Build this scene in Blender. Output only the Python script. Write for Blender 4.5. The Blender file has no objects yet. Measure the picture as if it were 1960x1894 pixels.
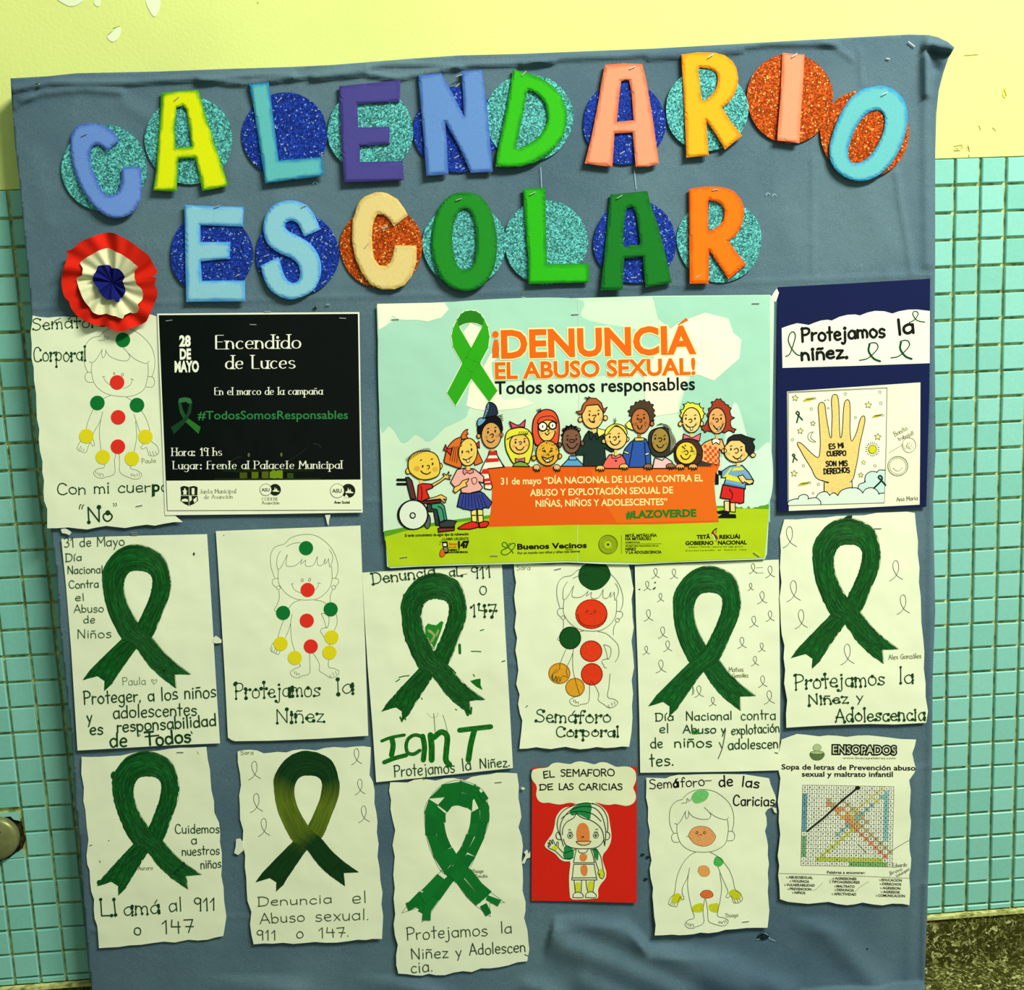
import bpy, math, random
import numpy as np
from mathutils import Vector
from mathutils.geometry import delaunay_2d_cdt
random.seed(7); RNG = np.random.RandomState(3)
C = bpy.context.scene.collection
# ------------------------------------------------------------------ camera
FOC = 2000.0; P = .036; PZ = .036*1.012; ZT = 1.185      # tile pitch, height of the tiled dado
YAW, PITCH, ROLL = -.0602, -.1413, .0432
CAM = np.array([.549, -1.432, ZT-.228])
def rotm(a, b, c):
    ca, sa, cb, sb, cc, sc = np.cos(a), np.sin(a), np.cos(b), np.sin(b), np.cos(c), np.sin(c)
    return np.array([[ca,-sa,0],[sa,ca,0],[0,0,1]]) @ np.array([[1,0,0],[0,cb,-sb],[0,sb,cb]]) @ np.array([[cc,0,sc],[0,1,0],[-sc,0,cc]])
M3 = rotm(YAW, PITCH, ROLL)
cam_d = bpy.data.cameras.new('camera'); cam = bpy.data.objects.new('camera', cam_d); C.objects.link(cam)
cam_d.sensor_width = 36; cam_d.sensor_fit = 'HORIZONTAL'; cam_d.lens = FOC/1960*36; cam_d.clip_start = .02
from mathutils import Matrix
R = Matrix([[M3[i][0], M3[i][2], -M3[i][1]] for i in range(3)]).to_4x4()
cam.matrix_world = Matrix.Translation(Vector(CAM)) @ R
bpy.context.scene.camera = cam
# ------------------------------------------------------------------ light
wd = bpy.data.worlds.new('world'); bpy.context.scene.world = wd; wd.use_nodes = True
wd.node_tree.nodes['Background'].inputs[0].default_value = (.83, .95, .68, 1)
wd.node_tree.nodes['Background'].inputs[1].default_value = .36
def area(name, loc, target, sx, sy, power, col):
    l = bpy.data.lights.new(name, 'AREA'); l.shape = 'RECTANGLE'; l.size = sx; l.size_y = sy; l.energy = power; l.color = col
    o = bpy.data.objects.new(name, l); C.objects.link(o); o.location = loc
    o.rotation_euler = (Vector(target)-Vector(loc)).to_track_quat('-Z', 'Y').to_euler(); return o
area('ceiling_light', (2.0, -1.7, 2.75), (.75, 0, .9), 1.2, .3, 100, (.97, 1, .72))
vs = bpy.context.scene.view_settings
vs.view_transform = 'Standard'; vs.look = 'None'; vs.gamma = 1; vs.exposure = 0.27; vs.use_curve_mapping = False
LT = (.93, 1.0, .72)                                      # tint of the room light, to turn seen colours into surface colours
# ------------------------------------------------------------------ projection of photo points onto real planes Y = -d
def Wn(x, y, d):
    x = np.asarray(x, float); y = np.asarray(y, float); d = np.asarray(d, float)
    u = (x-980)/FOC; v = -(y-947)/FOC
    dx = M3[0,0]*u+M3[0,1]+M3[0,2]*v; dy = M3[1,0]*u+M3[1,1]+M3[1,2]*v; dz = M3[2,0]*u+M3[2,1]+M3[2,2]*v
    t = (-d-CAM[1])/dy
    return np.stack([CAM[0]+t*dx, -d+0*t, CAM[2]+t*dz], -1)
def W(x, y, d): return Vector(Wn(x, y, d))
# ------------------------------------------------------------------ materials
def lin(c): return tuple(((v/255)/12.92 if v <= 10 else ((v/255+.055)/1.055)**2.4) for v in c)
def alb(c): return tuple(min(.92, a/b) for a, b in zip(lin(c), LT))
MATS = {}
class NT:
    def __init__(s, name):
        s.m = bpy.data.materials.new(name); s.m.use_nodes = True; s.t = s.m.node_tree; s.b = s.t.nodes['Principled BSDF']
        s.b.inputs['Specular IOR Level'].default_value = .12
    def n(s, kind, **k):
        n = s.t.nodes.new(kind)
        for a, v in k.items(): setattr(n, a, v)
        return n
    def l(s, a, b): s.t.links.new(a, b)
    def mix(s, fac, a, b, mode='MIX'):
        m = s.n('ShaderNodeMix', data_type='RGBA', blend_type=mode)
        for i, v in ((0, fac), (6, a), (7, b)):
            if isinstance(v, (int, float)): m.inputs[i].default_value = v
            elif isinstance(v, tuple): m.inputs[i].default_value = (*v, 1)
            else: s.l(v, m.inputs[i])
        return m.outputs[2]
    def coord(s, scale=(1,1,1), attr=None):
        src = s.n('ShaderNodeAttribute', attribute_name=attr).outputs['Vector'] if attr else s.n('ShaderNodeNewGeometry').outputs['Position']
        mp = s.n('ShaderNodeMapping'); mp.inputs['Scale'].default_value = scale; s.l(src, mp.inputs[0]); return mp.outputs[0]
    def noise(s, vec, scale, detail=3, rough=.55):
        n = s.n('ShaderNodeTexNoise'); n.inputs['Scale'].default_value = scale; n.inputs['Detail'].default_value = detail
        n.inputs['Roughness'].default_value = rough; s.l(vec, n.inputs['Vector']); return n.outputs[0]
    def ramp(s, fac, stops, const=False):
        r = s.n('ShaderNodeValToRGB'); s.l(fac, r.inputs[0]); e = r.color_ramp.elements
        if const: r.color_ramp.interpolation = 'CONSTANT'
        while len(e) < len(stops): e.new(.5)
        for q, (p, c) in zip(e, stops): q.position = p; q.color = (*c, 1) if len(c) == 3 else c
        return r.outputs[0]
    def bump(s, h, dist, strength=1):
        b = s.n('ShaderNodeBump'); b.inputs['Distance'].default_value = dist; b.inputs['Strength'].default_value = strength
        s.l(h, b.inputs['Height']); s.l(b.outputs[0], s.b.inputs['Normal'])
    def base(s, v, rough=.6):
        if isinstance(v, tuple): s.b.inputs['Base Color'].default_value = (*v, 1)
        else: s.l(v, s.b.inputs['Base Color'])
        s.b.inputs['Roughness'].default_value = rough
def sc(c, k): return tuple(min(.95, v*k) for v in c)
def mat(c, kind='ink'):
    key = (tuple(c), kind)
    if key in MATS: return MATS[key]
    t = NT(kind); a = alb(c); q = t.coord()
    if kind == 'ink': t.base(a, .7)
    elif kind == 'gloss': t.base(a, .2); t.b.inputs['Specular IOR Level'].default_value = .15; t.bump(t.noise(q, 18, 2), .004, .35)
    elif kind == 'paper':
        t.base(t.mix(t.noise(q, 9, 3), sc(a, .93), sc(a, 1.05)), .75); t.bump(t.noise(q, 9, 2.5), .007, .65)
    elif kind == 'card':
        t.base(t.mix(t.noise(q, 900, 2), sc(a, .8), sc(a, 1.25)), .85)
    elif kind == 'crayon':
        n = t.noise(t.coord((1,1,.35)), 1500, 4, .7)
        t.base(t.mix(t.ramp(n, [(.35, (0,0,0)), (.62, (1,1,1))]), sc(a, .72), sc(a, 1.2)), .8)
    elif kind == 'paint':
        v = t.coord((2.2, 26, 1), 'sv')
        n = t.noise(v, 1, 4, .65); n2 = t.noise(t.coord((9, 12, 1), 'sv'), 1, 3)
        c1 = t.mix(t.ramp(n, [(.36, (0,0,0)), (.7, (1,1,1))]), sc(a, .25), sc(a, 3.0))
        t.base(t.mix(t.ramp(n2, [(.35, (0,0,0)), (.7, (1,1,1))]), c1, sc(a, .6)), .38)
        t.b.inputs['Specular IOR Level'].default_value = .35; t.bump(n, .0012, .6)
    elif kind == 'glitter':
        v = t.n('ShaderNodeTexVoronoi'); v.inputs['Scale'].default_value = 620; t.l(q, v.inputs['Vector'])
        s = t.n('ShaderNodeSeparateColor'); t.l(v.outputs['Color'], s.inputs[0])
        big = t.noise(q, 25, 2)
        if c[2] > c[1]*1.2: st = [(0, sc(a, .5)), (.45, a), (.82, sc(a, 1.7)), (.95, (.30, .42, .80))]
        elif c[0] > c[2]: st = [(0, sc(a, .45)), (.5, a), (.8, sc(a, 1.5)), (.95, (.90, .55, .20))]
        else: st = [(0, sc(a, .4)), (.3, sc(a, .85)), (.62, sc(a, 1.35)), (.82, sc(a, 2.0))]
        t.base(t.ramp(s.outputs[0], st, True), .3); t.b.inputs['Metallic'].default_value = .25
        t.bump(s.outputs[1], .0012, .8)
    elif kind == 'felt':
        t.base(t.mix(t.noise(q, 500, 3), sc(a, .85), sc(a, 1.12)), .9); t.b.inputs['Specular IOR Level'].default_value = .1
    elif kind == 'metal':
        t.base(a, .3); t.b.inputs['Metallic'].default_value = .9
    MATS[key] = t.m; return t.m
def foam_mat(c, e):
    key = (tuple(c), tuple(e), 'foam')
    if key in MATS: return MATS[key]
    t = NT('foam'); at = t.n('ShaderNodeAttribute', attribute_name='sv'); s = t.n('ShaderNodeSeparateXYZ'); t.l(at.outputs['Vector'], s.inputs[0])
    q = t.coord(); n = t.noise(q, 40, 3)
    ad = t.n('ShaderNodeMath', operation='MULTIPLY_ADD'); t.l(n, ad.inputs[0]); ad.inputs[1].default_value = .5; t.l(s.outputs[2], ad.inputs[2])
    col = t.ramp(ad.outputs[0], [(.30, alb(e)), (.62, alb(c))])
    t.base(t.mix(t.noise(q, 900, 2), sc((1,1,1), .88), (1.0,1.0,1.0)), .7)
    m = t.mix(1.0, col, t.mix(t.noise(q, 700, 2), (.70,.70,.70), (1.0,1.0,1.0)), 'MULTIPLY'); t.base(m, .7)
    MATS[key] = t.m; return t.m
# ------------------------------------------------------------------ helpers
class Fr:                                                 # a measuring frame on the photograph: origin and scale
    def __init__(s, x, y, k): s.x, s.y, s.k = x, y, k
    def __call__(s, u, v): return (s.x+u/s.k, s.y+v/s.k)
ID = Fr(0, 0, 1)
def catmull(p, closed=False, step=4.0):
    p = [tuple(q) for q in p]; n = len(p)
    if n < 3: return p
    o = []; rng = range(n if closed else n-1)
    for i in rng:
        if closed: a, b, c, d = p[i-1], p[i], p[(i+1) % n], p[(i+2) % n]
        else: a, b, c, d = p[max(i-1,0)], p[i], p[i+1], p[min(i+2,n-1)]
        m = max(2, min(12, int(math.dist(b, c)/step)+1))
        for j in range(m):
            t = j/m; t2 = t*t; t3 = t2*t
            o.append(tuple(.5*(2*b[k]+(c[k]-a[k])*t+(2*a[k]-5*b[k]+4*c[k]-d[k])*t2+(3*b[k]-a[k]-3*c[k]+d[k])*t3) for k in (0,1)))
    if not closed: o.append(p[-1])
    return o
def resample(p, step, closed=False):
    o = []; n = len(p)
    for i in range(n if closed else n-1):
        a, b = p[i], p[(i+1) % n]; m = max(1, int(math.dist(a, b)/step))
        o += [(a[0]+(b[0]-a[0])*j/m, a[1]+(b[1]-a[1])*j/m) for j in range(m)]
    if not closed: o.append(p[-1])
    return o
def inside(loops, X, Y):
    r = np.zeros(X.shape, bool)
    for L in loops:
        L = np.array(L); x1, y1 = L[:,0], L[:,1]; x2, y2 = np.roll(x1,-1), np.roll(y1,-1)
        for a, b, c, d in zip(x1, y1, x2, y2):
            if b == d: continue
            r ^= ((b > Y) != (d > Y)) & (X < (c-a)*(Y-b)/(d-b)+a)
    return r
def segdist(loops, X, Y):
    best = np.full(X.shape, 1e9)
    for L in loops:
        L = np.array(L)
        for (a, b), (c, d) in zip(L, np.roll(L, -1, 0)):
            vx, vy = c-a, d-b; q = vx*vx+vy*vy+1e-12
            t = np.clip(((X-a)*vx+(Y-b)*vy)/q, 0, 1)
            best = np.minimum(best, np.hypot(X-a-t*vx, Y-b-t*vy))
    return best
def cdt(loops, grid):
    """triangulate loops (even-odd), with inner points every grid px"""
    V, Ed = [], []
    for L in loops:
        k = len(V); V += list(L); Ed += [(k+i, k+(i+1) % len(L)) for i in range(len(L))]
    if grid:
        A = np.array(V); x0, y0 = A.min(0); x1, y1 = A.max(0)
        if x1-x0 > grid*1.2 or y1-y0 > grid*1.2:
            gx, gy = np.meshgrid(np.arange(x0+grid/2, x1, grid), np.arange(y0+grid/2, y1, grid)); gx = gx.ravel(); gy = gy.ravel()
            if len(gx):
                gx = gx+(np.arange(len(gy)) % 2)*grid*.15
                ok = inside(loops, gx, gy); gx, gy = gx[ok], gy[ok]
                if len(gx):
                    ok = segdist(loops, gx, gy) > grid*.35; V += list(zip(gx[ok], gy[ok]))
    r = delaunay_2d_cdt([Vector(v) for v in V], Ed, [], 0, 1e-4)
    v = np.array([tuple(q) for q in r[0]]); f = np.array(r[2])
    if not len(f): return v, f
    c = v[f].mean(1); ok = inside(loops, c[:,0], c[:,1]); return v, f[ok]
CUR_ROOT = [Vector((0,0,0))]
def tag(o, label=None, cat=None, group=None, kind=None):
    for k, v in (('label', label), ('category', cat), ('group', group), ('kind', kind)):
        if v: o[k] = v
    return o
class Art:
    """collects thin ink, paint or paper shapes lying on a surface and links them as ONE mesh"""
    def __init__(s, name, fr=ID, surf=None, parent=None, root=None, lay=1, label=None):
        s.name, s.fr, s.surf, s.parent, s.root, s.lay0, s.label = name, fr, surf, parent, root, lay, label
        s.v, s.f, s.m, s.a, s.mats, s.n = [], [], [], [], [], 0
    def mi(s, m):
        if not isinstance(m, bpy.types.Material): m = mat(m)
        if m not in s.mats: s.mats.append(m)
        return s.mats.index(m)
    def add(s, xy, faces, m, lay=0, att=None, dz=0.0):      # xy in photo pixels
        xy = np.asarray(xy, float); d = s.surf(xy[:,0], xy[:,1])+(s.lay0+lay)*.00011+dz
        s.v.append(Wn(xy[:,0], xy[:,1], d)); k = s.n; s.n += len(xy)
        s.f += [tuple(int(i)+k for i in f) for f in faces]; s.m += [s.mi(m)]*len(faces)
        s.a.append(np.zeros((len(xy),3)) if att is None else att)
    def poly(s, pts, m, lay=0, curve=False, grid=16, holes=()):
        s.pbrk(('crayon_patch', 'colouring', 'coloured_patch'))
        L = [[s.fr(*p) for p in q] for q in [pts, *holes]]
        L = [catmull(q, True) if curve else q for q in L]
        L = [resample(q, 12, True) for q in L]
        v, f = cdt(L, grid)
        if len(f): s.add(v, f, m, lay)
    def dot(s, x, y, r, m, lay=0, ry=None, n=10, rot=0):
        ry = ry or r; x0, y0 = s.fr(x, y); r /= s.fr.k; ry /= s.fr.k
        if max(r, ry) > 6: n = max(n, 20)
        c, sn = math.cos(rot), math.sin(rot)
        pts = [(x0, y0)]+[(x0+c*r*math.cos(t)-sn*ry*math.sin(t), y0+sn*r*math.cos(t)+c*ry*math.sin(t)) for t in [2*math.pi*i/n for i in range(n)]]
        s.add(pts, [(0, i+1, (i+1) % n+1) for i in range(n)], m, lay)
    def stroke(s, pts, w, m, lay=0, curve=True, closed=False, w2=None, caps=True, raw=False, pen=None):
        s.pbrk(('loose_thread', 'scratch', 'paint_smear'))
        if not curve and len(pts) > 2 and s.name not in ('staple',):      # sharp corners: one bar per side
            q_ = list(pts)+([pts[0]] if closed else [])
            for a_, b_ in zip(q_, q_[1:]): s.stroke([a_, b_], w, m, lay, False, False, None, True, raw, pen)
            return
        p = pts if raw else [s.fr(*q) for q in pts]; w = w/s.fr.k/2*(1.3 if s.name == 'cartoon_child' else 1)
        if curve and len(p) > 2: p = catmull(p, closed, 3.0)
        p = resample(p, 9, closed) if not closed else resample(p, 9, True)
        q = [p[0]]
        for z in p[1:]:
            if math.dist(z, q[-1]) > .15: q.append(z)
        p = q; n = len(p)
        if n < 2: return
        A = np.array(p)
        if closed: T = np.roll(A,-1,0)-np.roll(A,1,0)
        else: T = np.gradient(A, axis=0)
        T /= np.maximum(1e-6, np.linalg.norm(T, axis=1))[:,None]; N = np.stack([-T[:,1], T[:,0]], 1)
        ww = np.full(n, w)
        if w2 is not None: ww = np.interp(np.linspace(0,1,n), [0,1], [w, w2/s.fr.k/2])
        if pen: ww = w*(pen+(1-pen)*np.abs(T[:,1])**1.5)
        V = np.concatenate([A+N*ww[:,None], A-N*ww[:,None]])
        F = [(i, (i+1) % n, n+(i+1) % n, n+i) for i in range(n if closed else n-1)]
        att = np.zeros((2*n,3)); ln = np.concatenate([[0], np.cumsum(np.linalg.norm(np.diff(A,axis=0),axis=1))])/60
        att[:n,0] = ln; att[n:,0] = ln; att[:n,1] = 0; att[n:,1] = .4
        s.add(V, F, m, lay, att)
        if caps and not closed and not pen:
            for e in (0, -1):
                r = ww[e]; x, y = A[e]
                s.add([(x+r*math.cos(t), y+r*math.sin(t)) for t in [math.pi*i/4 for i in range(8)]], [tuple(range(8))], m, lay)
    def ell(s, x, y, rx, ry, fill, line=None, w=5, lay=0, rot=0):
        c, sn = math.cos(rot), math.sin(rot)
        L = [(x+c*rx*math.cos(t)-sn*ry*math.sin(t), y+sn*rx*math.cos(t)+c*ry*math.sin(t)) for t in [2*math.pi*i/24 for i in range(24)]]
        if fill is not None: s.poly(L, fill, lay)
        if line is not None: s.stroke(L, w, line, lay+1, curve=False, closed=True)
    def shape(s, pts, fill, line=(10,14,10), w=5, lay=0, curve=True):
        s.poly(pts, fill, lay, curve)
        if line is not None: s.stroke(pts, w, line, lay+1, curve, True)
    def pbrk(s, names):
        if s.name in names and s.v: s.done()
    def brk(s):                                            # close the piece so far: the next one is a part of its own
        if s.name in SPLIT and s.v: s.done()
    def done(s):
        if not s.v: return None
        v = np.concatenate(s.v)-np.array(s.root); me = bpy.data.meshes.new(s.name)
        me.from_pydata([tuple(q) for q in v], [], s.f)
        for m in s.mats: me.materials.append(m)
        me.polygons.foreach_set('material_index', s.m)
        at = me.attributes.new('sv', 'FLOAT_VECTOR', 'POINT'); at.data.foreach_set('vector', np.concatenate(s.a).ravel())
        o = bpy.data.objects.new(s.name, me); C.objects.link(o)
        if s.parent: o.parent = s.parent
        if s.label: o['label'] = s.label
        s.obj = o; s.v, s.f, s.m, s.a, s.mats, s.n = [], [], [], [], [], 0
        return o
SPLIT = ('lettering', 'drawn_ribbon', 'signature', 'title_lettering', 'word_list', 'heading', 'painted_name', 'printed_footer', 'printed_banner', 'hashtag', 'teacher_note')
# single-stroke alphabet: c = curve, l = straight, o = dot ; baseline 0, x-height .58, capitals 1
GL = {}
def _g(ch, adv, spec):
    st = []
    for part in spec.split(';'):
        t = part.split(); st.append((t[0], [tuple(float(z) for z in q.split(',')) for q in t[1:]]))
    GL[ch] = (adv, st)
for line in '''a|.6|c .5,.46 .32,.58 .1,.46 .05,.24 .16,.03 .34,.03 .5,.2;l .5,.58 .51,0
b|.58|l .06,1 .06,0;c .06,.4 .26,.58 .48,.42 .48,.15 .28,0 .06,.12
c|.52|c .45,.48 .28,.58 .08,.42 .07,.15 .24,0 .46,.08
d|.6|c .47,.46 .28,.58 .07,.42 .06,.14 .24,0 .47,.14;l .5,1 .5,0
e|.54|c .07,.3 .25,.31 .46,.34 .42,.53 .24,.58 .07,.42 .07,.15 .24,0 .46,.08
f|.42|c .44,.9 .32,1 .2,.85 .18,.4 .18,0;l .03,.56 .38,.56
g|.6|c .5,.46 .32,.58 .1,.46 .05,.24 .16,.03 .34,.03 .5,.2;c .5,.58 .5,.1 .47,-.22 .28,-.36 .06,-.26
h|.56|l .06,1 .06,0;c .06,.38 .22,.57 .4,.5 .46,.3 .46,0
i|.24|l .11,.58 .11,0;o .11,.8
j|.34|c .2,.58 .2,.1 .18,-.22 .06,-.35 -.06,-.24;o .2,.8
k|.52|l .06,1 .06,0;l .44,.56 .06,.24 .46,0
l|.22|l .1,1 .1,0
m|.8|l .05,.58 .05,0;c .05,.4 .18,.57 .34,.5 .38,.25 .38,0;c .38,.4 .5,.57 .66,.5 .7,.25 .7,0
n|.56|l .06,.58 .06,0;c .06,.38 .22,.57 .4,.5 .46,.3 .46,0
o|.6|c .3,.58 .12,.5 .05,.29 .12,.07 .3,0 .47,.08 .54,.29 .47,.5 .3,.58
p|.58|l .06,.58 .06,-.38;c .06,.42 .26,.58 .48,.42 .48,.15 .28,0 .06,.12
q|.58|c .5,.46 .32,.58 .1,.46 .05,.24 .16,.03 .34,.03 .5,.2;l .5,.58 .5,-.38
r|.42|l .06,.58 .06,0;c .06,.34 .18,.53 .38,.54
s|.5|c .43,.5 .25,.59 .08,.48 .14,.34 .36,.26 .44,.12 .27,0 .05,.06
t|.42|l .2,.98 .2,0;l .03,.6 .38,.6
u|.56|c .06,.58 .06,.2 .16,.02 .34,.04 .46,.22;l .46,.58 .46,0
v|.52|l .04,.58 .25,0 .46,.58
w|.7|l .04,.58 .2,0 .35,.5 .5,0 .66,.58
x|.52|l .05,.58 .46,0;l .46,.58 .05,0
y|.54|l .05,.58 .26,.05;l .48,.58 .12,-.38
z|.5|l .06,.57 .44,.57 .06,0 .46,0
A|.76|l .03,0 .38,1 .72,0;l .14,.36 .6,.36
B|.66|l .08,1 .08,0;c .08,1 .45,.97 .5,.76 .4,.56 .08,.54;c .08,.54 .5,.52 .58,.26 .45,.03 .08,0
C|.72|c .64,.82 .45,1 .2,.92 .06,.55 .15,.12 .42,0 .66,.14
D|.76|l .1,1 .1,0;c .03,1 .4,.98 .66,.78 .68,.4 .5,.06 .03,0
E|.6|l .55,1 .08,1 .08,0 .56,0;l .08,.52 .48,.52
F|.56|l .54,1 .08,1 .08,0;l .08,.52 .46,.52
G|.74|c .64,.82 .45,1 .2,.92 .06,.55 .15,.12 .42,0 .66,.1;l .66,.1 .66,.45 .42,.45
H|.72|l .08,1 .08,0;l .62,1 .62,0;l .08,.52 .62,.52
I|.26|l .13,1 .13,0
J|.5|c .4,1 .4,.3 .34,.05 .16,0 .03,.16
L|.56|l .08,1 .08,0 .54,0
M|.86|l .08,0 .1,1 .43,.35 .76,1 .8,0
N|.74|l .08,0 .08,1 .64,0 .64,1
O|.84|c .42,1 .16,.88 .06,.5 .16,.12 .42,0 .68,.12 .78,.5 .68,.88 .42,1
P|.64|l .09,1 .09,0;c .03,.97 .35,1 .57,.86 .55,.6 .35,.48 .09,.47
R|.68|l .08,1 .08,0;c .08,1 .4,.99 .56,.78 .42,.54 .08,.5;l .3,.5 .62,0
S|.62|c .54,.88 .32,1 .1,.88 .12,.64 .4,.5 .56,.28 .45,.04 .22,0 .05,.08
T|.68|l .03,1 .64,1;l .34,1 .34,0
U|.72|c .08,1 .08,.3 .2,.03 .5,.03 .62,.3 .62,1
V|.7|l .03,1 .34,0 .66,1
X|.66|l .05,1 .6,0;l .6,1 .05,0
Y|.64|l .04,1 .32,.5 .6,1;l .32,.5 .32,0
Z|.64|l .06,1 .58,1 .06,0 .6,0
0|.6|c .3,1 .1,.85 .05,.5 .1,.15 .3,0 .5,.15 .55,.5 .5,.85 .3,1
1|.4|l .06,.72 .26,1 .26,0
3|.56|c .07,.9 .3,1 .46,.82 .38,.6 .22,.54 .42,.46 .5,.22 .32,0 .05,.1
4|.62|l .12,1 .08,.48 .56,.48;l .46,.85 .46,0
7|.58|l .06,.95 .52,.98 .28,0;l .16,.45 .56,.45
8|.56|c .28,.55 .1,.7 .12,.92 .28,1 .44,.92 .46,.7 .28,.55 .06,.36 .08,.1 .28,0 .48,.1 .5,.36 .28,.55
9|.56|c .48,.88 .3,1 .1,.9 .08,.66 .28,.52 .48,.7 .48,.88;l .48,.9 .46,0
2|.56|c .08,.78 .2,1 .42,.92 .46,.7 .3,.4 .06,0;l .06,0 .5,0
.|.22|o .08,.04
,|.22|l .1,.08 .04,-.14
:|.24|o .1,.5;o .1,.05
"|.3|l .06,1 .06,.82;l .18,1 .18,.82
-|.4|l .05,.4 .34,.4
!|.24|l .1,1 .1,.3;o .1,.04
#|.7|l .2,.95 .12,.05;l .48,.95 .4,.05;l .03,.66 .6,.66;l .03,.33 .6,.33'''.split('\n'):
    a = line.split('|'); _g(a[0], float(a[1]), a[2])
ACC = {'á': 'a', 'é': 'e', 'í': 'i', 'ó': 'o', 'ú': 'u', 'Á': 'A', 'Í': 'I', 'Ó': 'O', 'ñ': 'n', 'Ñ': 'N', 'ã': 'a', 'Ã': 'A'}
def hand(art, s, p0, p1, h, w, m, lay=0, ball=0.0, jit=.03, serif=False, fl=False, raw=False):
    """single-stroke lettering along the baseline p0 -> p1 (frame units), capitals h high"""
    art.brk()
    x0, y0 = art.fr(*p0); x1, y1 = art.fr(*p1); h = h/art.fr.k; L = math.dist((x0,y0), (x1,y1))
    adv = sum(.45 if ch == ' ' else GL[ACC.get(ch, ch)][0]+.06 for ch in s)-.06; k = L/adv
    ux, uy = (x1-x0)/L, (y1-y0)/L; X = 0; rd = random.Random(hash(s) if False else len(s)*7+int(p0[0]))
    if not serif: w *= 1.18; ball *= 1.35
    wf = w*1.0
    for ch in s:
        if ch == ' ': X += .45; continue
        b = ACC.get(ch, ch); a, st = GL[b]; dy = rd.uniform(-jit, jit); st = list(st)
        if ch in 'áéíóúÁÍÓ':
            if b == 'i': st = [st[0]]
            t = 1.05 if b.isupper() else .72; c = a*.5; st.append(('a', [(c, t), (c+.13, t+.2)]))
        if ch in 'ñÑãÃ':
            t = 1.12 if b.isupper() else .78; st.append(('a', [(.1, t), (.2, t+.06), (.32, t), (.42, t+.06)]) if not fl else ('a', [(.08, t), (.45, t)]))
        for kd, pts in st:
            q = []
            for (gx, gy) in pts:
                gx += rd.uniform(-jit, jit)*.6; gy += rd.uniform(-jit, jit)+dy
                ax = (X+gx)*k; ay = gy*h; q.append((x0+ux*ax-(-uy)*(-ay)*0+uy*ay, y0+uy*ax-ux*ay))
            if kd == 'o':
                r = max(w*.75, w*.5+ball*.5)/art.fr.k; x, y = q[0]
                art.add([(x+r*math.cos(t), y+r*math.sin(t)) for t in [math.pi*i/4 for i in range(8)]], [tuple(range(8))], m, lay); continue
            art.stroke(q, wf, m, lay, curve=(kd == 'c' or kd == 'a'), raw=True, pen=.28 if serif else None)
            if serif and kd == 'l':
                for e in (0, -1):
                    o = 1 if e == 0 else -2
                    if abs(q[e][0]-q[o][0]) < .35*abs(q[e][1]-q[o][1]):
                        r = .085*k+w/art.fr.k*.55; x, y = q[e]; th = .3*wf
                        art.stroke([(x-r*ux, y-r*uy), (x+r*ux, y+r*uy)], th*1.2, m, lay, raw=True)
            if ball and kd != 'a':
                for e in (0, -1):
                    r = ball/art.fr.k*rd.uniform(.7, 1.15); x, y = q[e]
                    art.add([(x+r*math.cos(t), y+r*math.sin(t)) for t in [math.pi*i/4 for i in range(8)]], [tuple(range(8))], m, lay+1)
        X += a+.06
_fc = {}
def glyphs(s, bold):
    if (s, bold) in _fc: return _fc[(s, bold)]
    cu = bpy.data.curves.new('t', 'FONT'); cu.body = s; cu.offset = bold; cu.resolution_u = 3; cu.fill_mode = 'FRONT'
    ob = bpy.data.objects.new('t', cu); C.objects.link(ob); me = ob.to_mesh()
    v = np.array([tuple(q.co)[:2] for q in me.vertices]); f = [tuple(p.vertices) for p in me.polygons]
    ob.to_mesh_clear(); bpy.data.objects.remove(ob); bpy.data.curves.remove(cu); _fc[(s, bold)] = (v, f); return v, f
CAPH = None
def printed(art, s, p0, p1, h, m, lay=0, bold=0.0):
    global CAPH
    if CAPH is None: CAPH = glyphs('H', 0)[0][:,1].max()
    v, f = glyphs(s, bold)
    if lay == 0: art.brk()
    x0, y0 = art.fr(*p0); x1, y1 = art.fr(*p1); h = h/art.fr.k; L = math.dist((x0,y0), (x1,y1)); ux, uy = (x1-x0)/L, (y1-y0)/L
    v0 = glyphs(s, 0)[0]; a = v0[:,0].min(); b = v0[:,0].max(); X = (v[:,0]-a)/(b-a)*L; Y = v[:,1]/CAPH*h
    art.add(np.stack([x0+ux*X+uy*Y, y0+uy*X-ux*Y], 1), f, m, lay)
FAB = .045                                                 # front of the cloth-covered board, metres from the wall
def wavy(d0, amp=.0006, lx=230, ly=260, tilt=0.0, y0=0, y1=1, ph=None):
    a, b, c = (ph if ph else RNG.uniform(0, 6.28, 3))
    def f(x, y): return d0+amp*(np.sin(np.asarray(x)/lx*6.28+a+np.asarray(y)/ly*2)+np.sin(np.asarray(y)/ly*6.28+b+np.asarray(x)/lx*1.5))*.5+tilt*np.clip((np.asarray(y)-y0)/(y1-y0), 0, 1)**2
    return f
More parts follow.
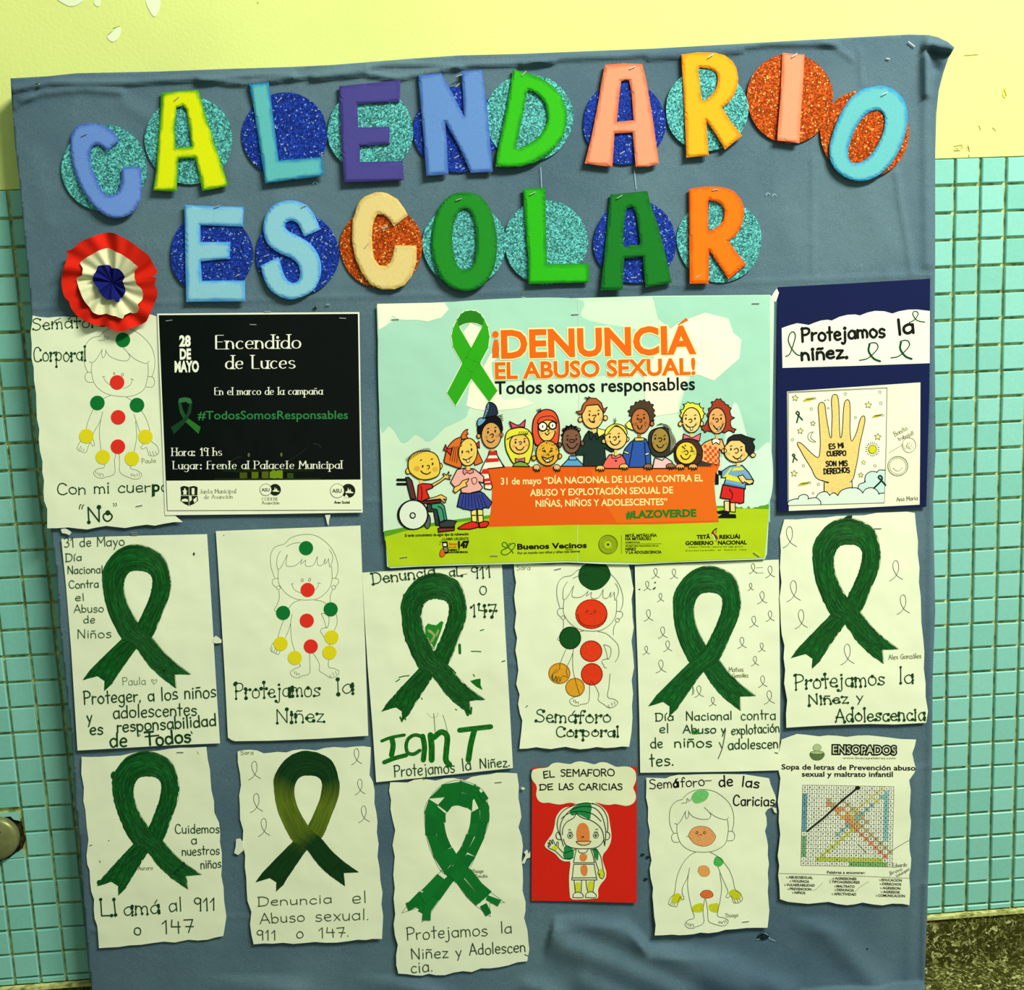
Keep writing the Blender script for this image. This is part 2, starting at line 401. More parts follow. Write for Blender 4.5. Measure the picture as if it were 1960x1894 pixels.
class Thing:
    def __init__(s, name, label, cat, fr, anchor, surf, group=None):
        o = bpy.data.objects.new(name, None); C.objects.link(o); o.empty_display_size = .02
        x, y = fr(*anchor); o.location = W(x, y, float(surf(x, y))); s.root = Vector(o.location); s.o = o; s.fr = fr; s.surf = surf
        tag(o, label, cat, group)
    def art(s, name, lay=1, label=None, parent=None, fr=None):
        return Art(name, fr or s.fr, s.surf, parent or s.o, s.root, lay+3, label)
    def slab(s, name, outline, m, curve=False, t=.0003, grid=14, dz=0.0, parent=None, label=None, holes=()):
        """sheet of paper, card or foam with real thickness t and its outline walls"""
        L = [[s.fr(*p) for p in q] for q in [outline, *holes]]
        L = [resample(catmull(q, True) if curve else q, 10, True) for q in L]
        a = Art(name, s.fr, s.surf, parent or s.o, s.root, 0, label)
        v, f = cdt(L, grid); a.add(v, f, m, 0, None, dz+t)
        for q in L:
            n = len(q); A = np.array(q)
            a.add(A, [], m, 0, None, dz); k0 = a.n-n; a.add(A, [], m, 0, None, dz+t); k1 = a.n-n
            F = [(k0+i, k0+(i+1) % n, k1+(i+1) % n, k1+i) for i in range(n)]; a.f += F; a.m += [a.mi(m)]*n
        s.last = a; return a.done()
    def staple(s, x, y, ang=0, ln=11, dz=.0008, parent=None):
        """bent wire staple, length ln in photo pixels"""
        px, py = s.fr(x, y); c, sn = math.cos(math.radians(ang)), -math.sin(math.radians(ang))
        d = float(s.surf(px, py))+dz; v, f = [], []
        for e in (-1, 1):
            for (ox, oz) in ((-.8,0), (.8,0), (.8,.0007), (-.8,.0007)):
                v.append(W(px+e*ln/2*c-ox*sn, py+e*ln/2*sn+ox*c, d+oz)-s.root)
        f = [(0,1,5,4), (1,2,6,5), (2,3,7,6), (3,0,4,7), (0,3,2,1), (4,5,6,7)]
        me = bpy.data.meshes.new('staple'); me.from_pydata(v, [], f); me.materials.append(mat((225,228,215), 'metal'))
        o = bpy.data.objects.new('staple', me); C.objects.link(o); o.parent = parent or s.o
def box(name, x0, x1, y0, y1, z0, z1, m, parent=None, kind=None):
    v = [(x,y,z) for x in (x0,x1) for y in (y0,y1) for z in (z0,z1)]
    f = [(0,1,3,2), (4,6,7,5), (0,4,5,1), (2,3,7,6), (0,2,6,4), (1,5,7,3)]
    me = bpy.data.meshes.new(name); me.from_pydata(v, [], f); me.materials.append(m)
    o = bpy.data.objects.new(name, me); C.objects.link(o)
    if parent: o.parent = parent
    if kind: o['kind'] = kind
    return o
# ------------------------------------------------------------------ the setting
t = NT('plaster'); q = t.coord(); yel = alb((216,230,130))
n = t.noise(q, 3.5, 4); n2 = t.noise(q, 220, 3)
t.base(t.mix(t.ramp(n, [(.3, (0,0,0)), (.75, (1,1,1))]), sc(yel, .93), sc(yel, 1.06)), .75); t.bump(n2, .001, .35); PLASTER = t.m
t = NT('grout'); q = t.coord(); g = t.noise(q, 90, 4)
t.base(t.ramp(g, [(.35, alb((128,132,60))), (.6, alb((206,214,128)))]), .9); t.bump(t.noise(q, 400, 2), .0005, .5); GROUT = t.m
t = NT('glazed_tile'); oi = t.n('ShaderNodeObjectInfo'); q = t.coord()
ca = alb((118,192,166)); cb = alb((140,208,184))
t.base(t.mix(.35, t.mix(oi.outputs['Random'], ca, cb), t.mix(t.noise(q, 260, 3), sc(ca, .85), sc(cb, 1.1))), .32)
t.b.inputs['Specular IOR Level'].default_value = .4; t.bump(t.noise(q, 160, 2), .0004, .35); TILE = t.m
def terrazzo(name, k):
    t = NT(name); q = t.coord((1,1,1)); v = t.n('ShaderNodeTexVoronoi'); v.inputs['Scale'].default_value = 200; v.inputs['Randomness'].default_value = 1
    wob = t.n('ShaderNodeTexNoise'); wob.inputs['Scale'].default_value = 90; t.l(q, wob.inputs['Vector'])
    t.l(t.mix(.03, q, wob.outputs[1], 'ADD'), v.inputs['Vector'])
    v2 = t.n('ShaderNodeTexVoronoi', feature='DISTANCE_TO_EDGE'); v2.inputs['Scale'].default_value = 200; t.l(t.mix(.03, q, wob.outputs[1], 'ADD'), v2.inputs['Vector'])
    s = t.n('ShaderNodeSeparateColor'); t.l(v.outputs['Color'], s.inputs[0])
    chips = t.ramp(s.outputs[0], [(0, sc(alb((60,62,22)), k)), (.4, sc(alb((92,96,42)), k)), (.68, sc(alb((140,148,78)), k)), (.9, sc(alb((190,198,125)), k))], True)
    t.base(t.mix(t.ramp(v2.outputs['Distance'], [(.02, (0,0,0)), (.09, (1,1,1))]), sc(alb((48,50,14)), k), chips), .45); return t.m
TER = terrazzo('terrazzo', .9); TERF = terrazzo('terrazzo_floor', .95)
X0, X1 = -1.2, 2.5
wall = box('wall_back', X0, X1, 0, .12, ZT, 3.0, PLASTER, kind='structure')
low = box('wall_back_lower', X0, X1, .004, .12, 0, ZT, GROUT, kind='structure'); low.name = 'wall_back.001'
floor = box('floor', X0, X1, -3.2, .004, -.1, 0, TERF, kind='structure')
BH = ZT-30.31*PZ
base = box('baseboard_back', X0, X1, -.006, .004, 0, BH, TER, kind='structure')
trim = box('trim_1', X0, X1, -.010, -.002, BH-.004, BH+.001, GROUT, kind='structure')
side = box('added_shade_wall', -1.2, -.20, -2.6, 0, 0, 3.0, mat((90,112,88), 'paper'), kind='structure')  # unseen wall, added to keep light off the left side
# chips and scuffs on the plaster
def patch(name, pts, m, parent, d=.0006, curve=True, root=Vector((0,0,0))):
    a = Art(name, ID, lambda x, y: d+0*np.asarray(x), parent, root, 0); a.poly(pts, m, 0, curve, 8); return a.done()
pale = mat((226,240,190), 'paper')
for pts in ([(205,68),(213,62),(228,50),(231,60),(226,74),(216,80),(208,76)], [(280,0),(306,0),(304,20),(296,32),(287,22)], [(110,-4),(160,-4),(150,8),(135,12),(120,6)], [(180,2),(192,0),(190,12),(182,10)]):
    patch('paint_chip', pts, pale, wall)
a = Art('scratch', ID, lambda x, y: .0006+0*np.asarray(x), wall, Vector((0,0,0)), 0); sk = (150,150,60)
for pts in ([(206,67),(215,60)], [(217,54),(229,50)], [(1826,280),(1842,277)], [(1826,288),(1838,288)], [(1853,278),(1856,290)], [(1854,296),(1857,303)], [(1874,240),(1877,248)], [(1900,244),(1906,250)], [(1846,106),(1872,104)], [(1922,172),(1926,184)], [(1000-507,4),(494,6)]):
    a.stroke(pts, 1.1, sk)
for (x, y, s_) in ((1828,286,6), (1838,282,5), (1850,284,5)): a.stroke([(x,y),(x+s_*.5,y-s_*.5),(x+s_,y),(x+s_*.4,y+s_*.5)], .9, sk)
a.done()
patch('paint_stain', [(1921,170),(1926,168),(1928,180),(1924,188),(1919,182)], mat((205,212,95), 'paper'), wall)
# glazed tiles, one object each
def tile_mesh(w, h, t=.0058):
    b = .0011; v = []
    for (ins, y) in ((0, 0), (0, -t+b), (b, -t)):
        for (sx, sz) in ((-1,-1), (1,-1), (1,1), (-1,1)): v.append((sx*(w/2-ins), y, sz*(h/2-ins)))
    f = [(8,9,10,11)]+[(k*4+i, k*4+(i+1) % 4, (k+1)*4+(i+1) % 4, (k+1)*4+i) for k in (0,1) for i in range(4)]
    me = bpy.data.meshes.new('tile'); me.from_pydata(v, [], f); me.materials.append(TILE); return me
GW = .0040; TM = tile_mesh(P-GW, PZ-GW*.85); TC = tile_mesh(P-GW, .31*PZ-GW*.8)
def tile_field(name, cols, skip=()):
    bx = box(name, cols[0]*P, (cols[-1]+1)*P, .0035, .0045, BH, ZT-.0005, GROUT, kind='structure')
    for c in cols:
        for r in range(31):
            if (c, r) in skip: continue
            o = bpy.data.objects.new('tile', TM if r < 30 else TC); C.objects.link(o); o.parent = bx
            dz = random.uniform(-.0004, .0004)
            o.location = ((c+.5)*P+random.uniform(-.0004,.0004), .004, ZT-(r+.5)*PZ+dz if r < 30 else BH+.155*PZ)
            o.rotation_euler = (random.uniform(-.012,.012), random.uniform(-.008,.008), random.uniform(-.012,.012))
    return bx
LF = tile_field('trim_2', list(range(-5, 2)), {(-3,23), (-3,24)})
RF = tile_field('trim_3', list(range(33, 40)))
v, f = [], []                                              # the same tiling outside the picture, joined
for c in list(range(-20, -5))+list(range(40, 56)):
    for r in range(30):
        x0, x1, z1, z0 = c*P+GW/2, (c+1)*P-GW/2, ZT-r*PZ-GW/2, ZT-(r+1)*PZ+GW/2; k = len(v)
        v += [(x0,-.0015,z0), (x1,-.0015,z0), (x1,-.0015,z1), (x0,-.0015,z1), (x0,.004,z0), (x1,.004,z0), (x1,.004,z1), (x0,.004,z1)]
        f += [(k,k+1,k+2,k+3)]+[(k+i, k+4+i, k+4+(i+1) % 4, k+(i+1) % 4) for i in range(4)]
me = bpy.data.meshes.new('tiling'); me.from_pydata(v, [], f); me.materials.append(TILE); o = bpy.data.objects.new('tiling', me); C.objects.link(o); o.parent = low; o['kind'] = 'stuff'
# broken tiles round the metal cap
def frag(name, pts, m, parent, d0, d1):
    A = Art(name, ID, lambda x, y: 0*np.asarray(x)+d1, parent, Vector((0,0,0)), 0); L = resample(pts, 8, True); vv, ff = cdt([L], 9); A.add(vv, ff, m)
    n = len(L); A.add(L, [], m, 0, None, d0-d1); k0 = A.n-n; A.add(L, [], m); k1 = A.n-n; A.f += [(k0+i, k0+(i+1) % n, k1+(i+1) % n, k1+i) for i in range(n)]; A.m += [A.mi(m)]*n
    return A.done()
frag('tile', [(-2,1556),(36,1552),(39,1571),(26,1568),(20,1562),(8,1563),(-2,1566)], TILE, LF, -.004, .0018)
frag('tile', [(16,1643),(30,1632),(46,1624),(47,1640)], TILE, LF, -.004, .0016)
t = NT('mortar_hole_shade'); q = t.coord(); nn = t.noise(q, 140, 5, .75)
t.base(t.ramp(nn, [(.4, alb((14,16,8))), (.62, alb((78,74,34)))]), .95); t.bump(nn, .004, 1)  # mortar rubble, its colour darkened to give the shade of an open hole
frag('mortar_hole_shade', [(-4,1562),(12,1560),(22,1562),(28,1569),(42,1571),(45,1590),(49,1606),(44,1622),(30,1634),(12,1645),(-4,1650)], t.m, LF, -.004, -.003)
# round metal wall cap
def lathe(name, prof, n, m, parent=None, root=None):
    v, f = [], []
    for (r, y) in prof:
        v += [(r*math.cos(2*math.pi*i/n), y, r*math.sin(2*math.pi*i/n)) for i in range(n)]
    for k in range(len(prof)-1): f += [(k*n+i, k*n+(i+1) % n, (k+1)*n+(i+1) % n, (k+1)*n+i) for i in range(n)]
    f.append(tuple(range((len(prof)-1)*n, len(prof)*n)))
    me = bpy.data.meshes.new(name); me.from_pydata(v, [], f); me.materials.append(m); me.polygons.foreach_set('use_smooth', [True]*len(f))
    o = bpy.data.objects.new(name, me); C.objects.link(o)
    if parent: o.parent = parent
    return o
t = NT('dull_metal'); q = t.coord(); t.base(t.mix(t.noise(q, 60, 4), alb((96,104,58)), alb((150,158,98))), .38); t.b.inputs['Metallic'].default_value = .35
cap = lathe('wall_cap', [(.0305,.003), (.031,-.004), (.0305,-.007), (.026,-.0095), (.012,-.011), (.002,-.0113)], 40, t.m)
cap.location = W(-6, 1602, .004); tag(cap, 'round dull metal cap on the blue tiles over a patch of broken tile', 'wall cap')
sc_ = lathe('screw', [(.0014,0), (.0014,-.0010), (.0006,-.0014)], 10, mat((30,32,20)), cap); sc_.location = (.0095, -.0106, .012)
# ------------------------------------------------------------------ the cloth-covered board
EL = [(20,150),(23,200),(29,280),(37,345),(49,479),(58,566),(72,760),(90,950),(98,1020),(109,1103),(114,1195),(125,1299),(136,1394),(140,1450),(144,1536),(152,1608),(157,1692),(164,1768),(170,1847),(177,1905),(183,1980),(189,2050)]
ER = [(1764,1975),(1766,1945),(1769,1900),(1772,1820),(1775,1750),(1776,1692),(1781,1560),(1784,1464),(1785,1300),(1790,1170),(1788,1060),(1786,960),(1791,860),(1789,640),(1790,480),(1790,300),(1792,220),(1797,172),(1806,138),(1815,112),(1823,98),(1827,91),(1814,80),(1795,71),(1778,67),(1740,66),(1700,68)]
ET = [(1500,79),(1250,93),(1100,99),(1000,103),(880,106),(790,112),(640,124),(560,128),(430,132),(300,137),(148,140),(90,146)]
OUT = EL+ER+ET
LRT = resample(OUT, 7, True)
vv, ff = cdt([LRT], 5.0)
xs, ys = vv[:,0], vv[:,1]
def ridge(X, Y, pts, w, amp):
    best = np.full(X.shape, 1e9)
    for (a, b), (c, d) in zip(pts, pts[1:]):
        vx, vy = c-a, d-b; tt = np.clip(((X-a)*vx+(Y-b)*vy)/(vx*vx+vy*vy), 0, 1); best = np.minimum(best, np.hypot(X-a-tt*vx, Y-b-tt*vy))
    return amp*np.exp(-(best/w)**2)
def hump(X, Y, a, b, w, amp):
    return ridge(X, Y, [a, b], w, amp)
dd = np.zeros(len(xs)); ylim = np.interp(xs, [960,1030,1060,1200,1245,1480,1520,1800], [1864,1858,1750,1742,1806,1802,1752,1748]); low_m = np.clip((ys-ylim)/30, 0, 1)
FOLDS = [([(20,172),(100,158),(240,158),(330,152),(460,146),(560,142)], 7, .0045), ([(40,190),(80,178),(160,170),(230,176)], 9, .003), ([(380,152),(470,160),(600,144),(700,132)], 6, .0045),
 ([(600,150),(700,140),(760,150),(900,124),(1060,118)], 6, .004), ([(700,128),(760,122),(880,126)], 5, .003), ([(1000,122),(1060,112),(1200,106),(1330,98),(1470,84),(1600,84)], 7, .0035), ([(1240,112),(1330,106),(1420,98)], 5, .003),
 ([(30,205),(40,196),(60,186)], 6, .003), ([(1560,74),(1590,84),(1630,112)], 6, .002),
 ([(60,590),(300,579),(960,559),(1480,538),(1790,525)], 4.2, .0013), ([(700,960),(730,958)], 3.6, .0012), ([(1420,955),(1500,952)], 3.6, .0012), ([(1556,300),(1556,520)], 4.5, .0015), ([(1645,95),(1650,160)], 5, .0016),
 ([(1716,330),(1722,380),(1738,470),(1744,520)], 6, .0022), ([(1772,110),(1772,250),(1775,505)], 10, .0035), ([(1700,520),(1690,900)], 14, .001),
 ([(1035,1765),(1080,1810),(1180,1850),(1300,1900)], 30, .0090), ([(1080,1740),(1200,1790),(1330,1860),(1420,1900)], 26, .0080), ([(1010,1880),(1060,1910)], 20, .004), ([(1240,1800),(1340,1830),(1500,1900)], 26, .0065), ([(1120,1880),(1200,1920)], 24, .0060), ([(1530,1740),(1600,1800),(1680,1890)], 26, .0050), ([(700,1850),(800,1890),(860,1930)], 26, .005),
 ([(420,1850),(560,1890)], 32, .0045), ([(1750,1480),(1740,1894)], 12, .0024), ([(1783,530),(1781,960),(1779,1440),(1768,1880)], 5, .0024), ([(1770,1690),(1766,1894)], 6, .002), ([(60,300),(90,420)], 22, .0015), ([(240,200),(330,250)], 14, .0014), ([(470,210),(440,330)], 16, .0012), ([(950,330),(1010,330)], 26, -.0015), ([(1480,330),(1520,480),(1500,560)], 30, .0012), ([(1640,340),(1700,480)], 26, .0012),
 ([(170,1500),(162,1780)], 14, .0012), ([(175,1780),(430,1765)], 3.6, .0012), ([(975,1270),(990,1270)], 3.6, .0011), ([(1740,1470),(1785,1466)], 3.6, .0012), ([(1735,1700),(1778,1693)], 3.6, .0012), ([(430,1755),(490,1755)], 3.6, .0011)]
for i_, (pts, w_, am) in enumerate(FOLDS): dd += ridge(xs, ys, pts, w_*(.8 if i_ < 7 else 1), am*(1.35 if i_ < 7 else 1))*(low_m*1.5 if min(p[1] for p in pts) >= 1740 and w_ > 19 else 1)
dd += .0005*(np.sin(xs/97+ys/61)+np.sin(ys/83-xs/120+1))
# loose rolled corner of the cloth at the top right
cor = np.clip((xs-1765)/60, 0, 1)*np.clip((260-ys)/150, 0, 1); dd += cor*.010
dd += ridge(xs, ys, [(1778,82),(1800,88),(1822,92)], 9, .010)-ridge(xs, ys, [(1778,98),(1800,104),(1818,103)], 5, .006)+ridge(xs, ys, [(1772,90),(1774,180)], 7, .006)-ridge(xs, ys, [(1786,106),(1790,130)], 9, .005)
hole = np.exp(-(((xs-1462)/9)**2+((ys-1792)/5)**2)); dd -= hole*.002
t = NT('cloth'); q = t.coord(); fb = alb((78,106,116)); fb2 = alb((96,126,130))
big = t.noise(q, 5, 4); fine = t.noise(q, 1100, 3, .7); mid = t.noise(q, 60, 3)
c0 = t.mix(t.ramp(big, [(.35, (0,0,0)), (.65, (1,1,1))]), fb, fb2)
t.base(t.mix(1.0, c0, t.ramp(fine, [(.3, (.62,.62,.64)), (.7, (1.25,1.25,1.22))]), 'MULTIPLY'), .95); t.b.inputs['Specular IOR Level'].default_value = .08
t.b.inputs['Sheen Weight'].default_value = .05
b_ = t.n('ShaderNodeMath', operation='MULTIPLY_ADD'); t.l(mid, b_.inputs[0]); b_.inputs[1].default_value = 1.6; t.l(fine, b_.inputs[2])
t.bump(b_.outputs[0], .0012, .6); CLOTH = t.m
root = bpy.data.objects.new('bulletin_board', None); C.objects.link(root); rb = W(975, 1890, .03); root.location = (rb[0], -.03, 0)
RB = Vector(root.location); tag(root, 'large bulletin board covered in blue-grey cloth standing against the tiled wall', 'bulletin board')
A = Art('cloth_cover', ID, lambda x, y: 0*np.asarray(x)+FAB, root, RB, 0)
P3 = Wn(xs, ys, FAB+dd)
lowp = P3[:,2] < .004                                     # the hem lies on the floor in front of the board
DD_ = P3-CAM; tf = (.004-CAM[2])/DD_[:,2]; P3[lowp] = (CAM+DD_*tf[:,None])[lowp]
A.v.append(P3); A.n = len(P3); A.f += [tuple(int(i) for i in q_) for q_ in ff]; A.m += [A.mi(CLOTH)]*len(ff); A.a.append(np.zeros((len(P3),3)))
# wrap the cloth back round the edge
n = len(LRT); LX = np.array(LRT); ix = [int(np.argmin((xs-x)**2+(ys-y)**2)) for x, y in LRT]
fr_ = P3[ix]; cen = np.array([W(975,1000,FAB)[0], 0, W(975,1000,FAB)[2]])
mid_ = fr_.copy(); mid_[:,1] += .004; mid_[:,[0,2]] += (mid_[:,[0,2]]-cen[[0,2]])*.0006
bk = mid_.copy(); bk[:,1] = np.where(LX[:,0] > 1792, bk[:,1]+.006, -.008)
lo_ = fr_[:,2] < .006; bk[:,2] = np.maximum(bk[:,2], .002); mid_[:,2] = np.maximum(mid_[:,2], .002)
mid_[lo_] = fr_[lo_]-np.array([0,0,.001]); bk[lo_,1] = fr_[lo_,1]; bk[lo_,0] = fr_[lo_,0]
k = A.n; A.v += [mid_, bk]; A.a += [np.zeros((n,3))]*2; A.n += 2*n
for i in range(n):
    j = (i+1) % n; A.f += [(ix[i], ix[j], k+j, k+i), (k+i, k+j, k+n+j, k+n+i)]; A.m += [0, 0]
cl = A.done(); cl.data.polygons.foreach_set('use_smooth', [True]*len(cl.data.polygons))
v = [W(*p, .02)-RB for p in ((38,166),(1764,92),(1752,1900),(192,1900))]
v = [Vector((p[0], -.0085+.03, p[2])) for p in v]+[Vector((p[0], -.040+.03, p[2])) for p in v]
for p in v:
    if p[2]+RB[2] < .2: p[2] = .001-RB[2]
me = bpy.data.meshes.new('panel'); me.from_pydata(v, [], [(0,1,2,3),(4,7,6,5),(0,4,5,1),(1,5,6,2),(2,6,7,3),(3,7,4,0)]); me.materials.append(mat((150,120,70), 'card'))
o = bpy.data.objects.new('panel', me); C.objects.link(o); o.parent = root
BT = Thing.__new__(Thing); BT.o = root; BT.root = RB; BT.fr = ID; BT.surf = lambda x, y: 0*np.asarray(x)+FAB+.001
for (x, y, a_, l_) in ((1745,84,-38,16), (1003,569,-10,9), (628,582,0,8), (257,1019,0,12), (1700,112,-10,7), (604,587,5,6)): BT.staple(x, y, a_, l_, .0016)
tk = lathe('drawing_pin', [(.0035,0), (.0034,-.0010), (.0012,-.0016)], 12, mat((110,130,120), 'metal'), root); tk.location = W(73, 163, FAB+.004)-RB
tk = lathe('drawing_pin', [(.0022,0), (.0020,-.0010), (.0008,-.0016)], 12, mat((60,70,70), 'metal'), root); tk.location = W(604, 588, FAB+.002)-RB
a = Art('loose_thread', ID, lambda x, y: 0*np.asarray(x)+FAB+.0018, root, RB, 0)
for pts in ([(1035,320),(1037,360)], [(1214,325),(1218,362)], [(929,190),(926,220),(932,240)], [(1455,1790),(1466,1786),(1474,1796),(1484,1800)], [(1448,1798),(1462,1794)]): a.stroke(pts, 1.2, (165,190,190))
for (x, y) in ((1658,1816), (1230,1635), (1236,1682), (1240,1640)): a.dot(x, y, 4, (22,40,48), ry=2.5)
a.poly([(1450,1790),(1462,1786),(1472,1792),(1466,1797),(1454,1796)], (20,40,48), 0, True)
for (x, y) in ((603,350), (1470,372), (1482,374), (1690,588)): a.stroke([(x-4,y+2),(x,y-3),(x+4,y+1)], 1.6, (150,180,185))
a.done()
# ------------------------------------------------------------------ glitter discs and foam letters of the title
TEAL, NAVY, ORNG = (84,168,156), (32,62,158), (202,84,22)
L1, L2, L3, L4, L5 = Fr(0,0,2.970), Fr(620,60,2.970), Fr(1240,40,2.722), Fr(300,360,2.970), Fr(940,340,3.630)
DISCS = [(200,322,82,83,TEAL,'teal','the first letter C'), (361,268,84,84,TEAL,'teal','the yellow letter A'), (545,258,82,81,NAVY,'dark blue','the teal letter L'),
 (709,250,82,81,TEAL,'teal','the purple letter E'), (873,248,82,82,NAVY,'dark blue','the slate blue letter N'), (1013,225,84,84,TEAL,'teal','the green letter D'),
 (1195,235,79,80,NAVY,'dark blue','the peach letter A'), (1353,210,79,79,TEAL,'teal','the amber letter R'), (1512,188,82,86,ORNG,'orange','the narrow peach letter I'),
 (1655,256,85,84,ORNG,'orange','the turquoise letter O'), (405,486,79,80,NAVY,'dark blue','the light blue letter E'), (569,486,80,80,NAVY,'dark blue','the light blue letter S'),
 (730,472,79,79,ORNG,'orange','the cream letter C'), (889,468,80,80,TEAL,'teal','the dark green letter O'), (1045,463,80,81,TEAL,'teal','the bright green letter L'),
 (1215,463,79,80,NAVY,'dark blue','the dark green letter A'), (1377,460,81,80,TEAL,'teal','the orange letter R')]
for i, (x, y, rx, ry, c, cn, wh) in enumerate(DISCS):
    d0 = .0466+.0004*(i % 2)
    T = Thing('glitter_disc', '%s glitter disc stapled to the cloth behind %s' % (cn, wh), 'paper disc', ID, (x, y), (lambda z: (lambda X, Y: z+0*np.asarray(X)))(d0), 'glitter discs behind the title letters')
    ph = random.uniform(0, 6)
    pts = [(x+rx*(1+.012*math.sin(5*t+ph))*math.cos(t), y+ry*(1+.012*math.sin(3*t+ph))*math.sin(t)) for t in [2*math.pi*k/40 for k in range(40)]]
    T.slab('disc', pts, mat(c, 'glitter'), True, t=.0018, grid=0)
    for (sx, sy, sa, dn) in {2: [(534,192,45,2)], 3: [(735,290,35,3)], 4: [(876,163,40,4), (874,300,30,4)], 6: [(1191,292,30,6)], 12: [(735,435,20,12)], 15: [(1213,531,5,15)], 10: [(455,527,25,10)], 11: [(510,489,20,11), (620,540,40,11)], 16: []}.get(i, []): T.staple(sx, sy, sa, 11, .0019)
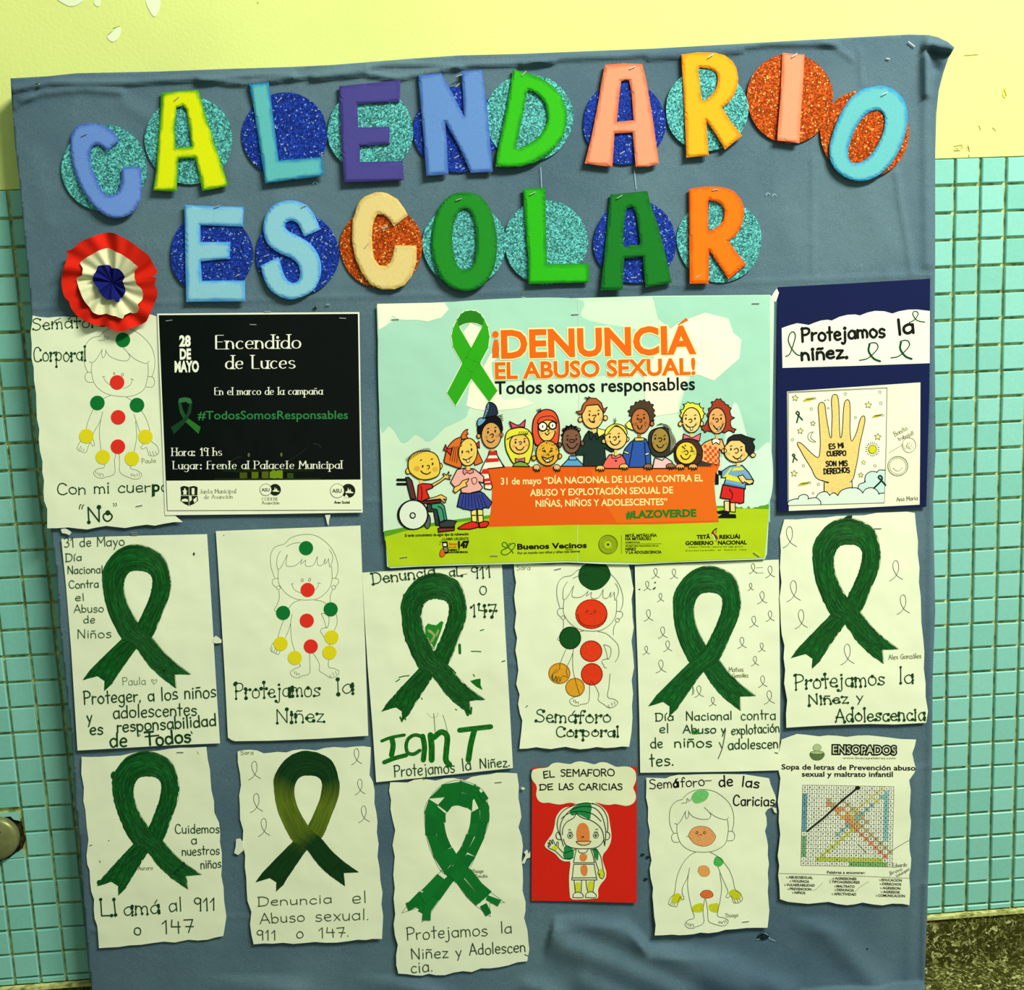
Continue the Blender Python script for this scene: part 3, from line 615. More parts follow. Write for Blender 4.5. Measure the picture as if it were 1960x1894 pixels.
LET = [
('C', (108,150,212), (70,104,178), L1, 'slate blue foam letter C at the left end of the top row', True, [(400,810),(408,760),(436,718),(490,700),(550,703),(612,725),(652,757),(668,783),(676,800),(640,832),(612,860),(600,850),(580,832),(545,822),(520,842),(511,885),(520,950),(548,1020),(578,1080),(605,1106),(640,1106),(672,1085),(686,1040),(690,990),(698,956),(750,948),(797,953),(803,1000),(806,1070),(796,1140),(758,1203),(700,1234),(640,1238),(585,1215),(530,1170),(480,1100),(440,1020),(415,940),(402,870)], []),
('A', (226,238,8), (78,160,20), L1, 'yellow foam letter A with green edges', False, [(915,528),(1020,516),(1128,510),(1165,640),(1215,800),(1260,930),(1298,1055),(1225,1072),(1150,1085),(1125,960),(1110,898),(1015,905),(1005,1088),(940,1086),(870,1082),(888,970),(900,800),(912,650)], [[(1003,612),(1040,600),(1060,625),(1075,720),(1090,832),(1000,840),(994,730)]]),
('L', (96,190,182), (28,120,160), L1, 'teal foam letter L with blue edges in the top row', False, [(1415,480),(1528,466),(1550,640),(1585,912),(1830,892),(1842,1000),(1670,1020),(1508,1042),(1470,800),(1440,600)], []),
('E', (74,70,140), (62,56,124), L2, 'dark purple foam letter E', False, [(85,312),(435,276),(430,400),(190,415),(195,545),(372,543),(374,640),(205,652),(205,742),(447,737),(455,845),(250,854),(115,857),(98,600)], []),
('N', (100,146,200), (62,104,172), L2, 'slate blue foam letter N', False, [(535,250),(668,238),(725,340),(795,480),(790,350),(780,228),(900,218),(930,450),(960,797),(835,804),(770,660),(690,515),(700,650),(708,812),(583,822),(560,530)], []),
('D', (52,192,22), (28,140,26), L2, 'bright green foam letter D tilted to the right', False, [(1075,216),(1110,224),(1150,235),(1195,247),(1230,262),(1300,308),(1350,370),(1378,440),(1382,480),(1380,525),(1362,590),(1322,650),(1270,702),(1200,745),(1120,767),(1040,772),(976,767),(985,690),(1010,570),(1040,420),(1060,300)], [[(1158,343),(1175,340),(1200,350),(1232,375),(1260,420),(1270,480),(1268,515),(1250,555),(1218,600),(1160,640),(1095,665),(1110,580),(1135,450)]]),
('A', (246,160,116), (226,112,70), L2, 'peach foam letter A on the dark blue disc', False, [(1598,190),(1700,182),(1810,185),(1835,290),(1870,500),(1905,750),(1840,770),(1772,770),(1755,575),(1652,580),(1640,770),(1560,762),(1483,750),(1520,600),(1560,400),(1580,270)], [[(1690,284),(1712,277),(1735,280),(1750,360),(1760,505),(1665,514),(1678,380)]]),
('R', (246,184,32), (232,140,14), L3, 'amber yellow foam letter R in the top row', False, [(173,175),(260,163),(350,165),(400,178),(440,208),(462,245),(472,300),(466,345),(450,388),(420,425),(388,452),(430,520),(492,597),(402,670),(360,600),(305,518),(310,600),(318,700),(201,712),(195,560),(185,350)], [[(265,250),(290,245),(315,248),(345,260),(363,285),(362,325),(350,362),(325,392),(285,413),(272,330)]]),
('I', (244,160,116), (236,130,84), L3, 'narrow peach foam letter I on an orange disc', False, [(700,166),(760,172),(817,175),(808,350),(797,500),(790,637),(673,622),(690,400),(697,260)], []),
('O', (104,192,186), (46,148,186), L3, 'turquoise foam letter O leaning right at the end of the top row', True, [(1155,345),(1230,339),(1300,370),(1342,430),(1354,500),(1345,580),(1312,670),(1262,750),(1200,805),(1130,832),(1060,827),(990,787),(953,730),(946,660),(965,580),(1000,490),(1050,410),(1100,365)], [[(1190,463),(1220,475),(1234,510),(1226,580),(1195,650),(1150,710),(1100,738),(1060,735),(1044,690),(1058,620),(1095,540),(1140,485)]]),
('E', (142,206,240), (74,156,222), L4, 'light blue foam letter E beginning the second row', False, [(157,95),(320,102),(496,106),(490,219),(370,214),(249,211),(250,306),(419,305),(415,402),(330,408),(250,416),(258,526),(380,524),(502,525),(504,643),(330,644),(168,646),(162,400)], []),
('S', (142,206,240), (74,156,222), L4, 'light blue foam letter S', True, [(929,232),(926,222),(900,158),(860,104),(800,74),(730,71),(668,94),(624,146),(606,210),(611,270),(640,328),(700,370),(760,396),(800,430),(815,480),(805,523),(775,538),(745,523),(720,480),(697,400),(690,394),(680,396),(600,436),(590,442),(592,452),(610,515),(640,572),(690,612),(760,632),(830,616),(890,580),(925,520),(936,450),(920,380),(880,322),(820,280),(760,250),(731,222),(736,197),(770,185),(805,207),(834,266),(840,273),(850,271),(920,240)], []),
('C', (232,212,132), (214,184,98), L4, 'cream foam letter C on an orange disc', False, [(1140,100),(1156,72),(1180,48),(1240,24),(1275,22),(1310,28),(1370,63),(1410,118),(1428,155),(1348,217),(1320,175),(1290,152),(1255,147),(1238,175),(1227,220),(1224,280),(1226,340),(1237,400),(1265,438),(1300,441),(1328,422),(1342,380),(1353,325),(1478,325),(1477,420),(1450,500),(1410,550),(1350,575),(1280,576),(1215,547),(1165,480),(1130,400),(1110,300),(1112,190)], []),
('O', (30,142,34), (16,110,34), L4, 'dark green foam letter O', True, [(1740,24),(1820,35),(1880,90),(1917,180),(1934,300),(1926,420),(1890,510),(1830,566),(1750,584),(1670,560),(1610,500),(1572,400),(1561,300),(1575,190),(1610,100),(1670,40)], [[(1748,120),(1780,135),(1806,200),(1816,290),(1812,370),(1795,435),(1750,465),(1712,440),(1690,380),(1680,295),(1688,210),(1712,145)]]),
('L', (44,188,20), (22,136,24), L5, 'bright green foam letter L in the second row', False, [(221,78),(378,67),(380,250),(384,450),(390,600),(681,596),(680,728),(470,732),(260,738),(258,560),(235,300)], []),
('A', (18,122,32), (12,98,30), L5, 'dark green foam letter A', False, [(828,116),(960,104),(1085,92),(1110,190),(1160,330),(1205,500),(1256,730),(1165,746),(1075,762),(1060,650),(1055,548),(925,560),(920,650),(915,779),(838,781),(761,782),(780,600),(800,400),(818,210)], [[(945,214),(965,208),(985,208),(1010,270),(1025,380),(1032,462),(975,466),(925,476),(920,380),(932,270)]]),
('R', (248,124,14), (232,92,10), L5, 'orange foam letter R ending the second row', False, [(1374,80),(1440,66),(1510,61),(1560,61),(1600,65),(1650,76),(1690,95),(1735,148),(1752,190),(1759,235),(1745,320),(1720,372),(1690,410),(1650,440),(1700,510),(1772,602),(1650,706),(1580,600),(1515,503),(1512,735),(1380,736),(1377,400)], [[(1510,166),(1530,162),(1555,163),(1590,178),(1612,205),(1622,245),(1610,300),(1580,336),(1550,352),(1510,360)]]),
]
LST = [[(481,762,25)], [(1005,560,40)], [], [], [(770,250,20)], [(1138,238,45), (1000,690,80)], [(1755,205,25)], [(330,180,35)], [(765,178,35), (800,583,-5)], [(1235,378,30)], [(345,102,20)], [(838,102,25)], [(1195,325,50), (1297,225,20)], [(1718,63,20)], [(290,108,28)], [(893,133,30)], [(1558,84,8), (1437,685,28)]]
for (ch, c, e, F, lb, cv, out, holes), stp in zip(LET, LST):
    x, y = F(*np.mean(out, 0)); d0 = .0487
    T = Thing('foam_letter', lb, 'letter', ID, (x, y), (lambda z: (lambda X, Y: z+0*np.asarray(X)))(d0), 'foam letters of the title')
    L = [[F(*p) for p in q] for q in [out, *holes]]
    if cv: L = [catmull(q, True) for q in L]
    elif holes: L = [L[0]]+[catmull(q, True) if len(q) > 8 else q for q in L[1:]]
    L = [resample(q, 5, True) for q in L]
    v, f = cdt(L, 5.5); ds = segdist(L, v[:,0], v[:,1]); tk = .0034
    rnd = tk-.0011*(1-np.clip(ds/3.2, 0, 1))**2
    wv = np.zeros(len(v)); mx = v[:,1].max(); mn = v[:,1].min(); wv = .0025*np.clip((v[:,1]-mn)/(mx-mn), 0, 1)**2 + .0008*np.sin(v[:,0]/40+ord(ch)+v[:,1]/70)
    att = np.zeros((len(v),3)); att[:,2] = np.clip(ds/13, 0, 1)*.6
    a = T.art('foam', 0); M = foam_mat(c, e)
    def put(xy, dz, at, fc=()):
        k = a.n; d = d0+dz; a.v.append(Wn(xy[:,0], xy[:,1], d)); a.n += len(xy); a.a.append(at); a.f += [tuple(int(i)+k for i in q_) for q_ in fc]; a.m += [a.mi(M)]*len(fc); return k
    put(v, rnd+wv, att, f)
    for q in L:
        A_ = np.array(q); n = len(q)
        i_ = [int(np.argmin((v[:,0]-px)**2+(v[:,1]-py)**2)) for px, py in q]
        k0 = put(A_, rnd[i_]+wv[i_], np.zeros((n,3))); k1 = put(A_, wv[i_], np.zeros((n,3)))
        a.f += [(k0+j, k0+(j+1) % n, k1+(j+1) % n, k1+j) for j in range(n)]; a.m += [0]*n
    ob = a.done()
    if ch == 'R' and c[1] < 150:
        a = Art('seam', L5, lambda X, Y: d0+.0035+0*np.asarray(X), T.o, T.root, 1)
        sm = (150,58,4)
        a.stroke([(1510,62),(1511,200),(1513,360),(1514,505)], 4, sm); a.stroke([(1632,575),(1645,600),(1670,640),(1690,665)], 4, sm); a.stroke([(1700,600),(1720,612),(1745,618),(1765,605)], 4, sm); a.stroke([(1632,575),(1655,562),(1672,575),(1672,610)], 3, sm); a.done()
    for (sx, sy, sa) in stp: px, py = F(sx, sy); T.staple(px, py, sa, 12, .0046)
# ------------------------------------------------------------------ the tricolour rosette
RF_ = Fr(100,420,7.892)
T = Thing('fabric_rosette', 'pleated red, white and blue fabric rosette left of the second title row', 'rosette', RF_, (900,950), lambda x, y: .050+0*np.asarray(x))
def ringpts(L):                                            # angle -> radius from a traced outline
    cx, cy = 905, 950; a = np.array([math.atan2(y-cy, x-cx) for x, y in L]); r = np.array([math.hypot(x-cx, y-cy) for x, y in L]); o = np.argsort(a)
    th = np.linspace(-math.pi, math.pi, 181)[:-1]; return th, np.interp(th, a[o], r[o], period=2*math.pi)
red = [(200,480),(240,535),(205,640),(160,780),(140,900),(145,1020),(180,1160),(255,1240),(280,1330),(380,1460),(520,1540),(680,1600),(800,1600),(900,1660),(1010,1690),(1100,1680),(1180,1640),(1330,1590),(1420,1540),(1470,1430),(1530,1290),(1580,1180),(1590,1080),(1540,980),(1490,880),(1580,870),(1590,800),(1540,690),(1505,640),(1470,560),(1330,450),(1200,350),(1060,270),(930,205),(860,195),(700,225),(560,280),(420,340),(320,435),(270,465)]
crm = [(415,655),(480,600),(600,530),(740,455),(850,430),(960,490),(1120,575),(1240,670),(1300,715),(1240,780),(1240,880),(1270,980),(1345,1040),(1375,1130),(1360,1210),(1290,1280),(1310,1350),(1290,1400),(1230,1420),(1180,1400),(1090,1440),(1070,1500),(960,1460),(820,1420),(700,1440),(610,1400),(560,1320),(480,1220),(420,1080),(385,980),(365,880),(450,845),(465,740),(440,700)]
blu = [(690,700),(760,690),(870,690),(900,735),(1000,745),(1060,800),(1095,870),(1060,930),(1085,1000),(1110,1080),(1060,1170),(1020,1200),(1005,1250),(960,1240),(930,1200),(820,1205),(740,1130),(690,1030),(610,900),(630,830),(670,770)]
th, rr = ringpts(red); _, rc = ringpts(crm); _, rb_ = ringpts(blu)
def pleat(a_, k, s): return s*(.55*np.sin(9*a_+.6)+.45*np.sin(14*a_+2.1)+.3*np.sin(5*a_))*k
def ring(name, ri, ro, di, do, pk, m, lb):
    a = T.art(name, 0, lb); V = []; ns = 9; n = len(th)
    for j in range(ns):
        t = j/(ns-1); r = ri+(ro-ri)*t; x = 905+r*np.cos(th); y = 950+r*np.sin(th)
        X = RF_.x+x/RF_.k; Y = RF_.y+y/RF_.k
        d = .050+di+(do-di)*t+pleat(th+.12*t, .3+.7*t, pk)
        V.append(Wn(X, Y, np.maximum(d, .0492)))
    k = a.n; a.v.append(np.concatenate(V)); a.n += ns*n; a.a.append(np.zeros((ns*n,3)))
    F = [(j*n+i, j*n+(i+1) % n, (j+1)*n+(i+1) % n, (j+1)*n+i) for j in range(ns-1) for i in range(n)]
    a.f += F; a.m += [a.mi(m)]*len(F); o = a.done(); o.data.polygons.foreach_set('use_smooth', [True]*len(F)); return o
ring('outer_ruffle', rc*.8, rr, .006, .009, .0044, mat((206,34,16), 'felt'), 'red felt outer ruffle')
ring('middle_ruffle', rb_*.6, rc, .007, .0125, .0046, mat((216,220,166), 'felt'), 'cream felt middle ruffle')
ring('centre_ruffle', rb_*.02, rb_, .010, .0165, .0030, mat((20,26,98), 'felt'), 'dark blue centre ruffle')
# ------------------------------------------------------------------ generic drawings
INK, INKG, PEN = (16,44,22), (22,62,26), (92,98,58)
def affine(src, dst):
    A_ = np.array([[x, y, 1] for x, y in src]); B = np.linalg.lstsq(A_, np.array(dst, float), rcond=None)[0]
    return lambda p: tuple(np.array([p[0], p[1], 1]) @ B)
T_PAIR = [((335,1165),(500,1280)), ((450,1050),(610,1120)), ((590,915),(705,990)), ((655,850),(775,940)), ((714,790),(835,885)), ((775,665),(905,720)), ((815,560),(965,560)), ((830,450),(968,430)), ((795,395),(905,260)), ((720,378),(720,175)), ((650,390),(560,215)), ((610,450),(450,350)), ((605,540),(438,480)), ((640,660),(475,680)), ((714,790),(580,900)), ((760,850),(650,945)), ((820,900),(705,990)), ((910,1010),(800,1120)), ((1010,1105),(890,1210))]
T_LT = [(358,1148),(335,1165),(280,1240),(455,1195),(450,1325),(500,1280),(518,1262)]
T_RT = [(988,1086),(1010,1105),(1130,1195),(1005,1195),(1015,1305),(890,1210),(872,1192)]
T_KEY = [(720,175),(435,480),(970,540),(720,380),(712,793),(705,990),(280,1240),(450,1325),(1130,1195),(1015,1305)]
def fixcat(p, m=8):
    p = [p[0]]+list(p)+[p[-1]]; o = []
    for i in range(1, len(p)-2):
        a, b, c, d = p[i-1:i+3]
        for j in range(m):
            t = j/m; o.append(tuple(.5*(2*b[k]+(c[k]-a[k])*t+(2*a[k]-5*b[k]+4*c[k]-d[k])*t*t+(3*b[k]-a[k]-3*c[k]+d[k])*t**3) for k in (0,1)))
    return o+[p[-1]]
def ribbon(a, keys, m, jit=4, lay=0, top='down', seed=1):
    """painted awareness ribbon swept along the loop, with forked tails"""
    g = affine(T_KEY, keys); rd = random.Random(seed); k = a.fr.k
    L = fixcat([a.fr(*g(p)) for p, _ in T_PAIR]); R_ = fixcat([a.fr(*g(q)) for _, q in T_PAIR])
    n = 150; L = np.array(L); R_ = np.array(R_)
    def par(Q):
        s_ = np.linspace(0, 1, len(Q)); return np.stack([np.interp(np.linspace(0,1,n), s_, Q[:,0]), np.interp(np.linspace(0,1,n), s_, Q[:,1])], 1)
    L, R_ = par(L), par(R_)
    jn = np.array([rd.gauss(0, jit/k*.35) for _ in range(n)]); jm = np.array([rd.gauss(0, jit/k*.35) for _ in range(n)])
    D = R_-L; D /= np.linalg.norm(D, axis=1)[:,None]; L = L-D*jn[:,None]*.8; R_ = R_+D*jm[:,None]
    ns = 5; V = np.concatenate([L+(R_-L)*j/(ns-1) for j in range(ns)])
    att = np.zeros((len(V),3)); s_ = np.concatenate([[0], np.cumsum(np.linalg.norm(np.diff((L+R_)/2, axis=0), axis=1))])/100
    for j in range(ns): att[j*n:(j+1)*n,0] = s_; att[j*n:(j+1)*n,1] = j/(ns-1); att[j*n:(j+1)*n,2] = np.linspace(0, 1, n)
    F = [(j*n+i, j*n+i+1, (j+1)*n+i+1, (j+1)*n+i) for j in range(ns-1) for i in range(n-1)]
    V1 = V; F1 = [f_ for f_ in F if (f_[0] % n) < n*.62]; F2 = [f_ for f_ in F if (f_[0] % n) >= n*.60]
    hi, lo = (lay+2, lay) if top == 'down' else (lay, lay+2)
    a.add(V1, F1, m, lo, att); a.add(V1, F2, m, hi, att)
    for tl, ly, sv in ((T_LT, lo, 0.0), (T_RT, hi, float(s_[-1]))):
        pts = [a.fr(*g(p)) for p in tl]; q = resample(pts, 5, True); q = [(x+rd.gauss(0, jit/k*.2), y+rd.gauss(0, jit/k*.2)) for x, y in q]
        v, f = cdt([q], 6); A_ = np.zeros((len(v),3)); A_[:,2] = 1 if sv else 0
        e0, e1 = np.array(pts[0]), np.array(pts[-1]); w_ = np.linalg.norm(e1-e0); ax = (e1-e0)/w_; nn = np.array([ax[1], -ax[0]])
        A_[:,1] = (v-e0)@ax/w_; A_[:,0] = sv+(1 if sv else -1)*np.abs((v-e0)@nn)/100
        a.add(v, f, m, ly, A_)
    return g
def pencil_ribbon(a, keys, c, w=3, off=0):
    g = affine(T_KEY, keys)
    a.stroke([g(q) for _, q in T_PAIR[2:17]], w, c); a.stroke([g(p) for p, _ in T_PAIR[2:17]], w, c)
    for tl in (T_LT, T_RT): a.stroke([g(p) for p in tl], w, c, curve=False)
    a.stroke([g(p) for p, _ in T_PAIR[:4]], w, c); a.stroke([g(p) for p, _ in T_PAIR[14:]], w, c); a.stroke([g(q) for _, q in T_PAIR[:4]], w, c); a.stroke([g(q) for _, q in T_PAIR[14:]], w, c)
def lazo(a, x, y, h, w, c, sl=.1, wd=.42, ml=1.0, mr=1.0):
    """little pen-drawn loop ribbon; x,y = top of the loop"""
    W_ = wd*h; a.brk()
    a.stroke([(x-W_*ml*1.0, y+h), (x-W_*.25, y+h*.86), (x+W_*.45, y+h*.5), (x+W_*.42, y+h*.12), (x, y), (x-W_*.42, y+h*.16), (x-W_*.32, y+h*.45), (x+W_*.25, y+h*.75), (x+W_*1.15*mr, y+h*.93)], w, c)
def wob(pts, step=22, amp=2.2, seed=0):
    rd = random.Random(seed); o = []
    for i in range(len(pts)):
        a_, b = pts[i], pts[(i+1) % len(pts)]; o.append(a_)
    return o
BOY = [((400,715),(365,640),(352,540),(365,440),(410,375),(470,345),(492,345)), ((490,345),(550,280),(640,240),(740,232),(850,255),(950,320),(1020,400),(1055,500),(1060,600),(1040,690)),
 ((437,615),(437,700),(470,810),(540,880),(640,915),(800,915),(900,880),(970,820),(995,720),(1000,640),(990,560)), ((410,603),(440,612),(480,570),(525,480)), ((530,465),(527,510),(540,553),(562,530),(565,465)),
 ((565,480),(610,530),(700,558),(780,555),(808,520),(790,480),(735,428)), ((790,480),(860,530),(950,562),(980,560),(1003,535)), ((485,385),(545,375)), ((547,372),(545,330),(560,340),(568,365),(590,335)),
 ((440,712),(395,715),(375,760),(400,808),(460,808)), ((1000,690),(1050,695),(1070,740),(1050,790),(990,795)), ((640,920),(560,970),(480,1080),(430,1220),(408,1370),(365,1420),(342,1480),(352,1500),(370,1480),(380,1455)),
 ((360,1500),(375,1512),(395,1470)), ((385,1512),(402,1515),(415,1480)), ((410,1518),(435,1515),(447,1470),(468,1410),(490,1440),(512,1440),(510,1415),(492,1362),(500,1300),(550,1200),(575,1090)),
 ((562,1150),(552,1280),(570,1420),(600,1550),(625,1640),(560,1665),(522,1705),(535,1735),(570,1755),(620,1755),(640,1740),(700,1720),(732,1680),(722,1560),(740,1430)), ((750,1430),(772,1560),(780,1670),(830,1705),(890,1722),(930,1730),(980,1715),(998,1670),(950,1640),(880,1612),(910,1450),(925,1300),(905,1150)),
 ((800,920),(900,980),(1000,1100),(1050,1220),(1075,1330),(1130,1370),(1155,1430),(1142,1460),(1118,1430)), ((1135,1460),(1115,1478),(1090,1430)), ((1110,1475),(1085,1480),(1062,1435)), ((1080,1478),(1058,1475),(1030,1400),(1000,1420),(972,1408),(995,1350),(940,1220),(885,1080)),
 ((540,1690),(548,1718)), ((560,1700),(570,1730)), ((580,1705),(590,1740)), ((590,1720),(605,1708),(620,1725),(610,1745)), ((905,1700),(890,1690),(905,1680),(925,1700)), ((930,1680),(935,1705)), ((950,1670),(958,1698)), ((970,1662),(978,1690))]
GIRL = [((540,495),(510,400),(510,300),(550,240),(620,218),(680,165),(780,140),(880,150),(970,210),(1030,290),(1060,380),(1060,450),(1042,500)), ((572,430),(572,530),(620,610),(700,665),(800,680),(900,665),(980,600),(1012,520),(1010,400)),
 ((590,275),(562,330),(560,400),(570,427),(600,400),(645,305)), ((645,305),(638,350),(640,398),(700,400),(745,370),(768,342)), ((768,342),(755,385),(775,370),(797,350)), ((797,350),(795,395),(830,403),(865,385),(892,322)), ((892,322),(892,370),(900,395),(935,390),(958,340)), ((958,340),(955,385),(975,360),(985,338)), ((985,338),(990,380),(997,410),(1020,340),(1010,295),(990,265)),
 ((635,242),(690,215),(755,207)), ((575,500),(530,508),(523,545),(553,577)), ((1015,500),(1060,505),(1066,540),(1037,570)), ((589,580),(580,595),(560,588),(560,568),(580,563),(589,580)), ((1044,577),(1035,592),(1012,585),(1015,563),(1035,560),(1044,577)),
 ((575,600),(580,660),(565,710),(538,765),(560,775)), ((1018,595),(1000,640),(1000,700)), ((750,680),(700,700),(655,750),(620,830),(590,910),(568,985)), ((870,680),(930,690),(990,730),(1045,790),(1055,870),(1030,930)), ((685,795),(665,900),(630,990)), ((672,870),(680,1000),(705,1095),(740,1195),(755,1225)),
 ((925,790),(950,850),(968,910),(988,870),(985,815),(950,792),(925,790)), ((975,905),(930,915),(918,940),(935,960),(940,978),(962,985)), ((755,1225),(700,1250),(670,1275),(690,1310),(740,1320),(765,1305),(820,1290),(832,1250),(828,1120)), ((840,1100),(880,1150),(910,1210),(908,1260),(960,1295),(1000,1320),(1050,1305),(1072,1270),(1040,1245),(985,1228),(990,1140),(993,1030)),
 ((545,1015),(515,1055),(507,1090),(518,1105)), ((520,1070),(518,1100),(533,1110),(545,1080)), ((533,1110),(550,1120),(562,1085)), ((550,1120),(572,1128),(588,1095)), ((700,1265),(708,1290)), ((715,1268),(725,1298)), ((725,1290),(742,1285),(745,1305)), ((1000,1295),(990,1305),(1008,1315)), ((1020,1275),(1028,1300)), ((1042,1265),(1050,1292))]
def figure(a, strokes, g, w, c):
    for st in strokes: a.stroke([g(p) for p in st], w, c)
IDG = lambda p: p
def scr(T, pts, m=(226,236,176)): pass
RED_S, GRN_S, YEL_S = (226,48,32), (10,116,44), (226,216,28)
SHG = 'drawings stapled on the blue cloth'
PAPER = (231,243,198)
def sheet(name, label, cat, fr, out, d0=.0474, curve=False, amp=.0007, tilt=.0022, group=SHG, m=None, grid=13, papername='paper'):
    A_ = np.array([fr(*p) for p in out]); y0, y1 = A_[:,1].min(), A_[:,1].max()
    surf = wavy(d0, amp, tilt=tilt, y0=y0+.3*(y1-y0), y1=y1)
    T = Thing(name, label, cat, fr, tuple(np.mean(out, 0)), surf, group)
    T.slab(papername, out, m or mat(PAPER, 'paper'), curve, grid=grid); return T
def stick(T, pts, r):
    for (x, y, c) in pts:
        a = T.art('dot_sticker', 3, {RED_S: 'round red sticker', GRN_S: 'round green sticker', YEL_S: 'round yellow sticker'}[c])
        a.dot(x, y, r, mat(c), 1, n=28); a.done()
# ------------------------------------------------------------------ drawing: body traffic light, upper left (round stickers)
F = Fr(40,590,4.403)
T = sheet('drawing_sheet', 'body outline drawing with round stickers under the rosette, reading Semáforo Corporal', 'drawing', F,
 [(98,60),(160,72),(230,78),(300,70),(380,68),(450,74),(700,60),(1000,48),(1100,52),(1150,70),(1165,200),(1190,900),(1215,1500),(1240,1740),(1300,1745),(1365,1800),(1290,1800),(1200,1815),(1130,1830),(1060,1822),(960,1835),(880,1850),(800,1842),(720,1832),(640,1845),(560,1862),(480,1855),(400,1845),(300,1852),(222,1852),(222,1760),(222,1690),(195,1620),(190,1540),(195,1450),(180,1380),(182,1290),(160,1200),(150,1100),(155,1020),(135,930),(130,800),(128,720),(110,600),(108,500),(90,420),(92,300),(82,200),(95,120)])
g = affine([(375,760),(1070,740),(720,915),(522,1705),(998,1670),(342,1480),(1155,1430),(740,232),(740,1430)], [(545,570),(1124,605),(830,737),(607,1368),(1020,1385),(468,1160),(1160,1200),(870,172),(820,1230)])
a = T.art('line_drawing', 1, 'thin pen outline of a child'); figure(a, [s_ for i, s_ in enumerate(BOY)], g, 3.2, (78,88,52))
a.stroke([(688,575),(710,572)], 3, PEN); a.stroke([(695,578),(720,620),(760,650)], 3, PEN); a.stroke([(940,596),(925,640),(890,665),(860,675)], 3, PEN); a.stroke([(925,590),(952,602)], 3, PEN)
a.ell(786,548,6,9,None,PEN,3); a.ell(856,558,9,12,None,PEN,3); a.done()
a = T.art('lettering', 2, 'green marker lettering')
hand(a, 'Semáforo', (98,182), (730,150), 98, 7, INKG, ball=7); a.stroke([(285,105),(335,82)], 6, INKG)
hand(a, 'Corporal', (105,450), (553,438), 120, 7, INKG, ball=8)
hand(a, 'Con mi cuerpo', (305,1568), (1255,1540), 95, 8, INKG, ball=5); hand(a, 'p', (1112,1538), (1170,1535), 86, 15, INKG)
a.stroke([(492,1690),(498,1660),(508,1652)], 8, INKG); a.stroke([(515,1690),(520,1665),(530,1655)], 8, INKG); a.stroke([(778,1642),(786,1652),(782,1668)], 6, INKG); a.stroke([(798,1640),(806,1650),(800,1668)], 6, INKG)
hand(a, 'No', (560,1798), (780,1790), 120, 11, INKG, ball=15); a.done()
a = T.art('signature', 2); hand(a, 'Paula', (1018,1305), (1138,1298), 38, 3, (110,116,70)); a.done()
stick(T, [(860,265,GRN_S), (811,623,RED_S), (645,796,GRN_S), (979,814,GRN_S), (820,917,RED_S), (552,1076,YEL_S), (1050,1080,YEL_S), (818,1164,RED_S), (691,1252,YEL_S), (936,1265,YEL_S)], 61)
T.staple(998,1662,12,13)
# ------------------------------------------------------------------ black event poster
F = Fr(290,590,4.619); sf = wavy(.0492, .0004, tilt=.001, y0=700, y1=990)
T = Thing('event_poster', 'glossy black event poster with white serif text, headed Encendido de Luces', 'poster', F, (950,900), sf)
T.slab('paper', [(50,46),(980,38),(1838,33),(1850,900),(1868,1804),(1000,1818),(120,1828),(85,900)], mat((240,248,208), 'paper'))
a = T.art('printed_background', 1, 'glossy black print'); BK = mat((8,14,12), 'gloss')
a.poly([(64,60),(1825,48),(1848,1512),(126,1522)], BK)
for (x0_, x1_, yt, c) in ((780,845,1450,(70,84,14)), (885,945,1445,(92,108,16)), (975,1035,1440,(84,96,18)), (1045,1160,1430,(116,146,22)), (1200,1255,1455,(40,76,24))): a.poly([(x0_,yt),(x1_,yt),(x1_,1502),(x0_,1504)], mat(c, 'gloss'), 1)
a.poly([(640,1420),(1420,1412),(1440,1440),(620,1446)], mat((20,34,12), 'gloss'), 1); a.poly([(560,1502),(1500,1498),(1500,1508),(560,1512)], mat((30,44,14), 'gloss'), 1)
for (x, y) in ((860,1295), (1148,1292)): a.ell(x, y, 10, 18, mat((96,104,52), 'gloss'), None, lay=1)
a.stroke([(1430,1195),(1470,1200),(1500,1230)], 4, mat((50,66,44), 'gloss'), 1); a.stroke([(700,1350),(740,1325),(790,1310)], 8, mat((26,40,22), 'gloss'), 1); a.stroke([(1200,1350),(1300,1290),(1380,1230)], 10, mat((18,34,24), 'gloss'), 1); a.done()
a = T.art('printed_ribbon', 2, 'dark green printed ribbon')
a.poly([(235,830),(245,795),(295,785),(345,795),(360,830),(345,850),(300,825),(255,835)], (50,108,60)); a.poly([(235,830),(262,838),(280,900),(305,950),(340,985),(432,1050),(415,1110),(300,1005),(250,920)], (26,82,36)); a.poly([(360,830),(332,850),(322,900),(300,950),(270,985),(170,1050),(200,1112),(300,1010),(350,920)], (18,62,32), 1); a.poly([(300,1000),(330,975),(434,1048),(415,1110)], (36,116,36), 2); a.done()
a = T.art('lettering', 3, 'white printed lettering'); WH = (244,250,222)
for s_, p0, p1, h, b in (('28',(250,332),(342,332),88,.05), ('DE',(254,447),(346,446),86,.05), ('MAYO',(208,560),(416,558),90,.05)): printed(a, s_, p0, p1, h, WH, 0, b)
for s_, p0, p1, h, w in (('Encendido',(560,360),(1325,352),122,17), ('de Luces',(653,534),(1275,529),118,17), ('En el marco de la campaña',(555,765),(1515,760),66,10), ('Hora: 19 hs',(177,1303),(625,1300),70,10.5), ('Lugar: Frente al Palacete Municipal',(187,1420),(1690,1415),70,10.5)): hand(a, s_, p0, p1, h, w, WH, serif=True, jit=0)
a.done()
a = T.art('hashtag', 3, 'dark green printed hashtag'); printed(a, '#TodosSomosResponsables', (410,980), (1735,976), 72, (40,128,62), 0, .012); a.done()
a = T.art('printed_footer', 1, 'pale footer band with municipal emblems'); K = (24,34,20)
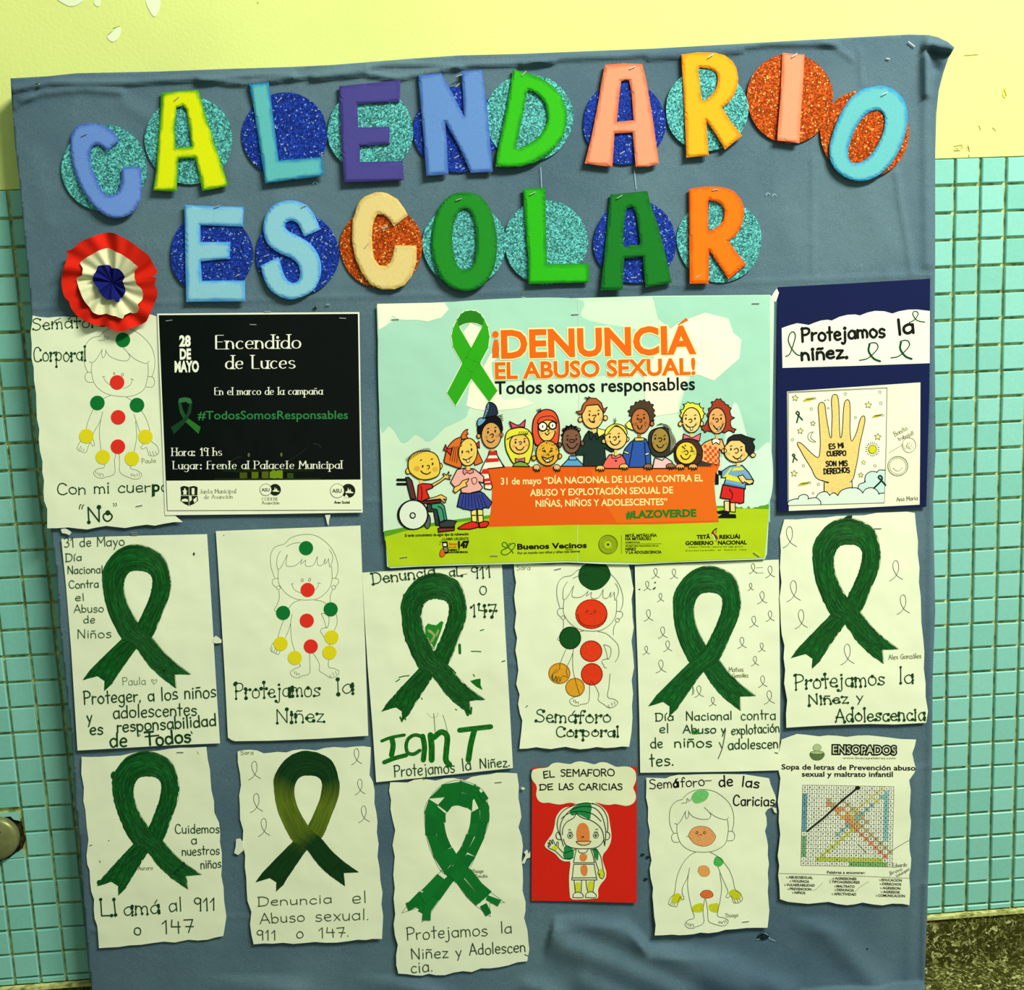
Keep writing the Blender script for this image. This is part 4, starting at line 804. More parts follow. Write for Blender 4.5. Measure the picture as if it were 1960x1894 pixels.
a.poly([(133,1526),(1845,1518),(1852,1780),(142,1786)], (234,244,200)); a.stroke([(128,1524),(140,1788),(1855,1782)], 5, K, 1, curve=False)
a.shape([(255,1580),(285,1568),(330,1578),(375,1568),(408,1580),(405,1640),(412,1700),(370,1730),(332,1745),(295,1730),(255,1700),(262,1640)], K, None, lay=1, curve=False)
PW = (234,244,200)
a.shape([(290,1590),(300,1590),(305,1610),(318,1612),(308,1625),(312,1645),(280,1645),(283,1622),(272,1612),(286,1608)], PW, None, lay=2, curve=False); a.poly([(355,1588),(380,1588),(380,1640),(372,1650),(355,1640)], PW, 2); a.poly([(265,1690),(300,1680),(322,1690),(322,1708),(268,1706)], PW, 2); a.poly([(335,1660),(352,1655),(358,1690),(340,1710)], PW, 2); a.poly([(368,1690),(400,1665),(402,1700),(378,1718)], PW, 2)
a.stroke([(258,1655),(408,1655)], 4, PW, 3); a.stroke([(332,1580),(332,1740)], 4, PW, 3)
GG = (70,84,48)
hand(a, 'Junta Municipal', (425,1636), (750,1632), 38, 4.5, GG, 1, serif=True, jit=0); hand(a, 'de Asunción', (463,1684), (720,1680), 36, 4.5, GG, 1, serif=True, jit=0)
for (x, y, r) in ((1010,1603,52), (1642,1612,62)):
    a.ell(x, y, r, r, None, K, 3, 1); a.ell(x+r*1.58, y, r, r, K, None, lay=1); a.ell(x, y, r-2, r-2, PW, None, lay=2); a.ell(x, y, r, r, None, K, 3, 2); printed(a, 'ASU', (x-r*.7, y+r*.26), (x+r*.62, y+r*.26), r*.52, K, 3, .02)
    q = x+r*1.58; a.poly([(q-r*.4,y+r*.1),(q-r*.15,y+r*.05),(q-r*.02,y-r*.5),(q+r*.12,y+r*.02),(q+r*.3,y-r*.3),(q+r*.4,y+r*.1),(q+r*.8,y+r*.25),(q+r*.6,y+r*.35),(q-r*.4,y+r*.3)], PW, 3)
a.poly([(1702,1672),(1722,1640),(1745,1672)], PW, 4)
hand(a, 'CODENI', (975,1698), (1113,1697), 26, 4, GG, 1, serif=True, jit=0); hand(a, 'Asunción', (975,1732), (1132,1730), 26, 5, GG, 1, serif=True, jit=0); hand(a, 'Área Social', (1616,1724), (1752,1723), 20, 4.5, K, 1, jit=0); a.done()
for (x, y, an) in ((155,107,8), (898,143,-2), (1690,87,-3), (1028,28,3)): T.staple(x, y, an, 13)
# ------------------------------------------------------------------ the large campaign poster
PF = Fr(0,0,1); sf = wavy(.0490, .0006, 420, 380, tilt=.0026, y0=800, y1=1090)
T = Thing('campaign_poster', 'large pale green poster with a row of cartoon children holding an orange banner', 'poster', PF, (1100,820), sf)
POUT = [(721,584),(850,578),(980,574),(1110,570),(1250,566),(1474,564),(1482,572),(1480,700),(1477,860),(1473,960),(1468,1060),(1464,1070),(1300,1076),(1220,1080),(1150,1079),(1088,1076),(980,1079),(870,1082),(800,1084),(748,1087),(741,1084),(735,980),(728,800)]
MINT, MINT2, CRM, GRASS, K = (206,234,194), (166,218,184), (238,246,204), (176,206,24), (12,16,16)
T.slab('paper', POUT, mat((196,230,190), 'paper'), grid=14)
TL, TR, BL, BR = Fr(700,540,4.780), Fr(1090,540,4.780), Fr(720,740,4.9), Fr(1090,740,4.9)
a = T.art('printed_background', 1, 'printed sky, clouds and grass')
def pp(fr, pts, c, lay, curve=False): a.fr = fr; a.poly(pts, c, lay, curve, 18); a.fr = PF
pp(PF, [(723,588),(1476,567),(1474,760),(1473,960),(1300,1000),(734,1018),(726,800)], mat(MINT, 'paper'), 0)
pp(PF, [(724,635),(740,622),(760,612),(790,610),(830,612),(850,600),(862,578),(1100,571),(1120,610),(1250,640),(1290,700),(1140,720),(940,735),(900,780),(892,798),(865,812),(850,820),(832,838),(818,845),(808,838),(795,832),(780,845),(768,846),(757,828),(745,815),(728,815)], mat(MINT2, 'paper'), 1, True)
pp(PF, [(1250,568),(1474,565),(1474,1000),(1440,960),(1390,880),(1310,830),(1298,790),(1310,750),(1330,700),(1300,640),(1260,610)], mat((160,214,180), 'paper'), 1)
pp(PF, [(1406,770),(1440,860),(1474,850),(1472,960),(1400,965),(1380,900)], mat((206,236,204), 'paper'), 2, True)
cr = mat(CRM, 'paper')
pp(TL, [(105,197),(720,185),(760,245),(690,325),(560,360),(480,345),(360,345),(300,340),(240,305),(180,400),(118,435)], cr, 3)
pp(TR, [(1240,278),(1455,333),(1500,465),(1573,525),(1555,695),(1320,900),(1180,845),(1075,850),(1020,1030),(990,1100),(1000,1190),(700,1240),(680,850),(880,500),(935,420),(1000,370)], cr, 3)
pp(TL, [(960,375),(1060,420),(960,600),(890,460)], cr, 3)
pp(TL, [(1140,660),(1250,560),(1220,680),(1150,740),(1160,860),(1230,1040),(1260,1080),(1440,1060),(1540,1110),(1420,1150),(1150,1180),(1000,1160),(920,1130),(950,940),(1050,820)], cr, 3)
pp(PF, [(735,1016),(800,1004),(900,990),(940,985),(940,1010),(800,1030),(736,1034)], (92,158,28), 2); pp(PF, [(1366,968),(1472,965),(1471,978),(1366,975)], (92,158,28), 2)
pp(PF, [(737,1027),(775,1016),(860,1001),(940,992),(1100,985),(1366,972),(1472,974),(1464,1067),(1230,1077),(1088,1073),(870,1079),(744,1084)], mat(GRASS, 'paper'), 3)
a.stroke([(1106,571),(1109,700),(1107,900),(1105,1074)], 0.7, (206,228,180), 4, curve=False); a.done()
# printed green ribbon
a = T.art('printed_ribbon', 5, 'flat green printed ribbon', fr=TL); ED = (226,240,190)
for fill, lay, gw in ((ED, 0, 16), (None, 1, 0)):
    A1 = [(838,340),(870,290),(910,265),(960,257),(1010,265),(1050,290),(1080,335),(1085,380),(1070,400),(1020,375),(960,368),(900,378),(848,405)]
    A2 = [(835,345),(855,410),(965,600),(1045,740),(1205,992),(1130,1095),(968,880),(885,740),(800,590),(787,490),(800,420)]
    A3 = [(1082,338),(1065,410),(965,600),(885,740),(745,1012),(822,1128),(968,880),(1045,740),(1120,600),(1133,500),(1118,410)]
    if gw:
        for q in (A1, A2, A3): a.stroke(q, gw, ED, 0, curve=False, closed=True)
    else:
        a.poly(A1, (36,126,24), 1, False); a.poly(A2, (46,166,22), 2); a.poly(A3, (46,166,22), 2)
a.done()
OR = (228,104,16)
a = T.art('title_lettering', 5, 'orange and black printed title', fr=TL)
def title(s_, p0, p1, h, c, bold, halo):
    printed(a, s_, p0, p1, h, halo, 0, bold+.035); printed(a, s_, p0, p1, h, c, 1, bold)
YH = (240,236,160)
a.fr = PF
title('DENUNCIA', (962,684), (1329,675), 50, OR, .035, YH); title('EL ABUSO SEXUAL!', (949,724.5), (1330,716), 30, OR, .03, YH); printed(a, 'Todos somos responsables', (948,754), (1330,745.5), 24, K, 1, .012)
a.fr = TR; a.poly([(990,387),(1065,325),(1090,347),(1000,393)], OR, 1)
a.fr = TL; a.ell(1186,478,32,34,OR,YH,5,0); a.poly([(1175,525),(1208,525),(1222,600),(1218,690),(1158,692),(1160,600)], OR, 1); a.done()
# banner and its writing
a = T.art('printed_banner', 5, 'orange printed banner with pale lettering', fr=PF)
BAN = [(932,896),(970,892.5),(1050,892),(1200,893),(1280,893),(1330,892),(1378,888),(1370,910),(1367,926),(1370,960),(1376,999),(1250,1003),(1090,1004),(934,1008),(940,975),(942,940),(938,915)]
a.poly(BAN, (226,92,18)); a.poly([(1130,898),(1372,894),(1366,926),(1369,960),(1374,996),(1180,1001),(1150,950)], (228,106,22), 1)
CL = (250,236,150)
printed(a, '31 de mayo “DÍA NACIONAL DE LUCHA CONTRA EL', (959,927), (1345,920.5), 12.5, CL, 2, .02); printed(a, 'ABUSO Y EXPLOTACIÓN SEXUAL DE', (1015,949), (1288,943.5), 12.5, CL, 2, .02); printed(a, 'NIÑAS, NIÑOS Y ADOLESCENTES”', (1025.5,969.6), (1277,966), 12.5, CL, 2, .02)
printed(a, '#LAZOVERDE', (1199,991.5), (1332,988), 13.5, (40,118,30), 2, .05); a.done()
# footer
a = T.art('printed_footer', 6, 'small black footer lettering and emblems', fr=PF); G = (62,92,20)
for s_, p0, p1, h, b in (('Si tenés conocimiento de algún tipo de vulneración',(775,1026.8),(897,1023.8),5,.01), ('LLAMÁ URGENTE',(847.5,1033.6),(897,1033.2),5,.0), ('147',(878,1047.8),(897,1047.2),11.5,.06), ('NIÑEZ Y',(860,1054),(880,1053.6),3.2,.04), ('ADOLESCENCIA',(860,1058.2),(895.5,1057.6),3.2,.04),
 ('Buenos Vecinos',(991,1050.9),(1122.5,1047.8),10,.015), ('Por un mundo con niños y niñas más alegres',(991,1060.3),(1110,1056.6),4.5,.0), ('MITÃ, MITÃKUÑA',(1197.5,1027.6),(1257,1026.6),5.2,.015), ('HA MITARUSU',(1197.5,1033.6),(1246,1033),5.2,.015), ('SAMBYHYHA',(1197.5,1039),(1225,1038.8),2.6,.01), ('SECRETARIA NACIONAL DE LA',(1197.5,1046.2),(1260.4,1045.4),3,.0), ('NIÑEZ',(1197.5,1053),(1217.5,1052.9),4.8,.015), ('Y LA ADOLESCENCIA',(1197.5,1059.4),(1266,1058.4),5,.015),
 ('TETÃ',(1334,1030.8),(1359,1030.4),7,.02), ('REKUÁI',(1377.5,1030.6),(1416,1030),7,.02), ('GOBIERNO',(1312.5,1042.6),(1365.5,1042),7,.02), ('NACIONAL',(1374.8,1041.8),(1429,1041),7,.02)): printed(a, s_, p0, p1, h, K, 0, b+.018)
printed(a, 'Jajapo Nande rapera ko aga guive', (1318,1047.8), (1422,1046.6), 3, G, 0, 0); printed(a, 'Construyendo  el  futuro  hoy', (1312,1054.8), (1430,1052.6), 3, G, 0, 0)
printed(a, 'fono', (860,1043.2), (875,1042.8), 5.4, (214,70,12), 0, .03); printed(a, 'ayuda', (860,1048), (874,1047.6), 3, (214,70,12), 0, .03)
a.fr = BL
a.poly([(616,1452),(668,1448),(684,1558),(650,1566),(632,1550)], K); a.poly([(628,1468),(658,1466),(662,1492),(632,1494)], (230,236,190), 1)
for i in range(3):
    for j in range(3): a.poly([(636+i*12,1508+j*14),(643+i*12,1508+j*14),(644+i*12,1516+j*14),(637+i*12,1516+j*14)], (214,226,120), 1)
a.shape([(600,1545),(615,1520),(630,1522),(640,1545),(645,1575),(620,1595),(598,1585)], (226,96,30), K, 4, 2); a.stroke([(590,1475),(605,1475)], 4, K); a.stroke([(596,1450),(610,1460)], 4, K); a.stroke([(612,1436),(618,1446)], 4, K)
gl = (52,112,30); a.stroke([(1225,1512),(1185,1490),(1190,1460),(1220,1465),(1235,1500),(1270,1535),(1285,1560)], 9, gl); a.stroke([(1172,1550),(1185,1530),(1230,1510),(1270,1470),(1300,1470),(1300,1495),(1262,1545),(1225,1572),(1185,1572),(1172,1550)], 9, gl); a.stroke([(1235,1500),(1245,1470),(1262,1475)], 6, gl)
a.stroke([(1778,1526),(1840,1526)], 5, K, 0)
a.fr = BR
for r_, w_ in ((88,5), (78,2.5), (50,3)): a.ell(362,1478,r_,r_,None,(44,66,16),w_)
for i in range(30):
    t_ = i*math.pi*2/30; a.stroke([(362+58*math.cos(t_),1478+58*math.sin(t_)),(362+70*math.cos(t_),1478+70*math.sin(t_))], 4.5, (44,66,16))
for i in range(16):
    t_ = i*math.pi*2/16; a.ell(362+38*math.cos(t_),1478+38*math.sin(t_),4,4,(44,66,16))
st = [(362+(18 if i % 2 == 0 else 7)*math.sin(i*math.pi/5), 1478-(18 if i % 2 == 0 else 7)*math.cos(i*math.pi/5)) for i in range(10)]; a.poly(st, K)
a.stroke([(488,1390),(488,1565)], 2.5, G); a.stroke([(527,1475),(865,1470)], 3, K)
a.stroke([(1380,1330),(1350,1350),(1340,1380),(1370,1410),(1375,1445)], 11, K); a.stroke([(1340,1385),(1355,1405),(1370,1440)], 9, (240,246,220), 1); a.stroke([(1355,1345),(1350,1370),(1380,1400),(1390,1425)], 10, (176,34,20), 1); a.stroke([(1378,1350),(1372,1370)], 6, K)
a.done()
for (x, y, an) in ((757,610.6,2), (1101,601,3), (1447,580,0), (773,1066,8), (946,1063,0), (1448,1061,-35)): T.staple(x, y, an, 14, dz=.0012)
def kid(lb, fr): return T.art('cartoon_child', 6, lb, fr=fr)
SK = (238,196,96)
def eyes(a, p, q, r=7, lay=4):
    for (x, y) in (p, q): a.ell(x, y, r, r*1.7, K, None, lay=lay)
def ln(a, *pts, w=6, lay=4, c=K): a.stroke(list(pts), w, c, lay)
def head(a, cx, cy, rx, ry, sk, eL, eR, nose, mouth, ears=True, lay=2, brow=True, er=None, teeth=None):
    if ears:
        for sg in (-1, 1):
            ex, ey = (er[0 if sg < 0 else 1] if er else (cx+sg*rx*1.12, cy+ry*.15)); a.ell(ex, ey, rx*.2, ry*.19, sk, K, 6, lay-1)
    a.ell(cx, cy, rx, ry, sk, K, 7, lay); eyes(a, eL, eR, 7, lay+3)
    ch = tuple(int(v_*.88) for v_ in sk)
    for (ex, ey) in (eL, eR): a.ell(ex+(ex-cx)*.45, ey+ry*.38, rx*.17, ry*.12, ch, None, lay=lay+1)
    ln(a, *nose, lay=lay+3); ln(a, *mouth, w=7, lay=lay+3)
    if teeth: a.shape(teeth, (246,250,226), K, 4, lay+3, False)
    if brow:
        for (ex, ey) in (eL, eR): ln(a, (ex-8, ey-ry*.24), (ex+2, ey-ry*.31), (ex+10, ey-ry*.27), w=5, lay=lay+3)
def nose_(x, y, s_=1.0): return [(x-14*s_, y-12*s_), (x+4*s_, y-20*s_), (x+14*s_, y-6*s_), (x+6*s_, y+10*s_), (x-6*s_, y+8*s_)]
def smile(x, y, w, h): return [(x-w, y), (x-w*.6, y+h*.75), (x, y+h), (x+w*.6, y+h*.7), (x+w, y-2)]
def scallop(pts, m):
    o = []
    for i in range(len(pts)):
        (x1, y1), (x2, y2) = pts[i], pts[(i+1) % len(pts)]; o.append((x1, y1)); nx, ny = (y2-y1), -(x2-x1); o.append(((x1+x2)/2+nx*m, (y1+y2)/2+ny*m))
    return o
# 1 boy in a wheelchair
a = kid('cartoon boy with yellow skin and red top in a wheelchair', BL)
for y in (872, 912): a.stroke([(200,y),(290,y)], 18, K, 1, curve=False)
a.shape([(278,850),(305,848),(335,880),(355,960),(375,1052),(325,1052),(300,960)], (60,64,60), K, 8, 1, False); a.shape([(308,870),(330,890),(350,970),(368,1050),(345,1050),(325,960)], (120,36,28), None, lay=2, curve=False)
a.shape([(480,1100),(570,1100),(590,1300),(560,1300),(540,1170),(480,1170)], (52,60,52), K, 7, 0, False); a.ell(480,1260,30,70,(90,100,84),K,6,0)
a.shape([(520,1100),(610,1088),(640,1120),(665,1250),(600,1275),(570,1150),(520,1140)], (60,150,108), K, 7, 2, False); ln(a, (580,1120), (620,1150), (640,1255))
a.shape([(590,1275),(640,1250),(700,1250),(755,1262),(735,1290),(735,1312),(600,1318)], (52,60,58), K, 7, 3, False); a.shape([(582,1325),(735,1322),(732,1345),(585,1362)], (140,50,34), K, 7, 3, False)
a.shape([(388,1060),(395,920),(440,905),(520,912),(532,945),(470,968),(500,1040),(430,1075)], (214,42,30), K, 7, 3, False); ln(a, (420,930), (430,1000), (425,1060))
a.shape([(522,912),(600,870),(640,835),(625,815),(640,812),(660,830),(680,795),(685,800),(675,835),(705,825),(700,838),(680,850),(695,870),(680,865),(650,858),(600,895),(535,935)], SK, K, 6, 3, False)
a.shape([(420,1078),(600,1060),(605,1082),(430,1095)], (126,40,30), K, 6, 4, False); a.shape([(445,1062),(560,1030),(610,1010),(660,1040),(660,1060),(630,1050),(655,1080),(640,1088),(600,1050),(500,1062)], SK, K, 6, 5, False)
a.poly([(405,870),(438,870),(445,912),(408,912)], SK, 3)
a.ell(345,1200,148,142,K,None,lay=4); a.ell(348,1200,132,134,(222,236,204),K,4,5); a.ell(343,1206,24,25,(214,228,196),K,8,7)
a.shape([(302,705),(330,640),(400,605),(500,605),(565,640),(595,710),(598,790),(570,840),(480,870),(400,862),(330,815),(305,770)], (240,204,70), K, 7, 5); a.ell(300,790,22,28,(240,204,70),K,6,4); a.ell(606,742,14,26,(240,204,70),K,6,4)
for i in range(16):
    t_ = i/15; x = 296+t_*(505-296); y = 690-95*math.sin(t_*math.pi*.55); ln(a, (x, y+12), (x-12+t_*6, y-20), w=4, lay=8)
for p in ((437,745), (530,722)): a.ell(*p, 7, 13, K, None, lay=8)
ln(a, (478,740), (495,735), (500,758), (485,772), lay=8); ln(a, (420,788), (440,808), (480,818), (510,800), w=7, lay=8); ln(a, (415,690), (428,682), lay=8); ln(a, (515,678), (530,676), lay=8)
a.ell(385,765,28,24,(220,170,60),None,lay=7); a.ell(555,770,26,22,(222,176,62),None,lay=7); a.done()
# 2 girl in a pink shirt
a = kid('cartoon girl with orange hair, pink shirt and blue skirt', BL); HO = (222,110,36)
a.shape([(940,560),(960,620),(1000,705),(960,725),(925,735),(900,640)], HO, K, 6, 0, False)
a.shape([(928,545),(965,508),(970,575)], (206,44,36), K, 6, 1, False)
for dx in (0, 60): a.shape([(890+dx,1150),(940+dx,1150),(945+dx,1262),(900+dx,1275)], (238,226,110), K, 6, 0, False); ln(a, (895+dx,1205), (940+dx,1203), lay=3)
a.shape([(765,1325),(830,1285),(900,1262),(955,1275),(965,1315),(880,1335),(780,1335)], (222,40,28), K, 7, 2, False); a.shape([(965,1275),(1010,1260),(1050,1262),(1055,1285),(1035,1315),(970,1320)], (222,40,28), K, 7, 2, False)
a.shape([(788,998),(860,1000),(970,975),(1010,1000),(1085,1082),(1075,1105),(1060,1135),(1020,1130),(990,1150),(940,1145),(900,1160),(860,1150),(820,1145),(790,1130),(760,1122)], (52,66,142), K, 7, 2, False)
for i in range(8): ln(a, (820+i*24,1010), (800+i*34,1130), w=4, lay=4)
a.shape([(760,775),(830,762),(920,770),(1010,842),(1005,900),(962,890),(1000,945),(965,985),(880,1000),(800,992),(792,945),(740,945),(698,895)], (242,176,156), K, 7, 3, False)
a.shape([(735,940),(780,920),(810,880),(870,860),(860,885),(840,900),(855,930),(800,950),(745,995),(722,975)], SK, K, 6, 6, False); ln(a, (895,860), (935,850), (945,890), (918,915), (900,890), (895,860), lay=6, w=4)
a.shape([(820,765),(860,790),(905,770),(915,800),(880,815),(850,800),(830,825),(812,800)], (232,140,130), K, 5, 5, False)
a.poly([(845,740),(880,740),(880,790),(848,785)], SK, 5)
a.shape([(800,455),(830,410),(862,398),(850,425),(866,440),(840,455),(860,480),(800,490)], HO, K, 6, 3)
a.shape([(800,480),(730,500),(670,570),(650,640),(640,705),(700,735),(790,760),(800,700),(780,600)], HO, K, 7, 4)
for i in range(4): ln(a, (690+i*22,690+i*8), (720+i*16,560), w=4, lay=6)
a.ell(862,612,88,130,(240,204,92),K,7,6,.1)
a.shape([(632,590),(652,540),(665,585),(710,572),(700,642),(665,602)], (214,50,40), K, 6, 7, False)
for p in ((808,610), (895,588)): a.ell(*p, 7, 15, K, None, lay=9)
ln(a, (845,610), (865,600), (872,620), lay=9); ln(a, (815,675), (850,685), (895,655), w=7, lay=9); a.shape([(848,682),(872,676),(875,705),(852,708)], (248,250,230), K, 4, 9, False)
for p in ((785,660), (800,640), (910,640), (920,620), (905,655)): a.ell(*p, 3, 3, (120,70,20), None, lay=9)
ln(a, (795,560), (805,545), lay=9, w=5); ln(a, (885,535), (895,550), lay=9, w=5); a.done()
# 3 boy with a cap
a = kid('cartoon boy with a dark cap and red and white striped jumper', BL)
a.shape([(1062,600),(1128,600),(1135,640),(1160,690),(1205,752),(1045,768),(1090,940),(1075,965),(1018,955),(1010,870),(975,800),(1010,720),(1050,650)], (238,238,200), K, 7, 0, False)
a.poly([(1062,602),(1126,602),(1132,640),(1058,642)], (196,40,30), 3)
for q in ([(1040,672),(1145,668),(1152,700),(1025,710)], [(1000,772),(1052,768),(1062,815),(980,815)], [(1012,862),(1072,855),(1080,880),(1014,890)], [(1016,900),(1080,895),(1082,918),(1018,922)]): a.poly(q, (206,44,34), 2)
ln(a, (1135,640), (1170,700), (1195,750), lay=3)
a.poly([(1072,570),(1110,570),(1110,605),(1072,605)], (214,160,84), 3)
a.shape([(960,340),(985,300),(1080,262),(1150,290),(1178,340),(1170,430),(985,450),(950,410)], K, K, 5, 3)
head(a, 1080, 455, 92, 122, (214,160,84), (1050,425), (1118,415), [(1070,450),(1095,440),(1100,462),(1085,475)], smile(1075,500,34,20), lay=5, er=[(962,460),(1172,450)])
a.shape([(990,320),(1050,300),(1130,300),(1160,330),(1100,320),(1040,340)], K, None, lay=7)
a.shape([(1040,165),(1075,145),(1120,175),(1138,230),(1130,262),(1030,280),(1045,220)], (32,44,66), K, 7, 8); a.shape([(1042,160),(1062,150),(1055,220),(1025,285),(1000,300),(1020,250)], (104,150,170), K, 5, 9); a.shape([(948,345),(960,300),(1005,290),(1030,305),(1000,345),(960,370)], (112,164,190), K, 6, 9)
for i in range(4): ln(a, (1130+i*6,275+i*8), (1185+i*2,262+i*18), w=5, lay=8)
for p in ((1050,425), (1118,415)): a.ell(*p, 7, 13, K, None, lay=10)
ln(a, (1070,450), (1095,440), (1100,462), (1085,475), lay=10); a.done()
# 5 girl with red hair and glasses
a = kid('cartoon girl with long red hair and round glasses', BL); HR = (226,82,40)
a.shape([(1465,400),(1480,300),(1530,235),(1600,212),(1670,235),(1710,310),(1718,420),(1700,530),(1640,520),(1560,530),(1500,550),(1475,480)], HR, K, 8, 0)
head(a, 1600, 400, 80, 112, (240,200,100), (1565,370), (1655,365), [(1600,400),(1625,405),(1610,420)], smile(1605,432,18,18), ears=False, lay=2)
a.shape([(1515,330),(1540,290),(1600,275),(1660,280),(1700,340),(1650,315),(1580,315),(1530,350)], HR, K, 5, 5)
for (x, y, r) in ((1562,372,40), (1655,362,34)): a.ell(x, y, r, r*1.02, (240,246,222), K, 9, 6); a.ell(x, y, 5, 14, K, None, lay=8)
ln(a, (1602,368), (1622,366), lay=8)
for i in range(4): ln(a, (1520+i*8,235), (1508+i*12,215-i*4), w=5, lay=5)
for p in ((1545,430), (1560,440), (1550,450), (1640,430), (1655,420)): a.ell(*p, 3, 3, (150,70,20), None, lay=6)
a.done()
# 4 girl, blond with bow
a = kid('cartoon girl with long blond hair and a pink bow', BL); HY = (226,224,56)
a.shape([(1210,480),(1240,410),(1330,380),(1420,400),(1468,470),(1470,580),(1445,680),(1420,720),(1300,725),(1240,640),(1215,570)], HY, K, 7, 1)
a.shape([(1280,745),(1300,715),(1350,700),(1410,715),(1440,748)], (120,170,60), K, 6, 3, False)
a.poly([(1340,610),(1370,610),(1370,670),(1340,670)], (240,204,110), 4)
head(a, 1345, 535, 92, 95, (238,192,96), (1308,520), (1392,512), nose_(1352,530,.9), smile(1348,565,38,28), ears=False, lay=4)
a.shape([(1228,495),(1260,440),(1330,415),(1400,420),(1440,450),(1420,445),(1330,465),(1290,460)], HY, None, lay=6); ln(a, (1228,492), (1290,460), (1420,440), lay=7)
for i in range(5): ln(a, (1330+i*18,455), (1350+i*20,418), w=4, lay=7)
for p in ((1308,520), (1392,512)): a.ell(*p, 7, 13, K, None, lay=8)
a.shape([(1250,325),(1320,360),(1345,358),(1400,308),(1392,378),(1345,375),(1275,390)], (226,74,96), K, 7, 8, False); a.shape([(1305,670),(1345,680),(1395,665),(1395,705),(1345,695),(1310,712)], (196,110,120), K, 5, 7, False); a.done()
# 7 dark curly boy
a = kid('cartoon child with dark skin, black curls and light blue jumper', BL); DK = (126,86,62)
a.shape([(1735,745),(1780,700),(1815,660),(1870,660),(1910,700),(1955,745)], (90,160,200), K, 7, 0, False); a.shape([(1812,648),(1875,648),(1878,685),(1808,685)], (110,180,214), K, 5, 2, False)
a.poly([(1825,620),(1862,620),(1862,655),(1825,655)], DK, 2)
a.shape(scallop([(1735,500),(1728,450),(1745,400),(1780,360),(1830,345),(1880,365),(1915,410),(1925,470),(1915,530)], -.35), K, None, lay=2)
head(a, 1832, 500, 86, 125, DK, (1795,495), (1878,490), [(1812,500),(1835,492),(1862,500),(1860,515),(1830,520),(1812,515)], smile(1838,535,48,42), lay=4, er=[(1722,545),(1935,530)])
for i in range(6): a.ell(1765+i*27, 402-22*math.sin(i*math.pi/5), 16, 14, None, K, 6, 6)
a.done()
# 6 laughing boy
a = kid('cartoon boy with shaved hair laughing over the banner', BL); GB = (226,174,50)
head(a, 1608, 622, 108, 118, GB, (1580,600), (1640,600), [(1600,640),(1612,628),(1622,642)], [(1555,655),(1575,690),(1610,705),(1650,690),(1665,650)], lay=8, brow=False, er=[(1480,668),(1720,650)], teeth=[(1583,685),(1625,680),(1628,708),(1588,712)])
for p in ((1580,600), (1640,600)): a.ell(*p, 13, 16, GB, None, lay=11)
ln(a, (1560,598), (1592,612), lay=12); ln(a, (1625,610), (1655,600), lay=12); ln(a, (1560,580), (1575,570), lay=12); ln(a, (1640,575), (1652,582), lay=12); ln(a, (1555,655), (1610,668), (1668,645), lay=12)
rd = random.Random(2)
for i in range(34):
    t_ = rd.uniform(math.pi*1.08, math.pi*1.95); r_ = rd.uniform(.72, .97); a.ell(1608+108*r_*math.cos(t_), 622+118*r_*math.sin(t_), 3, 3, K, None, lay=11)
for i in range(5): ln(a, (1492+i*3,600-i*14), (1478+i*4,592-i*15), w=4, lay=9); ln(a, (1712-i*3,600-i*14), (1726-i*4,592-i*15), w=4, lay=9)
for x in (1505, 1695): a.shape([(x-32,745),(x-15,730),(x+10,728),(x+32,745),(x+28,790),(x+18,770),(x+12,795),(x,772),(x-8,796),(x-14,770),(x-25,780)], (224,180,110), K, 5, 9, False)
a.done()
def hands(a, x, y, c=SK):
    a.shape([(x-42,y),(x-20,y-16),(x+15,y-18),(x+40,y),(x+34,y+34),(x+20,y+14),(x+14,y+40),(x,y+16),(x-10,y+42),(x-16,y+14),(x-36,y+30)], c, K, 5, 9, False)
# 8 tall brown haired boy
a = kid('tall cartoon boy with brown hair and dark green jacket', BR); JK = (28,50,42)
a.shape([(180,412),(230,440),(300,415),(340,520),(420,600),(395,612),(330,575),(345,745),(130,745),(135,640),(60,640),(50,600),(110,540),(150,450)], JK, K, 7, 0, False)
a.poly([(212,370),(248,370),(248,420),(228,440),(210,415)], SK, 3); ln(a, (180,420), (200,500), (230,450), (262,498), (290,420), c=K, lay=3)
head(a, 218, 270, 100, 122, (240,196,104), (188,262), (272,255), [(215,270),(252,265),(230,298),(238,330),(215,322)], [(185,300),(200,325),(232,335)], lay=4, er=[(102,308),(338,292)])
a.shape([(62,232),(110,225),(130,160),(175,118),(145,98),(185,110),(178,92),(200,105),(250,108),(300,150),(320,210),(355,190),(330,240),(300,210),(270,165),(210,170),(160,175),(130,240),(100,262)], (176,92,44), K, 6, 7, False); a.done()
# 10 afro boy
a = kid('cartoon boy with freckles, dark curly hair and blue jumper', BR)
a.shape([(612,490),(655,470),(720,490),(760,600),(765,755),(520,755),(500,640),(520,580),(570,520)], (44,86,160), K, 7, 0, False)
a.shape([(515,600),(560,615),(552,632),(510,615)], (226,226,110), K, 4, 3, False); a.shape([(710,625),(745,615),(748,632),(712,642)], (236,240,200), K, 4, 3, False); a.shape([(612,478),(700,478),(698,505),(615,508)], (222,214,90), K, 5, 3, False); ln(a, (600,510), (560,740), lay=3); ln(a, (705,520), (718,750), lay=3)
BRN = (186,112,54); a.poly([(640,430),(672,430),(672,480),(640,480)], BRN, 3)
a.shape(scallop([(560,270),(548,225),(575,180),(620,140),(660,125),(700,118),(750,135),(790,165),(800,220),(808,270),(795,320),(760,330),(620,330)], -.3), (74,58,38), K, 5, 2)
head(a, 668, 320, 88, 118, BRN, (640,300), (700,292), nose_(665,322,1.0), smile(660,362,22,34), lay=5, er=[(578,330),(775,345)])
